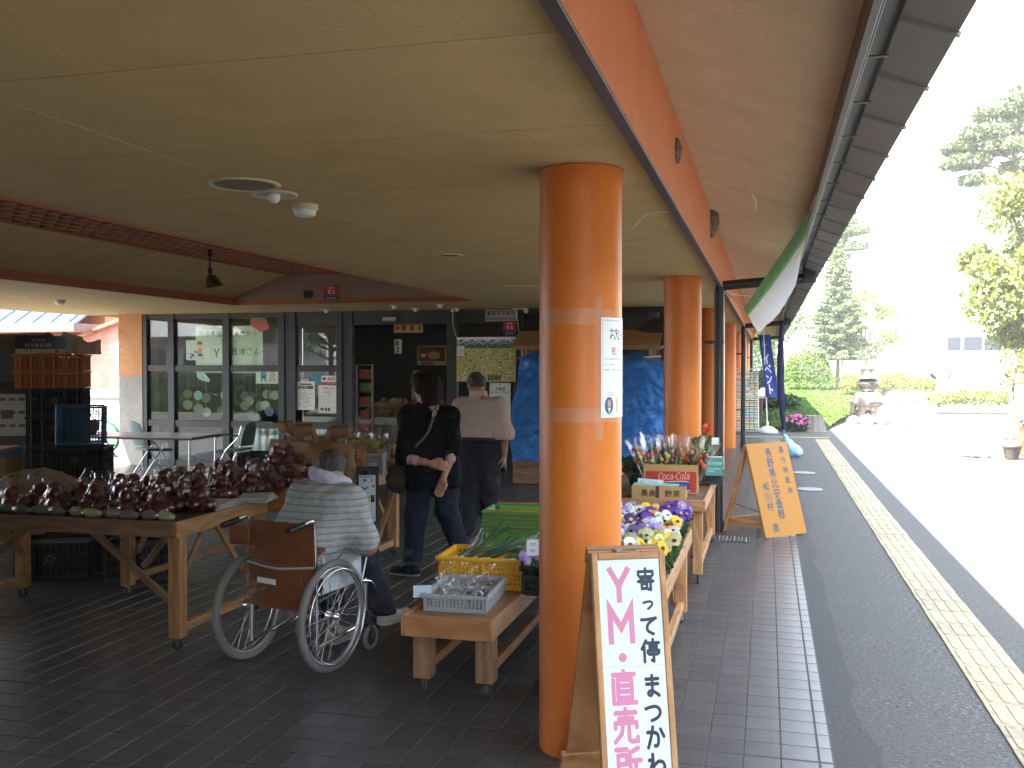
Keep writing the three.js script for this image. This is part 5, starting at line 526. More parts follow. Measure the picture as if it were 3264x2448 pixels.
// ----- low bench with baskets -----
{
  trestle('low_bench', 'low wooden bench on castors beside the orange column', -1.71, -1.25, -4.36, -6.6, 0.41, { mat: plywood, top: oldWood, leg: 0.09, legMat: oldWood, apron: 0.1, brace: false, inset: 0.1 });
  const gb = crate('grey_basket', 'shallow grey mesh basket of small bagged goods on the low bench', 0.32, 0.085, 0.46, greyPl, 15, 4, [-1.5, 0.4, -4.74], 0.06, undefined, { cat: 'basket' });
  mesh('divider', slots(0.31, 0.075, 14, 3, 0.004).translate(0, 0.004, -0.02), greyPl, gb);
  const lump = [[0.16, 0.1, 0.09], [0.22, 0.12, 0.13], [0.25, 0.2, 0.16]].map((c) => M(c, 0.5)), bagF = net((x, y, z) => blend([ball([0, 0.035, 0], 0.045, 0.032, 0.04), limb([0, 0.055, 0], [0.01, 0.1, 0], 0.014, 0.008), limb([0.01, 0.1, 0], [0.0, 0.13, 0.01], 0.01, 0.022)], 0.02)(x, y, z) + 0.007 * noise(x * 60, y * 60, z * 60), [-0.07, -0.01, -0.07, 0.07, 0.17, 0.07], 0.008), nut = new THREE.IcosahedronGeometry(0.016, 1);
  for (let i = 0; i < 12; i++) { const o = thing('small_bag', 'small clear bag of dried goods in the grey basket', 'bag', [-1.61 + (i % 3) * 0.1 + rr(-0.015, 0.015), 0.41, -4.57 - Math.floor(i / 3) * 0.1 + rr(-0.01, 0.01)], rnd() * 6, 'small bags in the grey basket'); mesh('plastic_film', bagF, film, o); for (let k = 0; k < 7; k++) mesh('dried_piece', nut.clone().translate(rr(-0.022, 0.022), 0.018 + rr(0, 0.03), rr(-0.02, 0.02)), pick(lump), o); }
  poster('basket_card', 'pale blue card tucked in the corner of the grey basket', 'card', 0.09, 0.06, 0.002, M([0.5, 0.62, 0.72], 0.7), [-1.66, 0.49, -4.53], 0.4);
  const yc = crate('yellow_crate', 'yellow slotted crate of leeks on the low bench', 0.5, 0.17, 0.36, yellowPl, 21, 5, [-1.5, 0.4, -5.2], 0.04, undefined, { ribs: 3, rim: 0.015 });
  const leek = M([0.06, 0.13, 0.06], 0.45), lw = M([0.6, 0.62, 0.45], 0.45);
  for (let i = 0; i < 9; i++) { const x = -1.68 + i * 0.045, o = thing('leek', 'long green leek bundled with others in the yellow crate', 'leek', [x, 0.44, -5.2], rr(-0.4, 0.4), 'leeks in the yellow crate'); const e = [rr(0.1, 0.3), rr(0.14, 0.28), rr(-0.2, 0.05)]; mesh('white_shaft', tube([[-0.1, 0.07 + 0.01 * (i % 3), 0.1], [-0.02, 0.1, 0.05]], 0.013, 6, 8), lw, o); for (let k = 0; k < 3; k++) mesh('leaf_blade', tube([[-0.02, 0.1, 0.05], [0.06 + 0.02 * k, 0.14 + 0.01 * k, rr(-0.02, 0.05)], [e[0] + rr(-0.05, 0.05), e[1] + rr(-0.05, 0.04), e[2] + rr(-0.06, 0.06)]], 0.008, 12, 5).scale(1, 1, 1), leek, o); }
  const pk = thing('leek_wrap', 'clear wrapper round the leek ends in the yellow crate', 'wrapper', [-1.62, 0.5, -5.12], 0.5); mesh('plastic_film', sheet((u, v) => { const a = u * 2 * PI, r = 0.04 + 0.015 * v; return [r * Math.cos(a) - 0.02 + 0.12 * v, 0.03 + v * 0.14 + r * 0.6 * Math.sin(a), r * 0.5 * Math.sin(a) - 0.06 * v]; }, 20, 6), film, pk);
  // shopping baskets
  let b0; const ob = M([0.55, 0.2, 0.02], 0.4), dg = M([0.05, 0.26, 0.08], 0.4);
  for (let k = 0; k < 5; k++) { const y = 0.4 + k * 0.028, l = ['lowest green shopping basket of the nested stack', 'second green shopping basket from the bottom of the nested stack', 'middle green shopping basket of the nested stack', 'second green shopping basket from the top of the nested stack', 'topmost green shopping basket of the nested stack'][k]; if (k) { dup(b0, [-1.55, y, -6.2], 0.03, l); continue; }
    b0 = thing('shopping_basket', l, 'shopping basket', [-1.55, y, -6.2], 0.03, 'nested green shopping baskets'); const W = 0.46, D = 0.32, H = 0.15; for (const s of [-1, 1]) { mesh('wall', slots(W * 0.92, H, 22, 3).rotateX(-s * -0.1).translate(0, 0, s * D / 2 - 0.003), greenPl, b0); mesh('wall', slots(D * 0.92, H, 14, 3).rotateX(0.0).rotateY(PI / 2).rotateZ(-s * 0.1).translate(s * W / 2 - 0.003, 0, 0), greenPl, b0); } mesh('rim', [span(-W / 2 - 0.02, W / 2 + 0.02, H - 0.012, H + 0.006, D / 2 + 0.012, D / 2 + 0.03, 0.004), span(-W / 2 - 0.02, W / 2 + 0.02, H - 0.012, H + 0.006, -D / 2 - 0.03, -D / 2 - 0.012, 0.004), span(W / 2 + 0.012, W / 2 + 0.03, H - 0.012, H + 0.006, -D / 2, D / 2, 0.004), span(-W / 2 - 0.03, -W / 2 - 0.012, H - 0.012, H + 0.006, -D / 2, D / 2, 0.004)], dg, b0); for (const q of [-1, 1]) mesh('handle', span(-W / 2, W / 2, H + 0.008, H + 0.018, q * (D / 2 + 0.018) - 0.006, q * (D / 2 + 0.018) + 0.006, 0.003), ob, b0); }
}
// ================= PEOPLE =================
const skin = M([0.42, 0.23, 0.15], 0.5, { specularIntensity: 0.4 }), skinB = M([0.36, 0.19, 0.12], 0.5, { specularIntensity: 0.4 });
const headSDF = (() => { const f = blend([ball([0, 0.01, -0.012], 0.074, 0.1, 0.094), ball([0, -0.055, 0.03], 0.056, 0.058, 0.062), ball([0, -0.095, 0.058], 0.024, 0.02, 0.022), limb([-0.035, 0.022, 0.072], [0.035, 0.022, 0.072], 0.013, 0.013)], 0.035), nose = blend([limb([0, 0.008, 0.084], [0, -0.026, 0.106], 0.009, 0.013), ball([-0.011, -0.032, 0.092], 0.009), ball([0.011, -0.032, 0.092], 0.009)], 0.012), lips = blend([limb([-0.018, -0.062, 0.084], [0.018, -0.062, 0.084], 0.006, 0.006), limb([-0.015, -0.071, 0.083], [0.015, -0.071, 0.083], 0.006, 0.006)], 0.004), ears = (x, y, z) => Math.min(...[-1, 1].map((s) => Math.max(ball([s * 0.077, -0.012, -0.006], 0.012, 0.032, 0.02)(x, y, z), -ball([s * 0.087, -0.012, -0.004], 0.008, 0.02, 0.011)(x, y, z))));
  const sock = (x, y, z) => Math.min(ball([-0.03, -0.002, 0.09], 0.016, 0.011, 0.016)(x, y, z), ball([0.03, -0.002, 0.09], 0.016, 0.011, 0.016)(x, y, z)), neck = limb([0, -0.05, -0.02], [0, -0.19, -0.035], 0.05, 0.055); return (x, y, z) => { const a = blend([f, nose, lips, neck], 0.012)(x, y, z); return Math.min(Math.max(a, -sock(x, y, z) + 0.004), ears(x, y, z)); }; })();
const headG = net(headSDF, [-0.11, -0.2, -0.13, 0.11, 0.13, 0.13], 0.0065);
const skull = ball([0, 0.012, -0.012], 0.074, 0.1, 0.094);
const strands = (x, y, z, s) => 0.009 * noise(x * 70 + s, y * 14, z * 70) + 0.006 * noise(x * 28, y * 12 + s, z * 28);
function headOn(o, pos, [pitch, yaw, roll], hair, hairM, k = 1, sk = skin) {
  const h = new THREE.Group(); h.name = 'head'; h.position.set(...pos); h.rotation.set(pitch, yaw, roll, 'YXZ'); h.scale.setScalar(k); o.add(h); mesh('head_skin', headG, sk, h); mesh('hair', hair, hairM, h);
  for (const s of [-1, 1]) mesh('eye', at(new THREE.SphereGeometry(0.011, 14, 10), s * 0.03, -0.002, 0.078), M([0.5, 0.48, 0.45], 0.2), h); return h;
}
// a hand: palm and five bent fingers; w wrist, d direction of the fingers, n back of the hand, s thumb side
function handG(w, d, n, s, curl = 0.5, k = 1) {
  d = V(...d).normalize(); n = V(...n); n.addScaledVector(d, -n.dot(d)).normalize(); const t = d.clone().cross(n).multiplyScalar(s), W = V(...w), L = [], pt = (a, b, c) => W.clone().addScaledVector(d, a * k).addScaledVector(t, b * k).addScaledVector(n, c * k).toArray();
  L.push(limb(pt(-0.02, 0, 0), pt(0.02, 0, 0), 0.026 * k, 0.024 * k)); for (const b of [-0.026, -0.009, 0.009, 0.026]) L.push(limb(pt(0.015, b * 0.7, 0), pt(0.085, b, 0), 0.015 * k, 0.012 * k));
  [[-0.03, 0.055], [-0.01, 0.07], [0.01, 0.076], [0.03, 0.068]].forEach(([b, l], i) => { let a = 0.085, c = 0, e = 0, p = pt(a, b, c); for (let j = 0; j < 3; j++) { e += curl * (0.5 + 0.35 * j) * (1 + 0.08 * i); const q = l * [0.45, 0.32, 0.23][j]; a += q * Math.cos(e); c -= q * Math.sin(e); const r = pt(a, b * 1.05, c); L.push(limb(p, r, (0.0095 - 0.0008 * j) * k, (0.009 - 0.001 * j) * k)); p = r; } });
  L.push(limb(pt(0.015, 0.02, -0.004), pt(0.045, 0.045, -0.014), 0.014 * k, 0.011 * k), limb(pt(0.045, 0.045, -0.014), pt(0.075, 0.052, -0.03), 0.011 * k, 0.009 * k));
  const c = W.clone().addScaledVector(d, 0.07 * k), m = 0.13 * k; return net(blend(L, 0.007), [c.x - m, c.y - m, c.z - m, c.x + m, c.y + m, c.z + m], 0.0042);
}
const grow = (f, k, a = 0.006, fr = 14, s = 0) => (x, y, z) => f(x, y, z) - k + a * noise(x * fr + s, y * fr * 0.6, z * fr) + a * 0.5 * noise(x * fr * 2.3, y * fr * 1.2 + s, z * fr * 2.3);
const box = (pts, m) => { const a = [1e9, 1e9, 1e9], b = [-1e9, -1e9, -1e9]; for (const p of pts) for (let i = 0; i < 3; i++) { a[i] = Math.min(a[i], p[i] - m); b[i] = Math.max(b[i], p[i] + m); } return [...a, ...b]; };
const shoeG = (p, toe, w = 0.042, l = 0.17) => { const d = V(toe[0], 0, toe[2]).normalize(), h = V(...p), T = h.clone().addScaledVector(d, l); const f = blend([limb([h.x, h.y + 0.045, h.z], [h.x + d.x * 0.05, h.y + 0.055, h.z + d.z * 0.05], w, w), limb([h.x, h.y + 0.03, h.z], [T.x, T.y + 0.03, T.z], w * 0.9, w * 0.95)], 0.03); return { up: net((x, y, z) => Math.max(f(x, y, z), h.y + 0.018 - y), box([p, T.toArray()], 0.12), 0.008), sole: net((x, y, z) => Math.max(f(x, y, z) - 0.004, y - h.y - 0.02, h.y - y), box([p, T.toArray()], 0.12), 0.008) }; };
const foldB = tex(512, (u, v) => { let a = 0; for (const [n, w] of [[5, 0.55], [11, 0.35], [23, 0.15]]) a += w * (1 - Math.abs(wrapNoise(u + 0.15 * v, v, n, n)) * 2.6); return 0.1 + a * 0.7; });
const cloth = (c, o) => M(c, 0.92, { bumpMap: rep(foldB, 1.6), bumpScale: 0.02, specularIntensity: 0.3, ...o });
const hairT = (c) => tex(256, (u, v) => { const k = 0.55 + 0.9 * Math.max(0, wrapNoise(u, v * 0.125, 60, 3) + 0.35) + 0.3 * wrapNoise(u, v, 9, 2); return c.map((q) => q * k); }, true), hairMat = (c) => M([1, 1, 1], 0.6, { map: rep(hairT(c), 9, 1.2), bumpMap: rep(grainB, 9, 1), bumpScale: 0.006, specularIntensity: 0.5 });
// ---- woman in dark clothes, hands behind her back ----
{
  const o = thing('person', 'woman in black top and jeans walking with hands clasped behind her', 'person', [-2.5, 0, -7]);
  const lat = [0.7, 0, -0.55], P = { pel: [0.03, 0.84, 0.01], wai: [0.01, 1.0, 0.02], che: [0, 1.18, 0.01], nk: [-0.035, 1.33, 0], sl: [-0.15, 1.235, 0.08], sr: [0.14, 1.23, -0.06], el: [-0.15, 0.92, 0.16], wl: [0.075, 0.885, 0.2], er: [0.2, 0.97, 0.04], wr: [0.165, 0.775, 0.17], hl: [-0.055, 0.83, 0.05], hr: [0.1, 0.83, -0.03], kl: [-0.095, 0.46, 0.05], al: [-0.125, 0.09, 0.06], kr: [0.12, 0.5, -0.04], ar: [0.27, 0.16, 0.0] };
  const armL = chain([P.sl, P.el, P.wl], [0.045, 0.036, 0.024]), armR = chain([P.sr, P.er, P.wr], [0.045, 0.036, 0.024]), torso = [];
  for (const s of [-1, 1]) { const q = (p, k) => [p[0] + lat[0] * k * s, p[1], p[2] + lat[2] * k * s]; torso.push(...chain([q(P.pel, 0.065), q(P.wai, 0.06), q(P.che, 0.07)], [0.1, 0.09, 0.092])); }
  torso.push(limb(P.sl, P.sr, 0.052, 0.052), limb(P.che, P.nk, 0.08, 0.05));
  const body = blend([...armL, ...armR, ...torso, limb(P.nk, [-0.05, 1.42, 0], 0.05, 0.045)], 0.05), all = Object.values(P);
  mesh('body', [net(body, box(all.filter((p) => p[1] > 0.7), 0.16), 0.013), handG(P.wl, [0.9, -0.1, 0.05], [0.1, 0.2, 1], -1, 0.75, 0.95), handG(P.wr, [-0.25, -1, 0.1], [0.15, 0, -1], 1, 0.35, 0.95)], skin, o);
  const slv = (a, b, t, r0, r1) => limb(a, a.map((v, i) => v + (b[i] - v) * t), r0, r1), topF = blend([...torso, slv(P.sl, P.el, 0.98, 0.054, 0.055), slv(P.sr, P.er, 0.98, 0.054, 0.055), ...[-1, 1].map((s) => limb([0.03 + lat[0] * 0.07 * s, 0.9, lat[2] * 0.07 * s], [0.04 + lat[0] * 0.08 * s, 0.7, 0.02 + lat[2] * 0.08 * s], 0.12, 0.14))], 0.06);
  mesh('black_top', net((x, y, z) => Math.max(grow(topF, 0.013, 0.011)(x, y, z), 0.69 + 0.02 * noise(x * 8, z * 8) - y, y - 1.36), box(all.filter((p) => p[1] > 0.65), 0.2), 0.013), cloth([0.006, 0.0065, 0.009]), o);
  const jeans = blend([...chain([P.hl, P.kl, P.al], [0.105, 0.078, 0.072]), ...chain([P.hr, P.kr, P.ar], [0.105, 0.078, 0.07]), ...torso.slice(0, 1), limb(P.hl, P.hr, 0.11, 0.11)], 0.05);
  mesh('jeans', net((x, y, z) => Math.max(grow(jeans, 0.004, 0.01, 18, 3)(x, y, z), y - 0.92, 0.12 - y), box(all.filter((p) => p[1] < 0.95), 0.18), 0.013), cloth([0.014, 0.019, 0.034]), o); mesh('trouser_cuff', [rod([P.al[0], 0.1, P.al[2]], [P.al[0] + 0.005, 0.22, P.al[2]], 0.073, 20, 0.075)], cloth([0.06, 0.075, 0.09]), o);
  const s1 = shoeG([P.al[0] + 0.02, 0, P.al[2]], [-0.9, 0, -0.1]), s2 = shoeG([P.ar[0], 0.07, P.ar[2]], [-0.9, 0, -0.1]); mesh('shoe', s1.up, cloth([0.02, 0.025, 0.04]), o); mesh('shoe_sole', s1.sole, M([0.3, 0.28, 0.24], 0.8), o); mesh('shoe', s2.up, cloth([0.02, 0.025, 0.04]), o); mesh('shoe_sole', s2.sole, M([0.3, 0.28, 0.24], 0.8), o);
  const cuff = cloth([0.5, 0.3, 0.32]); mesh('sleeve_cuff', net(grow(limb(P.el.map((v, i) => v + (P.wl[i] - v) * 0.08), P.el.map((v, i) => v + (P.wl[i] - v) * 0.42), 0.042, 0.038), 0.004, 0.006, 30), box([P.el, P.wl], 0.09), 0.008), cuff, o); mesh('sleeve_cuff', net(grow(limb(P.er, P.er.map((v, i) => v + (P.wr[i] - v) * 0.3), 0.044, 0.04), 0.002, 0.006, 30), box([P.er, P.wr], 0.09), 0.008), cuff, o);
  mesh('wristwatch', aim(new THREE.TorusGeometry(0.027, 0.006, 8, 24), P.el.map((v, i) => v + (P.wl[i] - v) * 0.78), P.el.map((v, i) => v + (P.wl[i] - v) * 0.8)), M([0.5, 0.42, 0.25], 0.3, { metalness: 0.8 }), o);
  // long dark bob; she looks to her left
  const hair = net((x, y, z) => { const cap = blend([ball([0, 0.02, -0.016], 0.092, 0.108, 0.108), limb([-0.05, -0.03, -0.05], [-0.055, -0.12, -0.045], 0.05, 0.042), limb([0.05, -0.03, -0.05], [0.055, -0.12, -0.045], 0.05, 0.042), limb([0, -0.05, -0.07], [0, -0.14, -0.065], 0.055, 0.045), ball([0, 0.075, 0.06], 0.06, 0.03, 0.045)], 0.05)(x, y, z) + strands(x, y, z, 1) * 1.5; return Math.max(cap, -ball([0, -0.045, 0.115], 0.072, 0.09, 0.075)(x, y, z), -y - 0.16); }, [-0.14, -0.2, -0.16, 0.14, 0.16, 0.14], 0.0075);
  const h = headOn(o, [-0.035, 1.455, 0.0], [0.18, -PI / 2 - 0.35, 0], hair, M([0.012, 0.007, 0.006], 0.75, { specularIntensity: 0.35 }), 1); mesh('glasses', [rod([0.073, 0.004, 0.0], [0.06, 0.004, 0.095], 0.0025, 6), rod([-0.073, 0.004, 0.0], [-0.06, 0.004, 0.095], 0.0025, 6), at(new THREE.TorusGeometry(0.024, 0.002, 6, 24), 0.031, -0.002, 0.1), at(new THREE.TorusGeometry(0.024, 0.002, 6, 24), -0.031, -0.002, 0.1)], M([0.35, 0.15, 0.08], 0.3), h);
  // shoulder bag
  const b = thing('shoulder_bag', 'brown woven shoulder bag at the walking woman\'s side', 'bag', [-2.5, 0, -7]); const wv = tex(128, (u, v) => { const c = (Math.floor(u * 16) + Math.floor(v * 16)) % 2, k = 0.7 + 0.5 * wrapNoise(u, v, 30, 3); return c ? [0.09 * k, 0.055 * k, 0.035 * k] : [0.05 * k, 0.028 * k, 0.02 * k]; }, true);
  mesh('pouch', net(grow(blend([ball([-0.25, 0.74, 0.03], 0.1, 0.115, 0.06), ball([-0.2, 0.84, 0.05], 0.07, 0.06, 0.05)], 0.05), 0, 0.008, 26), [-0.4, 0.55, -0.1, -0.05, 0.98, 0.18], 0.011), M([1, 1, 1], 0.85, { map: rep(wv, 6) }), b);
  mesh('strap', tube([[-0.2, 0.86, 0.07], [-0.06, 1.0, 0.17], [0.04, 1.12, 0.155], [0.075, 1.27, 0.1], [0.06, 1.33, 0.02], [-0.04, 1.3, -0.12]], 0.011, 40, 6), M([0.1, 0.09, 0.085], 0.7), b); mesh('buckle', at(new THREE.TorusGeometry(0.018, 0.004, 6, 16).scale(0.7, 1.2, 1), 0.078, 1.255, 0.125, -0.4, 0.2, -0.3), chrome, b);
}
// ---- man in a striped shirt ----
{
  const o = thing('person', 'grey haired man in pale striped shirt and dark trousers standing at the shop', 'person', [-2.55, 0, -8.5]);
  const P = { pel: [0, 0.86, 0], wai: [0.0, 0.98, 0.01], che: [0, 1.16, 0.0], nk: [-0.02, 1.32, -0.03], sl: [-0.175, 1.235, -0.01], sr: [0.175, 1.235, 0.0], el: [-0.235, 1.0, 0.0], wl: [-0.17, 0.87, -0.17], er: [0.245, 1.0, 0.04], wr: [0.225, 0.8, -0.02], hl: [-0.085, 0.86, 0], hr: [0.085, 0.86, 0], kl: [-0.09, 0.45, 0.0], al: [-0.1, 0.14, 0.12], kr: [0.085, 0.46, -0.02], ar: [0.1, 0.08, 0.0] }, all = Object.values(P);
  const torso = []; for (const s of [-1, 1]) torso.push(...chain([[s * 0.07, 0.86, 0], [s * 0.075, 0.99, 0], [s * 0.085, 1.18, 0.0]], [0.1, 0.095, 0.1])); torso.push(limb(P.sl, P.sr, 0.06, 0.06), limb(P.che, P.nk, 0.09, 0.055));
  const armL = chain([P.sl, P.el, P.wl], [0.05, 0.042, 0.028]), armR = chain([P.sr, P.er, P.wr], [0.05, 0.042, 0.028]);
  mesh('body', [net(blend([...armL, ...armR, ...torso], 0.05), box(all.filter((p) => p[1] > 0.7), 0.16), 0.014), handG(P.wr, [-0.05, -1, -0.1], [1, 0, 0.1], 1, 0.7), handG(P.wl, [0.3, -0.3, -1], [-0.5, 0.8, 0], 1, 0.6)], skinB, o);
  const stripe = canvas(128, 16, (x, w, h) => { x.fillStyle = '#d8c9c2'; x.fillRect(0, 0, w, h); for (let i = 0; i < 16; i++) { x.fillStyle = i % 2 ? '#b9a0a0' : '#a88f96'; x.fillRect(i * 8, 0, 3, h); } }); stripe.wrapS = stripe.wrapT = THREE.RepeatWrapping; stripe.repeat.set(9, 9);
  const slv = (a, b, t, r0, r1) => limb(a, a.map((v, i) => v + (b[i] - v) * t), r0, r1), shirt = blend([...torso, slv(P.sl, P.el, 1, 0.07, 0.066), slv(P.sr, P.er, 1, 0.07, 0.066), limb(P.er, P.er.map((v, i) => v + (P.wr[i] - v) * 0.15), 0.06, 0.058)], 0.06);
  mesh('striped_shirt', net((x, y, z) => Math.max(grow(shirt, 0.018, 0.013, 10, 2)(x, y, z), 0.945 - y, y - 1.395), box(all.filter((p) => p[1] > 0.75), 0.2), 0.013), cloth([0.85, 0.8, 0.78], { map: stripe }), o);
  mesh('collar', net((x, y, z) => Math.max(Math.abs(limb([-0.02, 1.29, -0.015], [-0.03, 1.4, -0.05], 0.084, 0.066)(x, y, z)) - 0.009, 1.31 - y, y - 1.385), [-0.13, 1.28, -0.15, 0.1, 1.43, 0.1], 0.008), cloth([0.5, 0.42, 0.4]), o);
  const tr = blend([...chain([P.hl, P.kl, P.al], [0.115, 0.085, 0.078]), ...chain([P.hr, P.kr, P.ar], [0.115, 0.085, 0.078]), limb([-0.08, 0.9, 0], [0.08, 0.9, 0], 0.115, 0.115)], 0.05);
  mesh('trousers', net((x, y, z) => Math.max(grow(tr, 0.004, 0.012, 11, 5)(x, y, z), y - 0.955, 0.06 - y), box(all.filter((p) => p[1] < 0.95), 0.2), 0.014), cloth([0.026, 0.026, 0.036]), o);
  mesh('belt', net((x, y, z) => Math.max(blend([...torso, limb([-0.08, 0.9, 0], [0.08, 0.9, 0], 0.115, 0.115)], 0.05)(x, y, z) - 0.026, 0.93 - y, y - 0.965), [-0.3, 0.9, -0.2, 0.3, 1.0, 0.2], 0.009), M([0.02, 0.018, 0.018], 0.5), o);
  const s1 = shoeG([P.ar[0], 0, P.ar[2]], [0.1, 0, -1]), s2 = shoeG([P.al[0], 0.07, P.al[2]], [-0.1, 0, -1]); for (const s of [s1, s2]) { mesh('shoe', s.up, M([0.03, 0.025, 0.022], 0.6), o); mesh('shoe_sole', s.sole, M([0.12, 0.11, 0.1], 0.8), o); }
  const hair = net((x, y, z) => Math.max(skull(x, y, z) - 0.01 + strands(x, y, z, 3), -ball([0, -0.05, 0.105], 0.08, 0.12, 0.085)(x, y, z), -(y + 0.085) - z * 0.2, -(y + 0.02 + z * -0.35 + Math.max(0, Math.abs(x) - 0.05) * -0.4)), [-0.11, -0.12, -0.13, 0.11, 0.14, 0.12], 0.007);
  headOn(o, [-0.055, 1.43, -0.06], [0.45, PI + 0.75, 0], hair, hairMat([0.075, 0.062, 0.058]), 1, skinB);
  const ph = thing('dark_pouch', 'small dark pouch held in the standing man\'s hand', 'pouch', [-2.33, 0.66, -8.53]); mesh('pouch', net(grow(blend([ball([0, 0.02, 0], 0.028, 0.05, 0.022), limb([0, 0.06, 0], [0, 0.1, 0], 0.012, 0.01)], 0.02), 0, 0.004, 40), [-0.06, -0.05, -0.05, 0.06, 0.14, 0.05], 0.008), M([0.015, 0.015, 0.016], 0.4), ph);
  tag(mesh('white_cane', [rod([-2.86, 0.01, -8.62], [-2.84, 0.86, -8.66], 0.008, 8), tube([[-2.84, 0.85, -8.66], [-2.835, 0.9, -8.66], [-2.8, 0.92, -8.66], [-2.76, 0.91, -8.66]], 0.01, 16, 8)], white), 'slim white walking cane held by the standing man', 'cane');
}
// ---- wheelchair and sitting man ----
const CH = [-2.485, 0, -4.72], CA = R(-10);
{
  const o = thing('wheelchair', 'old wheelchair with brown leather back and grey tyres beside the tables', 'wheelchair', CH, CA), lea = M([0.22, 0.075, 0.022], 0.42, { map: cloudT, bumpMap: plB, bumpScale: 0.0015 });
  const wheel = (x, r, tr, name) => { const w = new THREE.Group(); w.name = name; w.position.set(x, r, 0); o.add(w); mesh('tyre', new THREE.TorusGeometry(r - tr, tr, 14, 56).rotateY(PI / 2), greyRubber, w); return w; };
  for (const s of [-1, 1]) {
    const w = wheel(s * 0.275, 0.295, 0.019, 'drive_wheel'); mesh('rim', [new THREE.TorusGeometry(0.253, 0.009, 8, 56).rotateY(PI / 2), new THREE.TorusGeometry(0.262, 0.006, 8, 56).rotateY(PI / 2)], M([0.55, 0.56, 0.58], 0.3, { metalness: 0.9 }), w); mesh('hub', [rod([-0.035, 0, 0], [0.035, 0, 0], 0.018, 14), rod([-0.03, 0, 0], [-0.024, 0, 0], 0.032, 16), rod([0.024, 0, 0], [0.03, 0, 0], 0.032, 16), rod([s * 0.03, 0, 0], [s * 0.05, 0, 0], 0.012, 10)], chrome, w);
    for (let i = 0; i < 28; i++) { const a = i / 28 * 2 * PI, b = a + (i % 4 < 2 ? 0.5 : -0.5) * 0.9, e = i % 2 ? 0.026 : -0.026; mesh('spoke', rod([e, 0.03 * Math.cos(b), 0.03 * Math.sin(b)], [0, 0.25 * Math.cos(a), 0.25 * Math.sin(a)], 0.0013, 5), steel, w); }
    mesh('hand_rim', [new THREE.TorusGeometry(0.248, 0.005, 8, 56).rotateY(PI / 2).translate(s * 0.035, 0, 0)], chrome, w);
    const c = wheel(s * 0.235, 0.07, 0.014, 'caster_wheel'); c.position.z = -0.42; mesh('caster_hub', rod([-0.008, 0, 0], [0.008, 0, 0], 0.045, 20), black, c); mesh('caster_fork', [plank([0.018, 0, 0], [0.018, 0.09, 0.02], 0.022, 0.004, V(1, 0, 0)), plank([-0.018, 0, 0], [-0.018, 0.09, 0.02], 0.022, 0.004, V(1, 0, 0)), span(-0.022, 0.022, 0.088, 0.096, 0.005, 0.035), rod([0, 0.095, 0.02], [0, 0.16, 0.02], 0.014, 10)], black, c);
    const x = s * 0.215, t = (pts, r = 0.011) => tube(pts, r, 30, 10);
    mesh('side_frame', [t([[x, 0.12, 0.06], [x, 0.4, 0.06], [x, 0.78, 0.075]]), t([[x, 0.41, 0.06], [x, 0.41, -0.36]]), t([[x, 0.13, 0.06], [x, 0.16, -0.4]]), t([[x, 0.22, -0.4], [x, 0.41, -0.4]], 0.012), t([[x, 0.62, 0.06], [x, 0.63, -0.1], [x, 0.62, -0.28], [x, 0.56, -0.33], [x, 0.41, -0.35]])], chrome, o);
    mesh('push_cane', t([[x, 0.76, 0.075], [x, 0.8, 0.085], [x, 0.805, 0.12], [x - 0.01, 0.795, 0.15]]), chrome, o); mesh('push_grip', rod([x - 0.012, 0.795, 0.13], [x - 0.03, 0.775, 0.255], 0.017, 14), M([0.012, 0.012, 0.012], 0.5), o);
    mesh('armrest_pad', at(cb(0.05, 0.032, 0.3, 0.01), x, 0.645, -0.1), lea, o); mesh('skirt_guard', at(cb(0.004, 0.2, 0.36, 0.001), s * 0.232, 0.51, -0.15), M([0.5, 0.54, 0.58], 0.45), o);
    mesh('footrest_hanger', [t([[x, 0.4, -0.36], [x + s * 0.01, 0.38, -0.44], [x + s * 0.01, 0.3, -0.5], [x, 0.12, -0.58]]), t([[x, 0.3, -0.42], [x, 0.2, -0.5], [x, 0.11, -0.56]], 0.008)], chrome, o); mesh('footplate', at(cb(0.14, 0.014, 0.12, 0.004), x - s * 0.07, 0.1, -0.6, 0.15), black, o); mesh('brake_lever', [rod([x + s * 0.03, 0.36, -0.3], [x + s * 0.04, 0.56, -0.36], 0.006, 8), rod([x + s * 0.04, 0.56, -0.36], [x + s * 0.045, 0.62, -0.375], 0.011, 10)], steel, o);
  }
  const back = (y0, y1, sag, th) => sheet((u, v) => { const a = (u - 0.5) * 2; return [a * 0.215, y0 + (y1 - y0) * v + 0.005 * noise(u * 6, v * 6), 0.085 + sag * (1 - a * a) + 0.006 * noise(u * 9, v * 9 + 3)]; }, 30, 20, 0.43, y1 - y0, th);
  mesh('back_sling', back(0.575, 0.79, 0.02, 0.006), lea, o); mesh('back_pocket', back(0.33, 0.575, 0.035, 0.007), lea, o); mesh('back_strap', [tube([[-0.22, 0.56, 0.09], [0, 0.545, 0.125], [0.22, 0.56, 0.09]], 0.006, 20, 6)], M([0.4, 0.42, 0.42], 0.6), o); mesh('side_pouch', at(cb(0.12, 0.1, 0.03, 0.01), -0.26, 0.7, 0.1, 0, 0.3), lea, o); mesh('paper_slip', at(cb(0.12, 0.03, 0.004, 0.001), -0.06, 0.475, 0.128, 0.1, 0, -0.05), white, o);
  mesh('pocket_flap', at(cb(0.13, 0.09, 0.006, 0.002), 0.12, 0.44, 0.122, 0, 0, 0.5), lea, o);
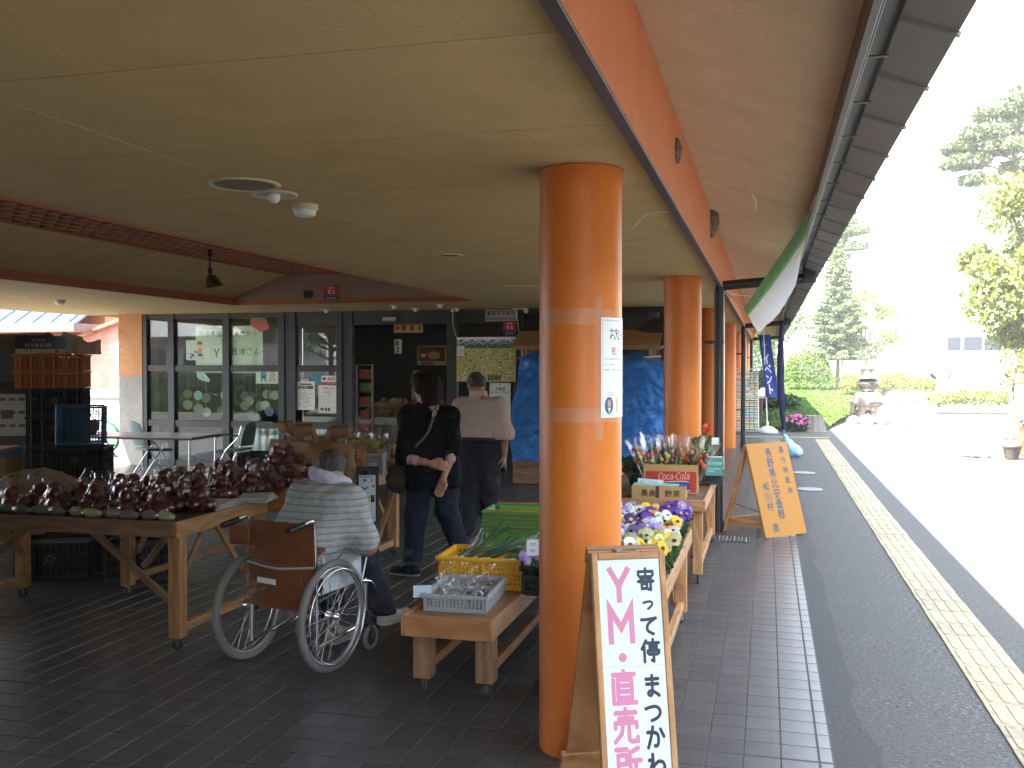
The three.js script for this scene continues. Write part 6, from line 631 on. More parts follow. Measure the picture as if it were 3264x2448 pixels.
  mesh('seat', sheet((u, v) => [-0.21 + 0.42 * u, 0.425 - 0.025 * Math.sin(PI * u), 0.05 - 0.4 * v], 16, 8, 1, 1, 0.012), lea, o); mesh('cross_brace', [rod([-0.21, 0.14, -0.12], [0.21, 0.4, -0.14], 0.01), rod([0.21, 0.14, -0.15], [-0.21, 0.4, -0.17], 0.01)], chrome, o);
}
{
  const o = thing('person', 'grey haired man in a pale striped shirt sitting hunched in the wheelchair', 'person', CH, CA);
  const P = { pel: [0.02, 0.53, -0.07], wai: [0.05, 0.66, -0.08], che: [0.1, 0.84, -0.16], nk: [0.09, 0.965, -0.25], sl: [-0.06, 0.88, -0.2], sr: [0.26, 0.87, -0.19], el: [-0.17, 0.66, -0.3], wl: [-0.03, 0.6, -0.5], er: [0.36, 0.64, -0.2], wr: [0.2, 0.585, -0.42], kl: [-0.1, 0.5, -0.5], al: [0.02, 0.12, -0.36], kr: [0.13, 0.5, -0.52], ar: [0.24, 0.17, -0.56], hl: [-0.09, 0.51, -0.12], hr: [0.1, 0.51, -0.12] }, all = Object.values(P);
  const torso = []; for (const s of [-1, 1]) torso.push(...chain([[0.02 + s * 0.07, 0.53, -0.07], [0.05 + s * 0.08, 0.67, -0.08], [0.1 + s * 0.09, 0.84, -0.155]], [0.115, 0.115, 0.11])); torso.push(limb(P.sl, P.sr, 0.066, 0.066), limb(P.che, P.nk, 0.1, 0.06));
  mesh('body', [net(blend([...torso, ...chain([P.sl, P.el, P.wl], [0.052, 0.045, 0.03]), ...chain([P.sr, P.er, P.wr], [0.052, 0.047, 0.03]), ...chain([P.hl, P.kl, P.al], [0.08, 0.06, 0.035]), ...chain([P.hr, P.kr, P.ar], [0.08, 0.06, 0.035])], 0.05), box(all, 0.16), 0.014), handG(P.wr, [-0.6, -0.2, -0.7], [0, 1, 0], -1, 0.6), handG(P.wl, [0.5, -0.2, -0.8], [0, 1, 0], 1, 0.6)], skinB, o);
  const st = canvas(64, 128, (x, w, h) => { x.fillStyle = '#a2a6a6'; x.fillRect(0, 0, w, h); for (let i = 0; i < 8; i++) { x.fillStyle = '#84898a'; x.fillRect(0, i * 16, w, 3); x.fillStyle = '#b4bbb0'; for (let k = 0; k < 16; k++) x.fillRect(k * 4, i * 16 + 7, 2, 2); } }); st.wrapS = st.wrapT = THREE.RepeatWrapping; st.repeat.set(6, 3.6);
  const slv = (a, b, t, r0, r1) => limb(a, a.map((v, i) => v + (b[i] - v) * t), r0, r1), sh = blend([...torso, slv(P.sl, P.el, 0.85, 0.062, 0.07), slv(P.sr, P.er, 0.85, 0.062, 0.07)], 0.07);
  mesh('striped_shirt', net((x, y, z) => Math.max(grow(sh, 0.015, 0.015, 10, 4)(x, y, z), 0.5 - y, (y - 1.03) + (z + 0.25) * 0.3), box(all.filter((p) => p[1] > 0.5), 0.2), 0.013), cloth([1, 1, 1], { map: st }), o);
  mesh('towel', net((x, y, z) => { const dx = x - 0.095, dy = y - 0.985, dz = z + 0.235, q = Math.hypot(Math.hypot(dx, dz) - 0.098, (dy - dz * 0.3 + dx * 0.2) * 0.6) - 0.024; return q + 0.005 * noise(x * 30, y * 30, z * 30); }, [-0.1, 0.83, -0.44, 0.3, 1.13, -0.05], 0.008), cloth([0.55, 0.52, 0.66]), o);
  const tr = blend([...chain([P.hl, P.kl, P.al], [0.09, 0.075, 0.065]), ...chain([P.hr, P.kr, P.ar], [0.09, 0.075, 0.065])], 0.04); mesh('trousers', net((x, y, z) => Math.max(grow(tr, 0.008, 0.01, 14)(x, y, z), 0.17 - y), box([P.hl, P.hr, P.kl, P.kr, P.al, P.ar], 0.15), 0.014), cloth([0.02, 0.02, 0.03]), o);
  const s1 = shoeG([P.al[0], 0.02, P.al[2]], [0.15, 0, -1]), s2 = shoeG([P.ar[0], 0.105, P.ar[2]], [0.25, 0, -1]); for (const s of [s1, s2]) { mesh('shoe', s.up, M([0.4, 0.38, 0.34], 0.7), o); mesh('shoe_sole', s.sole, M([0.45, 0.44, 0.42], 0.8), o); }
  const hair = net((x, y, z) => Math.max(skull(x, y, z) - 0.009 + strands(x, y, z, 7), -ball([0, -0.05, 0.105], 0.08, 0.12, 0.085)(x, y, z), -(y + 0.09), -(y + 0.02 - z * 0.3 - Math.max(0, Math.abs(x) - 0.05) * 0.4), -ball([0.012, 0.115, -0.02], 0.035, 0.016, 0.03)(x, y, z)), [-0.11, -0.12, -0.13, 0.11, 0.14, 0.12], 0.007);
  headOn(o, [0.035, 1.02, -0.315], [0.42, PI + 0.3, 0.1], hair, hairMat([0.07, 0.066, 0.064]), 0.98, skinB);
}
// ================= FLOWER TABLES =================
trestle('flower_table', 'wooden table on castors filled with potted pansies beside the column', -0.98, -0.455, -4.28, -6.2, 0.58, { top: oldWood, leg: 0.07, apron: 0.085 });
trestle('bouquet_table', 'wooden table on castors carrying a drinks carton of wrapped bouquets', -1.3, -0.43, -7.15, -9.05, 0.63, { leg: 0.07, apron: 0.08, top: M([0.42, 0.4, 0.37], 0.8, { map: oldT }) });
const petalG = (() => { const P = []; const pet = (a, r, w, tz) => { const c = [Math.cos(a), Math.sin(a)], s = [-c[1], c[0]], n = 5; let last = null; for (let i = 0; i <= n; i++) { const t = -1 + 2 * i / n, q = [c[0] * r * (1 - 0.25 * t * t) + s[0] * w * t, c[1] * r * (1 - 0.25 * t * t) + s[1] * w * t, tz - 0.004 * t * t]; if (last) P.push(0, 0, tz + 0.003, ...last, ...q); last = q; } }; pet(R(62), 0.026, 0.018, -0.002); pet(R(118), 0.026, 0.018, -0.0025); pet(R(5), 0.024, 0.015, 0.001); pet(R(175), 0.024, 0.015, 0.0005); pet(R(270), 0.025, 0.022, 0.002); const g = new THREE.BufferGeometry(); g.setAttribute('position', new THREE.Float32BufferAttribute(P, 3)); g.computeVertexNormals(); return clean(g); })();
const faceG = clean(new THREE.CircleGeometry(0.009, 8).scale(1, 0.8, 1).translate(0, -0.006, 0.0062)), potG = lathe([[0.028, 0], [0.038, 0.07], [0.041, 0.07], [0.041, 0.062], [0.036, 0.06], [0, 0.06]], 16), potM = M([0.018, 0.018, 0.018], 0.55), tuft = [1, 2, 3].map((s) => leaves(130, (r) => { const a = r() * 6.3, q = 0.055 * Math.sqrt(r()); return [q * Math.cos(a), 0.065 + 0.06 * r() * (1.2 - q * 10), q * Math.sin(a)]; }, 0.034, s)), plantM = leafM([0.05, 0.1, 0.025]);
const petalC = { violet: [0.11, 0.035, 0.32], purple: [0.06, 0.012, 0.13], white: [0.75, 0.75, 0.7], cream: [0.66, 0.66, 0.32], yellow: [0.75, 0.5, 0.015], orange: [0.75, 0.26, 0.01], maroon: [0.12, 0.008, 0.02], lilac: [0.33, 0.24, 0.55] }, petalM = Object.fromEntries(Object.entries(petalC).map(([k, c]) => [k, M(c, 0.7, { transmission: 0.2, thickness: 0, side: THREE.DoubleSide })])), faceM = M([0.03, 0.008, 0.05], 0.8), eyeM = M([0.7, 0.4, 0.02], 0.7);
function pansy(x, y, z, col, n, label, group, sc = 1) {
  const o = thing('pansy_plant', label, 'potted flower', [x, y, z], rnd() * 6.3, group); o.scale.setScalar(sc); mesh('pot', potG, potM, o); const l = mesh('leaves', tuft[Math.floor(rnd() * 3)], plantM, o);
  for (let i = 0; i < n; i++) { const a = rnd() * 6.3, q = 0.02 + 0.035 * rnd(), f = mesh('flower', petalG, petalM[col], o); f.position.set(q * Math.cos(a), 0.11 + 0.05 * rnd(), q * Math.sin(a)); const world = Math.atan2(-x, -z) + rr(-0.7, 0.7) - o.rotation.y; f.rotation.set(rr(-0.9, -0.2), world + PI * 0 , rr(-0.2, 0.2), 'YXZ'); f.scale.setScalar(rr(0.85, 1.25)); mesh('flower_eye', faceG, col === 'white' || col === 'yellow' || col === 'cream' || col === 'lilac' ? (rnd() < 0.5 ? faceM : eyeM) : eyeM, f); mesh('flower_stem', rod([0, 0, -0.002], [0.0, -0.06, -0.035], 0.0015, 4), plantM, f); }
  return o;
}
{
  const grid = ['violet,lilac,violet,yellow,violet,violet,lilac', 'white,lilac,white,lilac,violet,violet,violet', 'purple,lilac,white,purple,orange,white,violet', 'maroon,white,lilac,maroon,violet,white,violet', 'yellow,cream,white,purple,lilac,white,yellow', 'violet,maroon,cream,purple,white,lilac,orange', 'yellow,maroon,violet,lilac,cream,purple,white', 'maroon,purple,white,maroon,lilac,cream,yellow', 'yellow,violet,lilac,purple,cream,yellow,cream', 'lilac,white,maroon,yellow,white,cream,yellow'];
  grid.forEach((row, j) => row.split(',').forEach((c, i) => pansy(-0.93 + i * 0.0715 + rr(-0.01, 0.01), 0.575, -6.08 + j * 0.155 + rr(-0.01, 0.01), c, c === 'cream' ? 8 : 6, c + ' pansies in a small black pot on the flower table', 'potted pansies on the flower table', rr(0.95, 1.15))));
  const tray = thing('black_tray', 'black plug tray under the pansies on the flower table', 'tray', [-0.718, 0.57, -5.35]); mesh('tray_wall', [span(-0.24, 0.24, 0, 0.05, 0.79, 0.796), span(-0.24, 0.24, 0, 0.05, -0.83, -0.824), span(0.234, 0.24, 0, 0.05, -0.83, 0.796), span(-0.24, -0.234, 0, 0.05, -0.83, 0.796)], potM, tray);
  // tray of pansies and price card on the low bench
  const t2 = thing('pansy_crate', 'black slotted tray of pansies between the yellow crate and the column', 'tray', [-1.17, 0.46, -5.05]); mesh('tray_wall', [slots(0.16, 0.1, 6, 3).translate(0, -0.05, 0.12), slots(0.16, 0.1, 6, 3).translate(0, -0.05, -0.126), slots(0.24, 0.1, 8, 3).rotateY(PI / 2).translate(0.074, -0.05, 0), slots(0.24, 0.1, 8, 3).rotateY(PI / 2).translate(-0.08, -0.05, 0)], potM, t2); mesh('tray_foot', span(-0.07, 0.07, -0.06, -0.04, -0.11, 0.11), potM, t2);
  [['lilac', -1.21, -4.97], ['yellow', -1.13, -4.98], ['orange', -1.2, -5.08], ['yellow', -1.12, -5.08], ['lilac', -1.17, -5.14]].forEach(([c, x, z]) => pansy(x, 0.46, z, c, 5, c + ' pansies in the black tray beside the yellow crate', 'pansies in the black tray'));
  const pc = paperM(canvas(120, 140, (x, w, h) => { x.fillStyle = '#eef0f4'; x.fillRect(0, 0, w, h); words(x, 'ぐすう', 26, 30, 24, { fill: '#333', wt: 0.12 }); x.fillStyle = '#333'; x.font = '30px sans-serif'; x.fillText('¥90', 34, 108); })), sh = new THREE.Shape(); for (let i = 0; i <= 80; i++) { const a = i / 80 * 2 * PI, r = 0.045 + 0.003 * Math.sin(a * 12); sh[i ? 'lineTo' : 'moveTo'](r * 0.85 * Math.cos(a), r * 1.15 * Math.sin(a)); }
  const card = thing('price_card', 'scalloped white price card standing in the pansies', 'price card', [-1.19, 0.66, -4.93], 0.2); mesh('red_border', new THREE.ExtrudeGeometry(sh, { depth: 0.002, bevelEnabled: false }), M([0.6, 0.3, 0.4], 0.7), card); const pf = panel(0.062, 0.085, 0.001, pc); pf.name = 'card_face'; pf.position.z = 0.0028; card.add(pf); mesh('card_stick', rod([0, -0.04, 0], [0, -0.12, 0], 0.002, 6), greenA, card);
}
// drinks carton with wrapped bouquets, leaflet box, plant tray
{
  const kt = tex(128, (u, v) => { const k = 0.92 + wrapNoise(u, v, 40, 3) * 0.1; return [0.42 * k, 0.26 * k, 0.12 * k]; }, true), kr = M([1, 1, 1], 0.8, { map: kt });
  const coke = canvas(560, 300, (x, w, h) => { x.fillStyle = '#b58f58'; x.fillRect(0, 0, w, h); x.fillStyle = '#b5362a'; x.fillRect(20, 70, 520, 215); x.fillStyle = '#e3b7a8'; x.save(); x.translate(350, 152); x.rotate(-0.04); x.font = 'italic 100px serif'; x.textAlign = 'center'; x.fillText('Coca-Cola', -40, 0, 330); x.restore(); x.strokeStyle = '#e3b7a8'; x.lineWidth = 6; x.beginPath(); x.moveTo(170, 172); x.bezierCurveTo(240, 198, 350, 150, 450, 172); x.stroke(); x.fillStyle = '#5b2a1a'; x.beginPath(); x.moveTo(92, 130); x.lineTo(102, 130); x.lineTo(104, 165); x.quadraticCurveTo(116, 190, 110, 230); x.lineTo(84, 230); x.quadraticCurveTo(78, 190, 90, 165); x.fill(); x.fillStyle = '#e8cdbb'; x.fillRect(350, 262, 130, 8); });
  const c = thing('drinks_carton', 'red and brown drinks carton holding wrapped bouquets', 'carton', [-0.73, 0.62, -7.72], 0.05); const f = panel(0.42, 0.225, 0.012, paperM(coke, 0.75), kr); f.name = 'printed_side'; f.position.set(0, 0.1125, 0.14); c.add(f); mesh('carton_side', [span(-0.21, 0.21, 0, 0.225, -0.146, -0.138), span(0.202, 0.21, 0, 0.224, -0.138, 0.134), span(-0.21, -0.202, 0, 0.224, -0.138, 0.134), span(-0.2, 0.2, 0, 0.008, -0.138, 0.134)], kr, c);
  const celG = [0, 1, 2, 3].map((k) => sheet((u, v) => { const a = (u - 0.5) * 5, r = 0.022 + 0.055 * Math.pow(v, 1.2) * (1 + 0.25 * noise(u * 5 + k * 3, v * 4)); return [r * Math.sin(a), 0.02 + v * (0.4 + 0.06 * noise(u * 7, k)), r * Math.cos(a)]; }, 22, 10)), bc = { orange: [0.6, 0.2, 0.02], red: [0.5, 0.06, 0.03], green: [0.28, 0.4, 0.05], brown: [0.2, 0.09, 0.04], white: [0.6, 0.6, 0.55] }, bm = Object.fromEntries(Object.entries(bc).map(([k, q]) => [k, M(q, 0.6)])), lantern = lathe([[0.001, -0.022], [0.012, -0.016], [0.019, -0.002], [0.014, 0.012], [0.001, 0.02]], 8), lf = leaves(40, (r) => [0.03 * (r() - 0.5), 0.12 + 0.22 * r(), 0.03 * (r() - 0.5)], 0.04, 9);
  const names = ['orange', 'red', 'green', 'brown', 'orange', 'red', 'white', 'green', 'brown', 'orange', 'red', 'green', 'brown', 'orange', 'white', 'red', 'brown', 'green'];
  names.forEach((n, i) => { const x = -0.17 + (i % 6) * 0.068 + rr(-0.01, 0.01), z = 0.08 - Math.floor(i / 6) * 0.09; const o = thing('wrapped_bouquet', 'cellophane wrapped bouquet of ' + n + ' berries and lanterns in the drinks carton', 'bouquet', [-0.73 + x, 0.64, -7.72 + z], rnd() * 6, 'wrapped bouquets in the drinks carton'); o.rotation.set(-0.12 + z * -0.9, 0, -x * 2.0, 'XYZ'); mesh('cellophane', celG[i % 4], film, o); mesh('leaves', lf, i % 3 ? plantM : M([0.16, 0.1, 0.05], 0.8, { side: THREE.DoubleSide }), o); mesh('bouquet_stems', [0, 1, 2].map((k) => rod([0.005 * k, 0.0, 0], [rr(-0.03, 0.03), 0.3, rr(-0.03, 0.03)], 0.0025, 5)), plantM, o); for (let k = 0; k < 6; k++) { const b = mesh('lantern_fruit', lantern, rnd() < 0.75 ? bm[n] : bm[pick(['orange', 'red', 'green', 'brown'])], o); b.position.set(rr(-0.035, 0.035), rr(0.19, 0.34), rr(-0.03, 0.04)); b.rotation.set(rr(-0.5, 0.5), 0, rr(-0.5, 0.5)); } });
  const lb = thing('leaflet_box', 'low brown carton of leaflets in front of the drinks carton', 'carton', [-0.78, 0.62, -7.32], 0.02); const bt = paperM(canvas(360, 100, (x, w, h) => { x.fillStyle = '#b99560'; x.fillRect(0, 0, w, h); words(x, '農産', 60, 30, 50, { fill: '#5b3f24', wt: 0.13 }); words(x, '野菜', 220, 30, 50, { fill: '#5b3f24', wt: 0.13 }); x.fillStyle = '#5b3522'; x.fillRect(160, 0, 24, 90); })), bf = panel(0.4, 0.1, 0.006, bt, kr); bf.name = 'printed_side'; bf.position.set(0, 0.05, 0.1); lb.add(bf); mesh('carton_side', [span(-0.2, 0.2, 0, 0.1, -0.1, -0.094), span(0.194, 0.2, 0, 0.1, -0.094, 0.097), span(-0.2, -0.194, 0, 0.1, -0.094, 0.097), span(-0.19, 0.19, 0, 0.006, -0.094, 0.09)], kr, lb); mesh('mint_lining', [sheet((u, v) => [-0.19 + 0.34 * u, 0.1 + 0.012 * Math.sin(v * 3) + 0.004 * noise(u * 8, v * 4), 0.09 - 0.1 * v], 14, 5)], M([0.2, 0.5, 0.36], 0.6, { side: THREE.DoubleSide }), lb);
  poster('leaflet', 'white leaflet with dark lettering standing in the brown carton', 'leaflet', 0.19, 0.11, 0.004, paperM(canvas(260, 170, (x, w, h) => { x.fillStyle = '#cfd9ea'; x.fillRect(0, 0, w, h); x.fillStyle = '#c9bf72'; x.beginPath(); x.arc(40, 40, 16, 0, 7); x.fill(); print(x, 110, 24, 130, 1, 8, 10, '#8a5a50', 2); words(x, 'たかせの味覚', 34, 60, 30, { fill: '#2a2f3a', wt: 0.15 }); words(x, 'かせの', 60, 60, 30, { fill: '#2a2f3a', wt: 0.15 }); x.fillStyle = '#6f9a88'; x.beginPath(); x.ellipse(160, 140, 40, 16, 0.2, 0, 7); x.fill(); x.fillStyle = '#b8b85c'; x.beginPath(); x.ellipse(100, 144, 22, 10, 0, 0, 7); x.fill(); })), [-0.85, 0.705, -7.3], 0.05, undefined, -0.07);
  poster('blue_leaflets', 'dark blue leaflets lying in the end of the brown carton', 'leaflet', 0.16, 0.06, 0.02, paperM(canvas(160, 60, (x, w, h) => { x.fillStyle = '#2c3f84'; x.fillRect(0, 0, w, h); print(x, 20, 20, 120, 2, 18, 10, '#93a2cf', 2); })), [-0.64, 0.715, -7.31], 0.1);
  const pt = thing('plant_tray', 'black slotted tray of grassy seedlings at the end of the bouquet table', 'tray', [-0.5, 0.625, -8.35]); mesh('tray_wall', [slots(0.3, 0.09, 9, 3).translate(0, 0, 0.17), slots(0.3, 0.09, 9, 3).translate(0, 0, -0.176), slots(0.34, 0.09, 10, 3).rotateY(PI / 2).translate(0.144, 0, 0), slots(0.34, 0.09, 10, 3).rotateY(PI / 2).translate(-0.15, 0, 0), span(-0.144, 0.144, 0.004, 0.03, -0.17, 0.17)], potM, pt);
  for (let i = 0; i < 4; i++) { const o = thing('grass_seedling', 'pot of tall grassy seedlings in the black tray', 'potted plant', [-0.57 + (i % 2) * 0.12, 0.655, -8.28 - Math.floor(i / 2) * 0.14], rnd() * 6, 'seedling pots in the tray'); mesh('pot', potG, potM, o); const bl = []; for (let k = 0; k < 16; k++) { const a = rnd() * 6.3, h = rr(0.12, 0.24), q = rr(0.03, 0.1); bl.push(tube([[0.01 * Math.cos(a), 0.06, 0.01 * Math.sin(a)], [q * 0.4 * Math.cos(a), 0.06 + h * 0.6, q * 0.4 * Math.sin(a)], [q * Math.cos(a), 0.06 + h, q * Math.sin(a)]], 0.003, 8, 4)); } mesh('leaf_blades', bl, leafM([0.12, 0.2, 0.04]), o); }
  const tb = poster('seed_box', 'teal green seed carton standing behind the drinks carton', 'carton', 0.14, 0.15, 0.08, paperM(canvas(140, 150, (x, w, h) => { x.fillStyle = '#4f8d80'; x.fillRect(0, 0, w, h); x.fillStyle = '#a9d0c4'; x.font = 'italic bold 40px serif'; x.fillText('Grass', 16, 60); print(x, 20, 90, 100, 2, 20, 12, '#cfe4dc', 2); })), [-0.42, 0.79, -8.1], 0.1); const wt = poster('white_tag', 'small white plant tag among the seedlings', 'tag', 0.06, 0.06, 0.002, white, [-0.42, 0.98, -8.3], 0.1);
  const rf = thing('red_geranium', 'red geranium bloom above the seedling tray', 'potted flower', [-0.55, 0.63, -8.8]); mesh('pot', potG, potM, rf); mesh('flower_stem', rod([0, 0.06, 0], [0.02, 0.42, 0], 0.004, 6), plantM, rf); mesh('leaves', leaves(120, (r) => [0.16 * (r() - 0.5), 0.08 + 0.26 * r(), 0.16 * (r() - 0.5)], 0.07, 4), plantM, rf); for (let k = 0; k < 9; k++) mesh('flower', petalG.clone().scale(0.8, 0.8, 0.8).rotateX(-0.4).rotateY(k).translate(0.02 + 0.03 * Math.cos(k * 2), 0.43 + 0.025 * Math.sin(k * 3), 0.03 * Math.sin(k * 2)), M([0.6, 0.03, 0.01], 0.6, { side: THREE.DoubleSide }), rf);
  const dp = thing('dark_pot_plant', 'dark leafy plant in a black pot beside the drinks carton', 'potted plant', [-1.05, 0.62, -7.95]); mesh('pot', potG.clone().scale(1.6, 1.6, 1.6), potM, dp); mesh('leaves', leaves(260, (r) => { const a = r() * 6.3, q = 0.1 * r(); return [q * Math.cos(a), 0.1 + 0.14 * r(), q * Math.sin(a)]; }, 0.06, 3), greenB, dp);
}
// ================= SIGNS =================
{
  const s = thing('street_sign_stand', 'A-frame sign lettered YM in pink standing before the orange column', 'sign stand', [-0.49, 0, -3.455], R(25)), w = 0.272, H = 0.95, ff = 0.2;
  const art = canvas(520, 1720, (x, W, Hh) => {
    x.fillStyle = '#cdd8d8'; x.fillRect(0, 0, W, Hh); const pk = '#c77794', nv = '#1d2434';
    const L = (c, px, py, sx, sy, fill, wt) => { x.save(); x.translate(px, py); x.scale(sx / 100, sy / 100); x.strokeStyle = x.fillStyle = fill; glyph(x, c, 0, 0, 100, wt); x.restore(); };
    x.scale(1, 0.85); x.lineCap = 'butt'; x.strokeStyle = pk; x.lineWidth = 46; x.lineJoin = 'miter'; x.beginPath(); x.moveTo(88, 60); x.lineTo(168, 200); x.lineTo(168, 330); x.moveTo(168, 200); x.lineTo(256, 60); x.stroke(); x.beginPath(); x.moveTo(82, 640); x.lineTo(82, 372); x.lineTo(170, 520); x.lineTo(258, 372); x.lineTo(258, 640); x.stroke(); x.fillStyle = pk; x.beginPath(); x.arc(168, 740, 34, 0, 7); x.fill();
    L('直', 50, 830, 230, 260, pk, 0.145); L('売', 50, 1110, 230, 260, pk, 0.145); L('所', 50, 1385, 230, 260, pk, 0.145);
    L('寄', 318, 70, 160, 180, nv, 0.145); L('っ', 350, 270, 120, 130, nv, 0.15); L('て', 322, 430, 160, 165, nv, 0.15); L('停', 318, 610, 168, 180, nv, 0.145); L('ま', 320, 870, 160, 185, nv, 0.15); L('つ', 318, 1070, 165, 165, nv, 0.155); L('か', 318, 1240, 170, 190, nv, 0.15); L('わ', 318, 1445, 170, 190, nv, 0.15);
    x.fillStyle = '#94a2a2'; x.fillRect(0, 806, W, 3); const r = rng(8); for (let k = 0; k < 40; k++) { x.fillStyle = 'rgba(170,160,140,0.25)'; x.fillRect(r() * W, r() * Hh, 2 + r() * 8, 1 + r() * 3); }
  });
  const lean = Math.atan2(ff, H), L = Math.hypot(ff, H), fr = new THREE.Group(); fr.name = 'front_board'; fr.position.set(0, H, 0.02); fr.rotation.x = -lean; s.add(fr);
  const pf = panel(w - 0.045, L - 0.05, 0.006, paperM(art, 0.45), plywood); pf.name = 'lettered_sheet'; pf.position.set(0, -L / 2, 0.004); fr.add(pf); mesh('frame_rail', span(-w / 2, -w / 2 + 0.023, -L, 0, -0.012, 0.012), pine, fr); mesh('frame_rail', span(w / 2 - 0.023, w / 2, -L, 0, -0.012, 0.012), pine, fr); mesh('frame_rail', span(-w / 2 + 0.023, w / 2 - 0.023, -0.025, 0, -0.012, 0.012), pine, fr); mesh('frame_rail', span(-w / 2 + 0.023, w / 2 - 0.023, -L, -L + 0.025, -0.012, 0.012), pine, fr);
  const bl = Math.atan2(0.36, H), LB = Math.hypot(0.36, H), bk = new THREE.Group(); bk.name = 'back_board'; bk.position.set(0, H, -0.02); bk.rotation.x = bl; s.add(bk); mesh('back_panel', span(-w / 2, w / 2, -LB + 0.1, 0, -0.006, 0.006), plywood, bk); mesh('top_batten', span(-w / 2, w / 2, -0.06, 0.004, -0.03, -0.007), oldWood, bk); mesh('foot_batten', span(-w / 2 - 0.02, w / 2, -LB + 0.02, -LB + 0.1, -0.012, 0.014), pine, bk); mesh('foot_batten', span(-w / 2 - 0.015, w / 2 + 0.05, -LB - 0.02, -LB + 0.018, -0.02, 0.06), pine2, bk); mesh('hinge', span(-0.04, 0.04, H, H + 0.006, -0.02, 0.02), steel, s);
}
{
  const s = thing('yellow_sign_stand', 'yellow A-frame board with grey brush lettering on the tiled walkway', 'sign stand', [-0.005, 0, -9.63], R(47)), w = 0.55, H = 0.86, ff = 0.26, lean = Math.atan2(ff, H), L = Math.hypot(ff, H);
  const art = canvas(420, 690, (x, W, Hh) => { x.fillStyle = '#a9722a'; x.fillRect(0, 0, W, Hh); const r = rng(6); for (let k = 0; k < 500; k++) { x.fillStyle = r() < 0.5 ? 'rgba(155,102,34,0.35)' : 'rgba(186,132,58,0.3)'; x.fillRect(r() * W, r() * Hh, 1.5, 20 + r() * 50); } const G = { fill: '#504d55', wt: 0.14, down: true }; words(x, '農作物産地', 318, 36, 52, { ...G, gap: 1.45 }); words(x, '長野県北安曇郡', 168, 40, 72, { ...G, gap: 1.06 }); words(x, '松川村', 76, 290, 66, { ...G, gap: 1.1 }); words(x, '産', 86, 590, 66, G); });
  const fr = new THREE.Group(); fr.name = 'front_board'; fr.position.set(0, H, 0); fr.rotation.x = -lean; s.add(fr); const p = panel(w, L, 0.012, paperM(art, 0.6), M([0.5, 0.3, 0.08], 0.7)); p.name = 'lettered_board'; p.position.y = -L / 2 + 0.01; fr.add(p);
  for (const a of [-1, 1]) { mesh('back_leg', plank([a * (w / 2 - 0.03), H - 0.005, -0.02], [a * (w / 2 - 0.03), 0.0, -0.3], 0.06, 0.024), pine, s); mesh('front_leg', plank([a * (w / 2 - 0.03), H - 0.03, -0.012], [a * (w / 2 - 0.03), 0.0, ff - 0.018], 0.05, 0.02), pine, s); } mesh('cross_rail', span(-w / 2 + 0.06, w / 2 - 0.06, 0.06, 0.13, -0.29, -0.27), pine, s); mesh('side_rail', plank([-w / 2 + 0.03, 0.1, -0.27], [-w / 2 + 0.03, 0.12, ff - 0.06], 0.06, 0.02, V(1, 0, 0)), pine, s); mesh('stay', rod([-w / 2 + 0.05, 0.28, -0.2], [-w / 2 + 0.05, 0.22, ff - 0.06], 0.004), black, s);
}
// drain grating in the tiles
{ const g = thing('drain_grating', 'small steel drain grating set in the tiles beside the downpipe', 'grating', [-0.32, 0.002, -9.2]); mesh('frame', [span(-0.17, 0.17, 0, 0.006, 0.14, 0.155), span(-0.17, 0.17, 0, 0.006, -0.155, -0.14), span(-0.17, -0.155, 0, 0.006, -0.14, 0.14), span(0.155, 0.17, 0, 0.006, -0.14, 0.14), span(-0.155, 0.155, -0.002, 0, -0.14, 0.14)], M([0.05, 0.05, 0.05], 0.6), g); for (let i = 0; i < 9; i++) mesh('bar', span(-0.15 + i * 0.035, -0.138 + i * 0.035, 0.001, 0.006, -0.139, 0.139), steel, g); for (let i = 0; i < 3; i++) mesh('bar', span(-0.154, 0.154, 0.0062, 0.0075, -0.08 + i * 0.08, -0.074 + i * 0.08), steel, g); }
for (const z of [-13.2, -15.2]) { const g = thing('manhole_cover', ['round metal inspection cover in the asphalt before the far grating', 'round metal inspection cover in the asphalt, in line with the yellow sign', 'round metal inspection cover in the asphalt beside the blue weighted bag'][z === -13.2 ? 0 : z === -15.2 ? 1 : 2], 'cover', [0.55, -0.008, z]); mesh('rim', lathe([[0.13, 0], [0.13, 0.008], [0.16, 0.008], [0.16, 0]], 32), M([0.2, 0.2, 0.2], 0.6), g); mesh('lid', new THREE.CylinderGeometry(0.128, 0.128, 0.008, 32).translate(0, 0.004, 0), M([0.2, 0.2, 0.2], 0.6, { metalness: 0.3, map: cloudT }), g); }
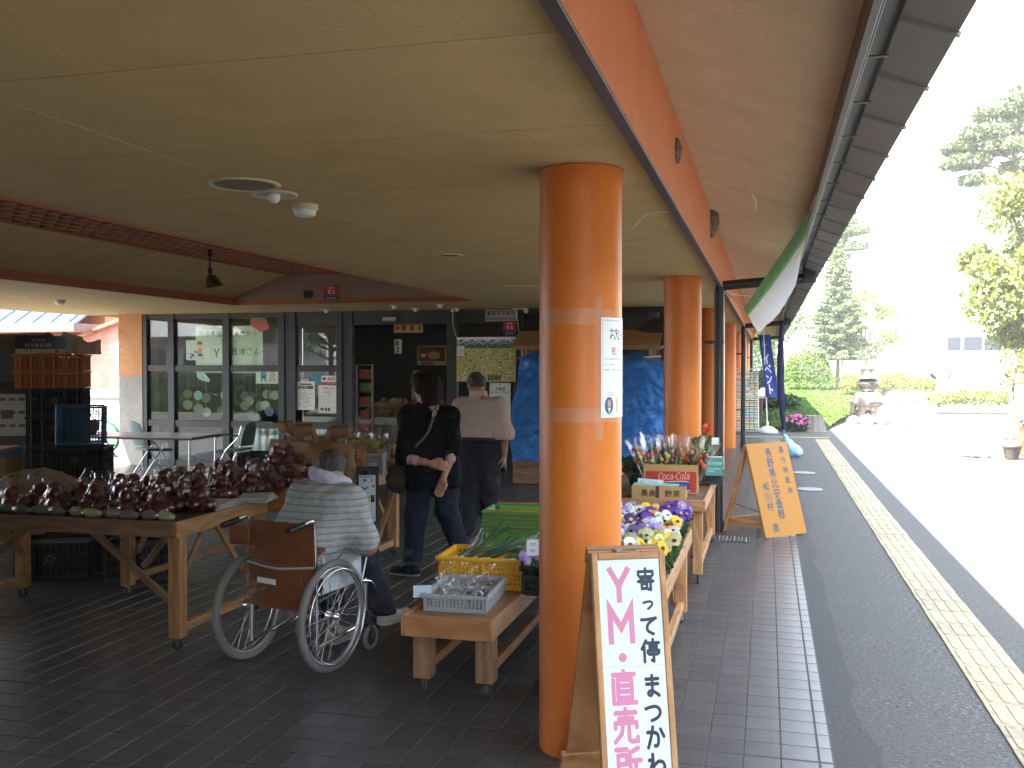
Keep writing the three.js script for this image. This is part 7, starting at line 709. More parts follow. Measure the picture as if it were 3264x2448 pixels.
// tape and notice on the near column
{
  const R0 = 0.1752, cx = -0.765, cz = -4.03, arc = (a0, a1, y0, y1, r, n = 24, su = 1) => sheet((u, v) => { const a = a0 + (a1 - a0) * u; return [cx + r * Math.sin(a), y0 + (y1 - y0) * v, cz + r * Math.cos(a)]; }, n, 1, su, 1);
  const tape = M([0.8, 0.62, 0.45], 0.25, { transparent: true, opacity: 0.2, side: THREE.DoubleSide }); const t = thing('clear_tape', 'strips of yellowed clear tape wrapped round the near column', 'tape');
  mesh('tape_strip', arc(-0.85, 1.5, 1.785, 1.85, R0), tape, t); mesh('tape_strip', arc(-0.8, 1.5, 1.385, 1.445, R0 + 0.0001), tape, t); mesh('tape_strip', arc(0.52, 0.74, 1.31, 1.9, R0 + 0.0003, 8), tape, t);
  const art = canvas(420, 620, (x, W, H) => { x.fillStyle = '#f0f3f2'; x.fillRect(0, 0, W, H); x.strokeStyle = '#8d8f84'; x.lineWidth = 6; x.setLineDash([5, 4]); x.strokeRect(16, 18, W - 32, H - 36); x.setLineDash([]); words(x, 'お知らせ', 76, 60, 84, { fill: '#4a4a3c', wt: 0.08, gap: 0.84 }); words(x, '祝', 104, 180, 54, { fill: '#b8574a', wt: 0.11 }); print(x, 166, 196, 190, 2, 26, 18, '#999', 3); print(x, 34, 252, 350, 3, 34, 12, '#777', 4); print(x, 90, 370, 240, 7, 18, 7, '#a3a3a0', 6); print(x, 60, 500 - 40, 90, 3, 16, 9, '#777', 9); x.fillStyle = '#4b5f8c'; x.beginPath(); x.ellipse(80, 545, 46, 52, 0, 0, 7); x.fill(); x.fillStyle = '#c8a58a'; x.beginPath(); x.ellipse(82, 532, 18, 24, 0, 0, 7); x.fill(); x.fillStyle = '#e9e4d2'; x.beginPath(); x.moveTo(66, 560); x.lineTo(82, 592); x.lineTo(98, 560); x.fill(); x.fillStyle = '#b89a4a'; x.fillRect(160, 500, 14, 90); x.fillRect(180, 496, 12, 92); });
  const n = sheet((u, v) => { const a = 0.68 + 1.25 * u; return [cx + (R0 + 0.0015) * Math.sin(a), 1.405 + 0.41 * v, cz + (R0 + 0.0015) * Math.cos(a)]; }, 24, 1, 1, 1); tag(mesh('taped_notice', n, paperM(art, 0.5, { side: THREE.DoubleSide })), 'white notice with a round portrait taped on the orange column', 'notice');
}
// ================= LEFT: TABLE, CHAIRS, SITTER =================
{
  const t = thing('steel_table', 'long table with pale top and slim steel legs by the window', 'table', [-7.95, 0, -10.85], 0.06); mesh('table_top', span(-1.05, 1.05, 0.69, 0.725, -0.38, 0.38), M([0.42, 0.43, 0.44], 0.25), t); mesh('edge_band', [span(-1.055, 1.055, 0.688, 0.712, 0.38, 0.388), span(1.05, 1.058, 0.688, 0.712, -0.38, 0.38)], M([0.05, 0.05, 0.05], 0.5), t); for (const sx of [-1, 1]) for (const sz of [-1, 1]) mesh('leg', rod([sx * 0.98, 0, sz * 0.32], [sx * 0.98, 0.69, sz * 0.32], 0.013, 12), chrome, t); mesh('foot_bar', rod([-0.98, 0.12, -0.32], [0.98, 0.12, -0.32], 0.008, 8), chrome, t);
  const green = M([0.1, 0.17, 0.14], 0.6);
  const chair = (pos, ry, label) => { const c = thing('folding_chair', label, 'chair', pos, ry, 'green folding chairs at the window table'); mesh('seat', at(cb(0.4, 0.035, 0.38, 0.014), 0, 0.43, 0, 0.06), green, c); mesh('backrest', sheet((u, v) => { const a = (u - 0.5) * 2, w = 0.2 * (1 - 0.25 * Math.pow(v, 3)); return [a * w, 0.5 + 0.34 * v - 0.05 * a * a * v, -0.2 - 0.06 * v - 0.04 * (1 - a * a)]; }, 16, 12, 1, 1, 0.015), green, c); for (const s of [-1, 1]) { mesh('front_leg', tube([[s * 0.2, 0.02, 0.22], [s * 0.2, 0.42, 0.02], [s * 0.19, 0.62, -0.17], [s * 0.18, 0.78, -0.22]], 0.011, 24, 8), chrome, c); mesh('rear_leg', tube([[s * 0.19, 0.46, 0.05], [s * 0.19, 0.25, -0.1], [s * 0.19, 0.02, -0.26]], 0.011, 16, 8), chrome, c); } mesh('floor_bar', [rod([-0.2, 0.014, 0.225], [0.2, 0.014, 0.225], 0.011), rod([-0.19, 0.014, -0.265], [0.19, 0.014, -0.265], 0.011)], chrome, c); return c; };
  chair([-8.42, 0, -11.95], 2.6, 'green folding chair facing the pier at the window table'); const c2 = chair([-7.25, 0, -12.1], -1.5, 'green folding chair seen side-on beside the white curtain'); for (const p of c2.children.slice()) void p; mesh('arm_bar', tube([[0.2, 0.64, -0.18], [0.22, 0.66, 0], [0.21, 0.62, 0.14]], 0.012, 14, 8), black, c2);
  // curtain and lining behind the lower panes
  tag(mesh('white_curtain', sheet((u, v) => [-8.1 + 1.7 * u, 0.02 + 0.6 * v, WALL - 0.14 + 0.018 * Math.sin(u * 80) + 0.01 * noise(u * 20, v * 2)], 180, 4), M([0.5, 0.55, 0.56], 0.8, { side: THREE.DoubleSide })), 'white gathered curtain behind the lower panes of the shop glass', 'curtain');
  // handbag with a bloom
  const b = thing('handbag', 'brown slouchy handbag lying on the steel legged table', 'handbag', [-8.62, 0.725, -10.75], 0.2); mesh('bag_body', net(grow(blend([ball([-0.06, 0.05, 0], 0.13, 0.055, 0.09), ball([0.09, 0.085, 0], 0.11, 0.09, 0.08), ball([0.13, 0.13, 0], 0.05, 0.05, 0.05)], 0.06), 0, 0.018, 16), [-0.3, -0.02, -0.16, 0.3, 0.26, 0.16], 0.011), M([0.11, 0.05, 0.03], 0.5), b); mesh('bag_handle', tube([[-0.1, 0.1, 0.06], [-0.06, 0.2, 0.07], [0.06, 0.22, 0.06], [0.12, 0.16, 0.05]], 0.009, 24, 8), M([0.16, 0.09, 0.07], 0.5), b);
  const fl = thing('dried_flowers', 'thin sprays of dried flowers behind the handbag', 'flowers', [-8.5, 0.725, -10.95]); mesh('spray', [...Array(14)].map((_, i) => rod([0, 0, 0], [rr(-0.16, 0.14), rr(0.2, 0.36), rr(-0.05, 0.05)], 0.0018, 4)), stemM, fl); mesh('blossom', leaves(120, (r) => [(r() - 0.55) * 0.3, 0.22 + 0.14 * r(), (r() - 0.5) * 0.1], 0.018, 6), M([0.5, 0.38, 0.1], 0.7, { side: THREE.DoubleSide }), fl);
  // person sitting at the table, mostly hidden by the crates
  const o = thing('person', 'seated person in rust top and white apron half hidden by the crates', 'person', [-9.05, 0, -10.0], -0.5), P = { pel: [0, 0.5, 0], che: [0.02, 0.86, -0.02], nk: [0.03, 1.0, -0.02], sl: [-0.17, 0.93, 0], sr: [0.19, 0.93, 0], el: [-0.22, 0.72, 0.12], wl: [-0.05, 0.7, 0.3], er: [0.27, 0.74, 0.08], wr: [0.14, 0.76, 0.3], kl: [-0.12, 0.48, 0.42], al: [-0.12, 0.08, 0.42], kr: [0.12, 0.48, 0.42], ar: [0.14, 0.08, 0.46] }, torso = []; for (const s of [-1, 1]) torso.push(...chain([[s * 0.08, 0.5, 0], [s * 0.08, 0.88, -0.01]], [0.12, 0.105])); torso.push(limb(P.sl, P.sr, 0.06, 0.06), limb(P.che, P.nk, 0.09, 0.055));
  const arms = [...chain([P.sl, P.el, P.wl], [0.05, 0.042, 0.027]), ...chain([P.sr, P.er, P.wr], [0.05, 0.042, 0.027])], legs = [...chain([[-0.09, 0.5, 0.02], P.kl, P.al], [0.09, 0.065, 0.045]), ...chain([[0.09, 0.5, 0.02], P.kr, P.ar], [0.09, 0.065, 0.045])], all = Object.values(P);
  mesh('body', [net(blend([...torso, ...arms, ...legs], 0.05), box(all, 0.16), 0.016), handG(P.wl, [0.6, 0, 0.8], [0, 1, 0], -1, 0.5), handG(P.wr, [-0.6, 0, 0.8], [0, 1, 0], 1, 0.5)], skin, o); mesh('rust_top', net((x, y, z) => Math.max(grow(blend([...torso, ...arms], 0.06), 0.016, 0.01)(x, y, z), 0.5 - y, y - 1.02, z - 0.25), box(all, 0.2), 0.016), cloth([0.35, 0.1, 0.04]), o); mesh('white_apron', net((x, y, z) => Math.max(grow(blend(torso, 0.06), 0.026, 0.01)(x, y, z), y - 0.82, 0.42 - y, 0.02 - z), box(all, 0.2), 0.016), cloth([0.55, 0.55, 0.5]), o); mesh('dark_skirt', net((x, y, z) => Math.max(grow(blend([...legs, ...torso.slice(0, 1)], 0.08), 0.02, 0.01)(x, y, z), y - 0.6, 0.25 - y), box(all, 0.2), 0.016), cloth([0.06, 0.012, 0.015]), o);
  const sh = shoeG([P.al[0], 0, P.al[2]], [0, 0, 1]), s2 = shoeG([P.ar[0], 0, P.ar[2]], [0, 0, 1]); for (const q of [sh, s2]) { mesh('shoe', q.up, M([0.2, 0.1, 0.06], 0.6), o); mesh('shoe_sole', q.sole, M([0.2, 0.18, 0.15], 0.8), o); }
  headOn(o, [0.03, 1.13, 0.0], [0.3, 0.4, 0], net((x, y, z) => Math.max(skull(x, y, z) - 0.013 + strands(x, y, z, 5), -ball([0, -0.05, 0.105], 0.075, 0.11, 0.08)(x, y, z), -(y + 0.09)), [-0.12, -0.12, -0.13, 0.12, 0.15, 0.13], 0.008), M([0.06, 0.025, 0.015], 0.5)); const st = dup(c2, [-9.05, 0, -10.05], -0.5, 'green folding chair under the half hidden seated person');
  // green hose reel beyond the opening
  const hr = thing('hose_reel', 'green coiled garden hose standing outside the open side', 'hose', [-11.35, 0.35, -14.6], 0.3); for (let k = 0; k < 5; k++) mesh('hose_coil', new THREE.TorusGeometry(0.3 - 0.012 * (k % 2), 0.014, 8, 40).translate(0, 0, -0.06 + k * 0.03), M([0.03, 0.2, 0.07], 0.4), hr); mesh('reel_stand', [rod([-0.2, -0.35, 0.1], [0, 0, 0.1], 0.012), rod([0.2, -0.35, 0.1], [0, 0, 0.1], 0.012), rod([-0.2, -0.35, -0.12], [0, 0, -0.12], 0.012), rod([0.2, -0.35, -0.12], [0, 0, -0.12], 0.012), rod([0, 0, -0.13], [0, 0, 0.11], 0.02)], black, hr);
}
// ================= TARPED STALL =================
{
  const s = thing('wooden_stall', 'wooden market stall roof rising above the blue tarpaulin', 'stall', [-2.35, 0, -13.05]);
  for (const x of [-0.85, 0.85]) for (const z of [-0.25, 0.2]) mesh('post', span(x - 0.02, x + 0.02, 0, 1.86, z - 0.02, z + 0.02), pine, s); for (let i = 0; i < 2; i++) mesh('roof_panel', at(cb(2.0, 0.02, 0.5, 0.004), 0, 1.98, i ? -0.26 : 0.2, i ? -0.45 : 0.45, 0, 0), i ? white : pine, s); for (let x = -0.9; x <= 0.95; x += 0.45) mesh('rafter', [plank([x, 2.06, 0], [x, 1.87, 0.42], 0.03, 0.04)], pine, s); mesh('cross_beam', [span(-1, 1, 1.83, 1.87, 0.18, 0.22), span(-1, 1, 1.7, 1.73, 0.18, 0.21)], pine, s); mesh('clamp', [rod([0.7, 1.72, 0.25], [1.0, 1.74, 0.25], 0.012)], white, s);
  const tT = tex(256, (u, v) => { const k = 0.9 + wrapNoise(u, v, 6, 3) * 0.3; return [0.015 * k, 0.19 * k, 0.6 * k]; }, true), tB = tex(512, (u, v) => { let a = 0; for (const [n, w] of [[7, 0.5], [15, 0.35], [31, 0.25]]) a += w * (1 - Math.abs(wrapNoise(u, v, n, n)) * 3); return 0.2 + a * 0.5; });
  const tm = M([1, 1, 1], 0.42, { map: tT, bumpMap: tB, bumpScale: 0.016, side: THREE.DoubleSide });
  tag(mesh('blue_tarpaulin', sheet((u, v) => { const top = 1.80 - 0.18 * Math.max(0, Math.min(1, (u - 0.72) / 0.2)) - 0.06 * Math.pow(Math.sin(PI * Math.min(1, u / 0.72) * 2), 2), y = 0.32 + 0.03 * Math.sin(u * 18) + (top - 0.32) * v, n = fbm(u * 7, v * 5, 3) * 0.1 + fbm(u * 22, v * 18, 7) * 0.035; return [-3.3 + 2.25 * u + 0.05 * noise(v * 4, u * 3) - (u < 0.1 ? 0.06 * Math.sin(v * 5) : 0), y, -12.72 + n + 0.16 * Math.pow(1 - v, 2) - (v > 0.93 ? (v - 0.93) * 4 : 0) + 0.05 * Math.cos(u * 9)]; }, 120, 90, 2.3, 1.5), tm), 'crumpled blue tarpaulin covering the closed market stall', 'tarpaulin');
  for (const [x, l] of [[-3.0, 'dark plank crate under the end of the tarpaulin near the map'], [-2.25, 'dark plank crate in the middle under the tarpaulin'], [-1.5, 'dark plank crate under the end of the tarpaulin by the second column']]) { const c = thing('plank_crate', l, 'crate', [x, 0, -12.9], 0, 'plank crates under the tarpaulin'); for (let k = 0; k < 3; k++) mesh('plank', span(-0.34, 0.34, 0.012 + k * 0.11, 0.115 + k * 0.11, 0.18, 0.2), oldWood, c); for (const q of [-1, 1]) mesh('side_plank', span(q * 0.34 - 0.01, q * 0.34 + 0.01, 0.01, 0.34, -0.2, 0.178), oldWood, c); mesh('lid', span(-0.35, 0.35, 0.342, 0.356, -0.2, 0.19), oldWood, c); }
  tag(mesh('black_sheet', sheet((u, v) => [-1.9 + 1.0 * u, 2.0 + 0.28 * Math.sin(PI * u * 0.9) * (1 - Math.abs(v - 0.5)) - 0.5 * Math.pow(Math.abs(v - 0.5) * 2, 2) * 0.5 + 0.02 * noise(u * 8, v * 8), -13.4 + 0.5 * v], 30, 16), M([0.015, 0.015, 0.017], 0.6, { side: THREE.DoubleSide })), 'black sheet draped over the far end of the stall', 'sheet');
}
// ================= RIGHT: EAVES HANGINGS, GARDEN, CAR PARK =================
{
  const bt = canvas(256, 64, (x, w, h) => { x.fillStyle = '#fafaf8'; x.fillRect(0, 0, w, h); x.fillStyle = '#3f9a49'; x.fillRect(0, 0, w, 15); x.fillStyle = '#7fc06a'; x.fillRect(0, 15, w, 5); });
  const A = [0.235, 2.5, -5.75], B = [-0.215, 2.15, -9.3], C = [-0.085, 1.92, -9.3], D = [0.2, 2.21, -7.4];
  tag(mesh('white_banner', sheet((u, v) => { const q = 1 - v, p = [0, 1, 2].map((i) => (A[i] * (1 - u) + B[i] * u) * (1 - q) + (D[i] * (1 - u) * 1 + C[i] * u) * q); const e = u === 0 ? A : null; return [p[0] + 0.03 * Math.sin(PI * u) * q, p[1] - 0.05 * Math.sin(PI * u) * (0.3 * q) + 0.015 * noise(u * 7, v * 4), p[2]]; }, 50, 20), M([1, 1, 1], 0.85, { map: bt, transmission: 0.6, thickness: 0, side: THREE.DoubleSide })), 'white cloth banner with a green border slung under the eaves', 'banner');
  const c = thing('banner_cord', 'white cords tying the banner to the beam and gutter', 'cord'); mesh('cord', [tube([[0.25, 2.5, -4.7], [0.24, 2.5, -5.3], A], 0.004, 12, 5)], white, c); mesh('cord', [tube([B, [-0.33, 2.27, -9.5], [-0.44, 2.38, -9.7]], 0.004, 12, 5)], white, c); mesh('cord', [tube([[-0.46, 2.4, -4.95], [-0.62, 2.41, -5.1], [-0.7, 2.36, -5.2]], 0.003, 12, 5)], white, c); mesh('cord', tube([[-0.1, 2.67, -5.9], [-0.09, 2.62, -5.9], [-0.07, 2.6, -5.95], [-0.07, 2.54, -5.95]], 0.003, 12, 5), white, c); mesh('cord', [tube([[-0.5, 2.37, -10.2], [0.0, 2.33, -10.6], [0.2, 2.36, -11]], 0.003, 16, 5)], white, c);
  const s = thing('furled_flag', 'dark purple furled flag hanging from the gutter to a weighted bag', 'flag', [0.29, 0, -17.8]); mesh('furled_cloth', sheet((u, v) => { const a = u * 2 * PI, r = (0.035 + 0.025 * Math.sin(PI * v)) * (1 + 0.4 * noise(Math.cos(a) * 2, v * 5, Math.sin(a) * 2)); return [r * Math.cos(a) - 0.06 * Math.sin(PI * v * 0.8), 0.48 + 1.93 * v, r * Math.sin(a)]; }, 16, 30), cloth([0.03, 0.022, 0.07]), s); mesh('flag_cord', rod([0, 2.4, 0], [0.02, 2.55, 0], 0.006), black, s);
  const b = thing('weight_bag', 'blue and white plastic bag weighting the furled flag on the asphalt', 'bag', [0.4, -0.01, -17.8]); mesh('bag_body', net(grow(blend([limb([-0.1, 0.38, 0], [0.02, 0.16, 0], 0.03, 0.1), limb([0.02, 0.13, 0], [0.14, 0.085, 0.0], 0.12, 0.085)], 0.06), 0, 0.022, 16), [-0.25, -0.01, -0.25, 0.35, 0.55, 0.25], 0.016), M([0.28, 0.52, 0.72], 0.4), b); mesh('knot', net(grow(ball([-0.12, 0.44, 0], 0.03, 0.05, 0.03), 0, 0.012, 40), [-0.2, 0.36, -0.1, -0.04, 0.54, 0.1], 0.01), M([0.1, 0.12, 0.2], 0.5), b);
  const n = thing('event_flag', 'tall blue event flag on a white pole in a weighted base', 'flag', [0.01, 0, -23.9]); mesh('base', lathe([[0, 0.16], [0.07, 0.16], [0.12, 0.14], [0.24, 0.06], [0.25, 0.01], [0.24, 0]], 8), M([0.55, 0.6, 0.6], 0.4), n); mesh('pole', [rod([0, 0.15, 0], [-0.1, 2.5, 0.02], 0.014, 10)], white, n); mesh('socket', rod([0, 0.14, 0], [0, 0.27, 0], 0.028, 12), white, n);
  const ft = canvas(128, 420, (x, w, h) => { x.fillStyle = '#2b3a86'; x.fillRect(0, 0, w, h); words(x, 'イベント', 24, 130, 66, { fill: '#dfe3ef', wt: 0.15, down: true, gap: 1.02 }); words(x, 'ル', 20, 30, 56, { fill: '#aeb6d6', wt: 0.12 }); });
  mesh('flag_cloth', sheet((u, v) => [-0.2 + 0.1 + (0.28 * u) - 0.12 * v + 0.12 * (1 - v) * 0.6, 0.85 + 1.5 * v, 0.03 + 0.04 * Math.sin(u * 5 + v * 4)], 14, 30), M([1, 1, 1], 0.85, { map: ft, transmission: 0.25, thickness: 0, side: THREE.DoubleSide }), n);
  // seed packet rack
  const r = thing('seed_rack', 'tall white wire rack filled with colourful seed packets', 'rack', [-0.5, 0, -23.9]), pk = ['#3f8f4a', '#c24a32', '#e0a93c', '#4a8fb8', '#9bb85a'].map((c, i) => paperM(canvas(48, 64, (x, w, h) => { x.fillStyle = '#dfe3d8'; x.fillRect(0, 0, w, h); x.fillStyle = c; x.fillRect(3, 14, 42, 36); x.fillStyle = '#c9d6a0'; x.beginPath(); x.arc(24, 34, 11, 0, 7); x.fill(); print(x, 6, 3, 36, 1, 6, 7, '#555', i); })));
  mesh('wire_frame', [tube([[-0.33, 0.02, 0.05], [-0.33, 1.45, -0.12], [-0.3, 1.52, -0.13], [0.25, 1.52, -0.13], [0.28, 1.45, -0.12], [0.31, 0.02, 0.05]], 0.012, 60, 8), rod([-0.33, 0.04, 0.05], [0.31, 0.04, 0.05], 0.01), rod([-0.33, 0.03, -0.25], [-0.33, 1.0, -0.1], 0.01), rod([0.31, 0.03, -0.25], [0.29, 1.0, -0.1], 0.01)], white, r);
  for (let j = 0; j < 10; j++) for (let i = 0; i < 6; i++) { const p = panel(0.085, 0.115, 0.012, pk[(i * 3 + j * 2 + (i * j) % 3) % 5]); p.name = 'seed_packet'; p.position.set(-0.26 + i * 0.102, 0.14 + j * 0.14, 0.06 - j * 0.0165); p.rotation.x = -0.2; r.add(p); }
  for (let j = 0; j < 10; j++) mesh('wire_shelf', rod([-0.32, 0.09 + j * 0.14, 0.075 - j * 0.0165], [0.3, 0.09 + j * 0.14, 0.075 - j * 0.0165], 0.004, 6), white, r);
  const g = thing('gnome_sack', 'pale sack standing on an orange bin beside the seed rack', 'sack', [-0.98, 0, -22.6]); mesh('bin', span(-0.16, 0.16, 0, 0.5, -0.16, 0.16, 0.02), M([0.5, 0.2, 0.05], 0.5), g); mesh('sack', net(grow(blend([ball([0, 0.65, 0], 0.17, 0.2, 0.14), ball([0, 0.9, 0], 0.07, 0.12, 0.06)], 0.1), 0, 0.02, 14), [-0.25, 0.44, -0.25, 0.25, 1.1, 0.25], 0.016), M([0.55, 0.52, 0.48], 0.8), g);
  // planter wall with pots
  const w = thing('planter_wall', 'low brown retaining wall with a pale coping leading to the lawn', 'wall', [0, 0, 0]); for (let k = 0; k < 8; k++) { mesh('wall_block', span(-0.62, -0.12, 0, 0.78, -26.4 - k * 1.2, -25.21 - k * 1.2), M([0.16, 0.07, 0.05], 0.8, { map: cloudT }), w); mesh('coping', span(-0.64, -0.06, 0.781, 0.84, -26.4 - k * 1.2, -25.21 - k * 1.2), M([0.5, 0.48, 0.42], 0.8), w); }
  for (const [z, l] of [[-25.5, 'small terracotta pot with a leafy plant on the near end of the planter wall'], [-26.6, 'second small terracotta pot with a plant on the planter wall']]) { const o = thing('terracotta_pot', l, 'potted plant', [-0.3, 0.84, z]); mesh('pot', lathe([[0.05, 0], [0.08, 0.13], [0.09, 0.13], [0.09, 0.16], [0.075, 0.16], [0.07, 0.14], [0, 0.14]], 20), M([0.4, 0.15, 0.07], 0.8), o); mesh('leaves', leaves(160, (q) => [0.22 * (q() - 0.5), 0.16 + 0.22 * q(), 0.22 * (q() - 0.5)], 0.06, 4), greenB, o); }
}
// lawn, mounds and stump
const lawnY = (x, z) => Math.max(0, Math.min(1, (-z - 25.2) / 3)) * 0.12 + Math.max(0, Math.min(1, (-z - 30) / 25)) * 0.9 + 0.45 * Math.exp(-((x - 0.3) ** 2) / 0.9 - ((z + 29) ** 2) / 6);
{
  struct('lawn', sheet((u, v) => { const x = 1.35 + (0.15 + 0.55 * v) * 0 - 1.6 + 9 * u * (0.18 + 0.82 * v), z = -25 - 40 * v; return [x, lawnY(x, z) + 0.004, z]; }, 40, 60), M([0.1, 0.17, 0.03], 0.95));
  const g = mesh('garden_grass', leaves(42000, (r) => { const v = Math.pow(r(), 1.6), u = r(), x = -0.25 + 9 * u * (0.18 + 0.82 * v), z = -25 - 40 * v; return [x, lawnY(x, z) + 0.03, z, 0.7 + v]; }, 0.12, 33), grassM); g.userData = { kind: 'stuff', label: 'sunlit green grass of the garden lawn', category: 'grass' };
  const s = thing('tree_stump', 'weathered grey tree stump at the corner of the lawn', 'stump', [1.12, 0, -24.9]); mesh('stump_wood', sheet((u, v) => { const a = u * 2 * PI, r = (0.3 - 0.09 * Math.pow(v, 0.6)) * (1 + 0.14 * noise(Math.cos(a) * 2.5, v * 1.2, Math.sin(a) * 2.5) + 0.06 * Math.sin(a * 9) + 0.05 * noise(Math.cos(a) * 9, v * 2, Math.sin(a) * 9)); return [r * Math.cos(a), 0.4 * v - 0.02, r * Math.sin(a)]; }, 90, 12), M([0.2, 0.18, 0.155], 0.95, { bumpMap: plB, bumpScale: 0.01 }), s); mesh('cut_face', new THREE.CircleGeometry(0.21, 30).rotateX(-PI / 2).translate(0, 0.37, 0), M([0.3, 0.26, 0.2], 0.95), s);
  const f = thing('pink_petunias', 'trailing pink petunias spilling around the tree stump', 'flowers', [0.72, 0, -24.85]); mesh('foliage', leaves(1600, (r) => { const a = r() * 6.3, q = 0.36 * Math.sqrt(r()); return [q * Math.cos(a) * 1.1, 0.36 * (1 - (q / 0.4) ** 2) * r() + 0.02, q * Math.sin(a) * 0.8]; }, 0.055, 3), leafM([0.06, 0.085, 0.04]), f); for (let k = 0; k < 34; k++) { const a = rnd() * 6.3, q = 0.34 * Math.sqrt(rnd()), m = mesh('flower', petalG, M([0.5, 0.05, 0.22], 0.6, { side: THREE.DoubleSide }), f); m.position.set(q * Math.cos(a) * 1.1, 0.1 + 0.3 * (1 - (q / 0.4) ** 2), 0.1 + q * Math.abs(Math.sin(a)) * 0.8); m.rotation.set(-0.5, rr(-0.6, 0.6), 0); m.scale.setScalar(1.1); }
  for (const [x, z, w, h, l] of [[0.35, -28.2, 1.2, 0.35, 'low clipped green mound nearest to the stump'], [0.1, -32, 1.6, 0.5, 'clipped green mound behind the first one on the lawn'], [-0.5, -36, 2.2, 1.3, 'tall dark clipped bush at the back of the shaded lawn']]) hedge('clipped_bush', l, x - w / 2, x + w / 2, lawnY(x, z) - 0.05, h, z - w * 0.7, z + w * 0.7, greenB, 5000, Math.round(-z), undefined, 'bush');
  hedge('long_hedge', 'sunlit clipped hedge running behind the statue', 2.6, 6.4, 0.55, 0.75, -40, -38.4, greenC, 9000, 51); hedge('long_hedge', 'sunlit hedge in front of the parked van', 5.2, 9.5, 0.2, 0.65, -36, -34.6, greenC, 8000, 52); hedge('long_hedge', 'low hedge behind the wooden planter box', 5.2, 9.8, 0.05, 0.75, -23.4, -22.2, greenC, 6000, 53); hedge('rough_shrub', 'loose leafy shrub under the spruce', 0.6, 2.6, 0.5, 2.0, -43, -41, greenA, 6000, 54, undefined, 'shrub'); hedge('rough_shrub', 'dense shrub at the end of the shop building', -2.2, 0.6, 0.5, 2.6, -46, -43, greenB, 8000, 55, undefined, 'shrub');
}
// bronze figure in a top hat
{
  const bz = M([0.16, 0.14, 0.12], 0.28, { metalness: 0.75, map: cloudT }), o = thing('bronze_statue', 'stout bronze figure in a top hat standing on round stones', 'statue', [2.72, 0.1, -28.6]);
  mesh('figure', net(blend([ball([0, 0.55, 0], 0.33, 0.27, 0.27), ball([0, 0.4, 0.05], 0.26, 0.2, 0.24), ball([0, 0.99, 0.02], 0.3, 0.18, 0.24), limb([0, 0.72, 0], [0, 0.9, 0], 0.18, 0.16), limb([-0.28, 0.66, 0.02], [-0.34, 0.46, 0.12], 0.09, 0.07), limb([0.28, 0.66, 0.02], [0.3, 0.48, 0.16], 0.09, 0.07), limb([-0.13, 0.3, 0.06], [-0.16, 0.06, 0.1], 0.11, 0.1), limb([0.13, 0.3, 0.06], [0.16, 0.06, 0.1], 0.11, 0.1), limb([0.3, 0.48, 0.16], [0.1, 0.5, 0.27], 0.07, 0.05)], 0.07), [-0.6, -0.05, -0.4, 0.6, 1.3, 0.45], 0.02), bz, o);
  mesh('top_hat', lathe([[0, 1.44], [0.2, 1.44], [0.205, 1.42], [0.18, 1.2], [0.34, 1.17], [0.36, 1.15], [0.34, 1.14], [0, 1.13]], 36), bz, o); mesh('coat_tail', [net(blend([limb([-0.3, 0.5, -0.1], [-0.42, 0.12, -0.15], 0.08, 0.06), limb([-0.42, 0.5, -0.05], [-0.38, 0.2, -0.12], 0.05, 0.06)], 0.06), [-0.6, 0, -0.35, -0.1, 0.7, 0.1], 0.018)], bz, o); mesh('collar', new THREE.TorusGeometry(0.17, 0.035, 10, 30).rotateX(PI / 2).translate(0, 0.82, 0.02), bz, o);
  const stoneM = M([0.5, 0.48, 0.44], 0.9, { map: cloudT }); for (const [x, z, r, l] of [[-0.4, 0.25, 0.17, 'round pale stone at the foot of the statue, on the lawn side'], [-0.05, 0.35, 0.2, 'round pale stone directly before the statue'], [0.35, 0.28, 0.2, 'round pale stone at the foot of the statue, toward the car park'], [0.9, 0.15, 0.2, 'single pale boulder a step away from the statue'], [-0.95, 0.2, 0.1, 'small tan stone between the stump and the statue']]) tag(mesh('boulder', net(grow(ball([2.72 + x, r * 0.55 - 0.02, -28.6 + z], r, r * 0.8, r), 0, 0.02, 9), [2.72 + x - r * 1.3, -0.05, -28.6 + z - r * 1.3, 2.72 + x + r * 1.3, r * 1.7, -28.6 + z + r * 1.3], 0.02), stoneM), l, 'stone');
}
// conifers
function spruce(label, [x, y, z], h, r0, n, seed, mat) {
  const o = thing('spruce_tree', label, 'tree', [x, y, z], 0, 'conifers of the garden'), rg = rng(seed), br = [], tr = [rod([0, -0.2, 0], [0, h, 0], 0.09, 10, 0.012)];
  for (let t = 0.22; t < 0.99; t += 0.028) { const k = 7, L = r0 * Math.pow(1 - t, 0.8) * (0.75 + 0.4 * rg()); for (let i = 0; i < k; i++) { const a = i / k * 2 * PI + rg() * 0.8, l = L * (0.75 + 0.4 * rg()); br.push([a, t * h, l]); tr.push(rod([0, t * h, 0], [l * Math.cos(a), t * h - 0.1 * l + 0.12 * l, l * Math.sin(a)], 0.014, 5, 0.004)); } }
  mesh('trunk', tr, bark, o); const wsum = br.reduce((s, b) => s + b[2], 0);
  mesh('crown', leaves(n, (r) => { let q = r() * wsum, b = br[0]; for (const e of br) { q -= e[2]; if (q <= 0) { b = e; break; } } const s = Math.pow(r(), 0.7), w = 0.25 * b[2] * (1.1 - s) + 0.05, dx = (r() - 0.5) * 2 * w; return [b[2] * s * Math.cos(b[0]) - dx * Math.sin(b[0]), b[1] - 0.06 * b[2] * s + 0.1 * b[2] * s * s + (r() - 0.7) * 0.12, b[2] * s * Math.sin(b[0]) + dx * Math.cos(b[0])]; }, 0.11, seed), mat, o);
}
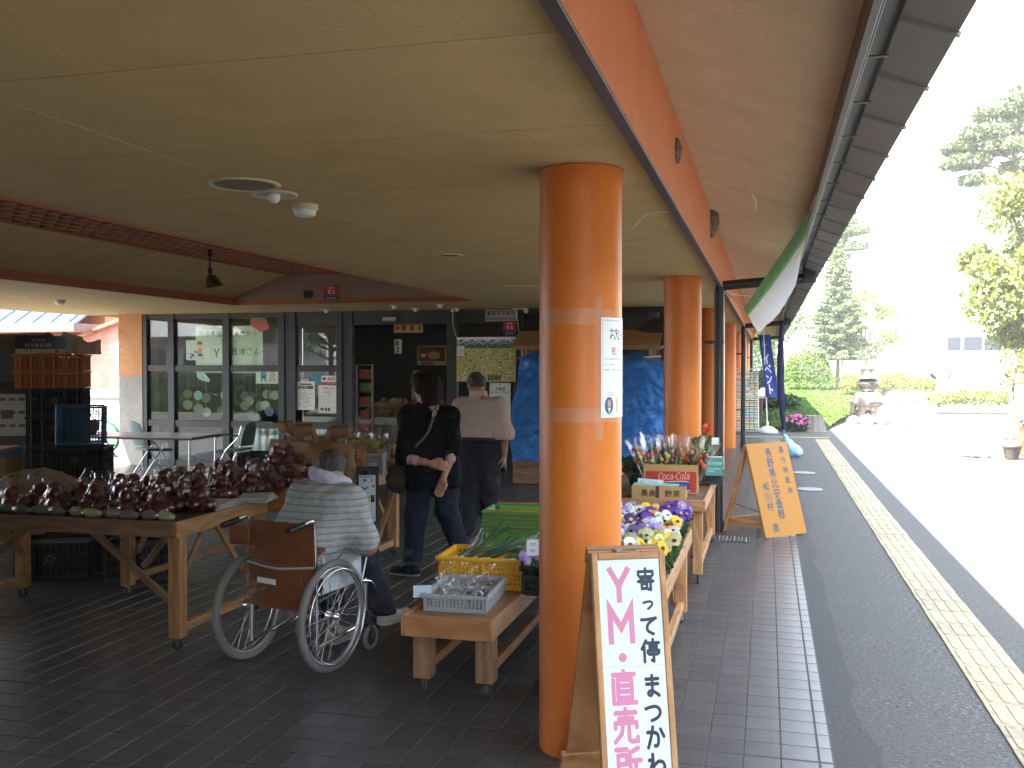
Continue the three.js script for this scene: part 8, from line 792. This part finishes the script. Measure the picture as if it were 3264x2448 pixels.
function pineTree(label, [x, y, z], h, pads, seed) { // red-barked pine: bent trunk, foliage in flat pads
  const o = thing('pine_tree', label, 'tree', [x, y, z], 0, 'conifers of the garden'), tr = [tube([[0, -0.2, 0], [0.15, h * 0.35, 0.1], [-0.2, h * 0.7, 0], [0.1, h * 0.97, 0]], 0.1, 30, 8)]; for (const p of pads) tr.push(tube([[0, p[1] - 0.5, 0], [p[0] * 0.5, p[1] - 0.15, p[2] * 0.5], [p[0], p[1] - 0.05, p[2]]], 0.035, 12, 6)); mesh('trunk', tr, M([0.24, 0.11, 0.07], 0.9, { bumpMap: plB, bumpScale: 0.01 }), o);
  mesh('crown', leaves(15000, (r) => { const p = pads[Math.floor(r() * pads.length)], a = r() * 6.3, q = Math.pow(r(), 0.5), ro = 1.35 * p[3] * (0.75 + 0.35 * noise(Math.cos(a) * 2 + p[0], Math.sin(a) * 2)); return [p[0] + q * ro * Math.cos(a), p[1] + (r() - 0.35) * p[3] * 0.75 * (1 - 0.5 * q), p[2] + q * ro * Math.sin(a)]; }, 0.15, seed), leafM([0.13, 0.17, 0.07]), o);
}
spruce('tall spruce standing on the lawn behind the statue', [2.82, 0.55, -42], 6.3, 1.75, 34000, 71, leafM([0.11, 0.16, 0.06]));
pineTree('tall red pine whose top shows above the roof edge', [3.6, 0.6, -52], 9.2, [[-0.2, 8.3, 0, 0.9], [0.6, 7.8, 0.2, 0.8], [-0.7, 7.3, 0, 0.9], [0.6, 7.0, 0, 0.7], [0.1, 8.8, 0, 0.6], [0.0, 7.7, 0, 0.8], [-0.4, 6.5, 0, 0.7]], 72);
pineTree('tall red pine with reddish limbs at the edge of the car park', [8.2, 0.4, -36], 10.8, [[-0.7, 9.7, 0, 0.8], [-1.2, 9.0, 0.2, 0.8], [0.0, 10.0, 0, 0.9], [-1.7, 8.1, 0, 0.8], [-1.3, 7.5, 0, 0.6], [0.6, 9.2, 0, 1], [-0.5, 8.5, 0.2, 0.8], [0.4, 10.4, 0, 0.7], [0.2, 7.9, 0, 0.8], [-1.9, 8.6, 0, 0.6], [-0.4, 6.6, 0, 0.4]], 73);
tree('garden_tree', 'yellow-green broadleaf tree beside the wooden planter', [5.5, 0, -21.6], 5.4, 1.7, leafM([0.18, 0.21, 0.045]), 22000, 81, undefined, 0.11, 0.9); tree('garden_tree', 'loose broadleaf tree behind the shrubs at the end of the shop', [0.2, 0.6, -48], 6, 2.6, greenA, 9000, 82); tree('garden_tree', 'pale broadleaf tree behind the spruce', [4.6, 0.6, -50], 4.6, 1.8, greenC, 6000, 83); tree('garden_tree', 'dark broadleaf tree behind the end of the building', [-3.2, 0.6, -50], 7, 3, greenB, 8000, 84);
// raised car park with a white van, lamp posts, planters
{
  const tv = struct('car_park_terrace', sheet((u, v) => { const x = 4 + 60 * u, z = -37 - 60 * v, e = Math.min(1, Math.max(0, (-z - 37) / 4)); return [x, -0.005 + 0.98 * e * Math.min(1, Math.max(0, (x - 4) / 3)), z]; }, 40, 40), M([0.3, 0.3, 0.29], 0.9));
  const v = thing('white_van', 'white passenger van parked beyond the hedge', 'van', [8.9, 0.97, -45.3]), paint = M([0.78, 0.79, 0.8], 0.3, { clearcoat: 0.6, clearcoatRoughness: 0.1 }), gl = M([0.012, 0.016, 0.024], 0.3);
  const sh = new THREE.Shape([[-2.35, 0.35], [-2.4, 0.75], [-2.3, 1.12], [-1.95, 1.22], [-1.45, 2.0], [-1.1, 2.12], [2.2, 2.12], [2.36, 1.95], [2.4, 0.4]].map((p) => new THREE.Vector2(...p))); mesh('body', new THREE.ExtrudeGeometry(sh, { depth: 1.6, bevelEnabled: true, bevelSize: 0.06, bevelThickness: 0.06, bevelSegments: 3 }).translate(0, 0, -1.6), paint, v);
  for (const [a, b] of [[-0.72, 0.02], [0.1, 0.78], [0.86, 1.5], [1.58, 2.2]]) mesh('side_window', span(a, b, 1.28, 1.88, 0.055, 0.075, 0.008), gl, v); { const q = new THREE.Shape([[-1.72, 1.28], [-0.82, 1.28], [-0.82, 1.88], [-1.35, 1.88]].map((p) => new THREE.Vector2(...p))); mesh('front_window', new THREE.ExtrudeGeometry(q, { depth: 0.02, bevelEnabled: false }).translate(0, 0, 0.055), gl, v); } mesh('windscreen', at(cb(0.02, 0.86, 1.35, 0.005), -1.74, 1.6, -0.8, 0, 0, -0.57), gl, v);
  for (const x of [-1.5, 1.55]) for (const z of [0.05, -1.65]) { const w = new THREE.Group(); w.name = 'wheel'; w.position.set(x, 0.32, z); v.add(w); mesh('tyre', new THREE.TorusGeometry(0.25, 0.075, 12, 30), rubber, w); mesh('hub_cap', rod([0, 0, 0.02], [0, 0, 0.07], 0.19, 24), steel, w); } mesh('headlight', span(-2.4, -2.28, 0.85, 1.02, -0.1, 0.05, 0.02), M([0.7, 0.7, 0.68], 0.15), v); mesh('bumper', span(-2.47, -2.33, 0.38, 0.62, -1.62, 0.04, 0.04), paint, v); mesh('door_mirror', span(-1.72, -1.6, 1.25, 1.45, 0.08, 0.22, 0.03), black, v); mesh('door_handle', span(-0.85, -0.7, 1.12, 1.15, 0.062, 0.075), steel, v);
  for (const [x, z, y, l] of [[6.2, -46, 7.2, 'slim white lamp post with a short arm beyond the garden'], [10.6, -52, 9, 'slim white lamp post with a short arm beyond the van']]) { const o = thing('lamp_post', l, 'lamp post', [x, 0.9, z]); mesh('post', rod([0, 0, 0], [0, y, 0], 0.08, 12, 0.05), white, o); mesh('lamp_head', span(-1.9, 0.1, y - 0.03, y + 0.07, -0.12, 0.12, 0.02), M([0.2, 0.19, 0.18], 0.5), o); }
  const wp = thing('white_pillar', 'plain white gate pillar before the parked van', 'pillar', [6.15, 0.3, -38]); mesh('shaft', span(-0.16, 0.16, 0, 2.9, -0.16, 0.16, 0.02), M([0.75, 0.75, 0.74], 0.7), wp); mesh('cap', span(-0.19, 0.19, 2.902, 2.97, -0.19, 0.19, 0.02), white, wp);
  const bd = thing('blank_board', 'large blank white board standing before the hedge', 'board', [6.3, 0, -25]); mesh('panel', span(-0.75, 0.75, 0.3, 1.42, -0.03, 0.03), M([0.8, 0.8, 0.8], 0.5), bd); for (const x of [-0.65, 0.65]) mesh('leg', span(x - 0.04, x + 0.04, 0, 0.3, -0.03, 0.03), white, bd);
  const pl = thing('wooden_planter', 'planter box of upright brown boards holding shrubs', 'planter', [4.55, 0, -18.8]); for (let i = 0; i < 14; i++) mesh('board', span(-0.1 + i * 0.1, -0.006 + i * 0.1, 0, 0.52, 0.22, 0.245), i % 3 ? oldWood : pine2, pl); for (let i = 0; i < 8; i++) mesh('board', span(-0.105, -0.08, 0, 0.52, -0.6 + i * 0.1, -0.506 + i * 0.1), i % 2 ? oldWood : pine2, pl); mesh('soil', span(-0.078, 1.3, 0, 0.46, -0.55, 0.218), M([0.05, 0.035, 0.025], 1), pl); mesh('shrub_foliage', leaves(2600, (r) => [1.3 * r(), 0.46 + 0.5 * Math.pow(r(), 1.4), -0.5 + 0.7 * r()], 0.08, 5), greenC, pl);
  const pp = thing('sapling_pot', 'thin staked sapling in a dark square pot beside the planter', 'potted tree', [4.1, 0, -18.35]); mesh('pot', lathe([[0.12, 0], [0.17, 0.2], [0.19, 0.2], [0.19, 0.25], [0.16, 0.25], [0.15, 0.22], [0, 0.22]], 4).rotateY(PI / 4), M([0.06, 0.045, 0.04], 0.6), pp); mesh('trunk', [tube([[0, 0.2, 0], [0.03, 0.7, 0], [0.0, 1.2, 0], [0.1, 1.7, 0]], 0.02, 16, 8), rod([0.08, 0.2, 0.02], [0.02, 1.25, 0.02], 0.012)], bark, pp); mesh('leaves', leaves(240, (r) => [0.5 * (r() - 0.4), 1.2 + 0.7 * r(), 0.4 * (r() - 0.5)], 0.09, 8), greenC, pp);
  tag(mesh('white_sack', net(grow(ball([3.6, 0.06, -18.7], 0.26, 0.12, 0.2), 0, 0.025, 9), [3.2, -0.02, -19.1, 4, 0.3, -18.3], 0.02), M([0.7, 0.68, 0.66], 0.6)), 'white filled sack lying beside the sapling pot', 'sack');
  // wall of the wing behind, which closes the canopy's far side
  const bw = thing('back_wing', 'brown rendered wing of the building closing the canopy behind the walkway', 'building', [0, 0, 1.5]); mesh('wing_wall', span(-10.6, -0.47, 0, CEIL, 0, 0.3), M([0.17, 0.11, 0.08], 0.85, { map: cloudT }), bw); mesh('return_wall', span(-10.6, -10.3, 0, CEIL, -5.4, 0), M([0.17, 0.11, 0.08], 0.85, { map: cloudT }), bw); for (const x of [-9, -6, -3]) mesh('wing_door', span(x, x + 1.6, 0, 2.1, -0.03, 0), M([0.03, 0.03, 0.03], 0.25), bw);
}
// dense tree belt along the far side of the car park
{ const t0 = tree('belt_tree', 'dense broadleaf tree of the belt along the far side of the car park', [14.5, -3.6, 15], 11.5, 4.2, greenB, 14000, 91, 'tree belt of the car park', 0.5, 1); for (let k = 1; k < 9; k++) dup(t0, [14.5 + (k % 2) * 1.6, -3.6 - (k % 3) * 0.5, 15 - k * 4.1], k * 1.7); }
// the bright air over the car park
scene.fog = new THREE.FogExp2(0xf4f3ee, 0.0014);
renderer.render(scene, camera);
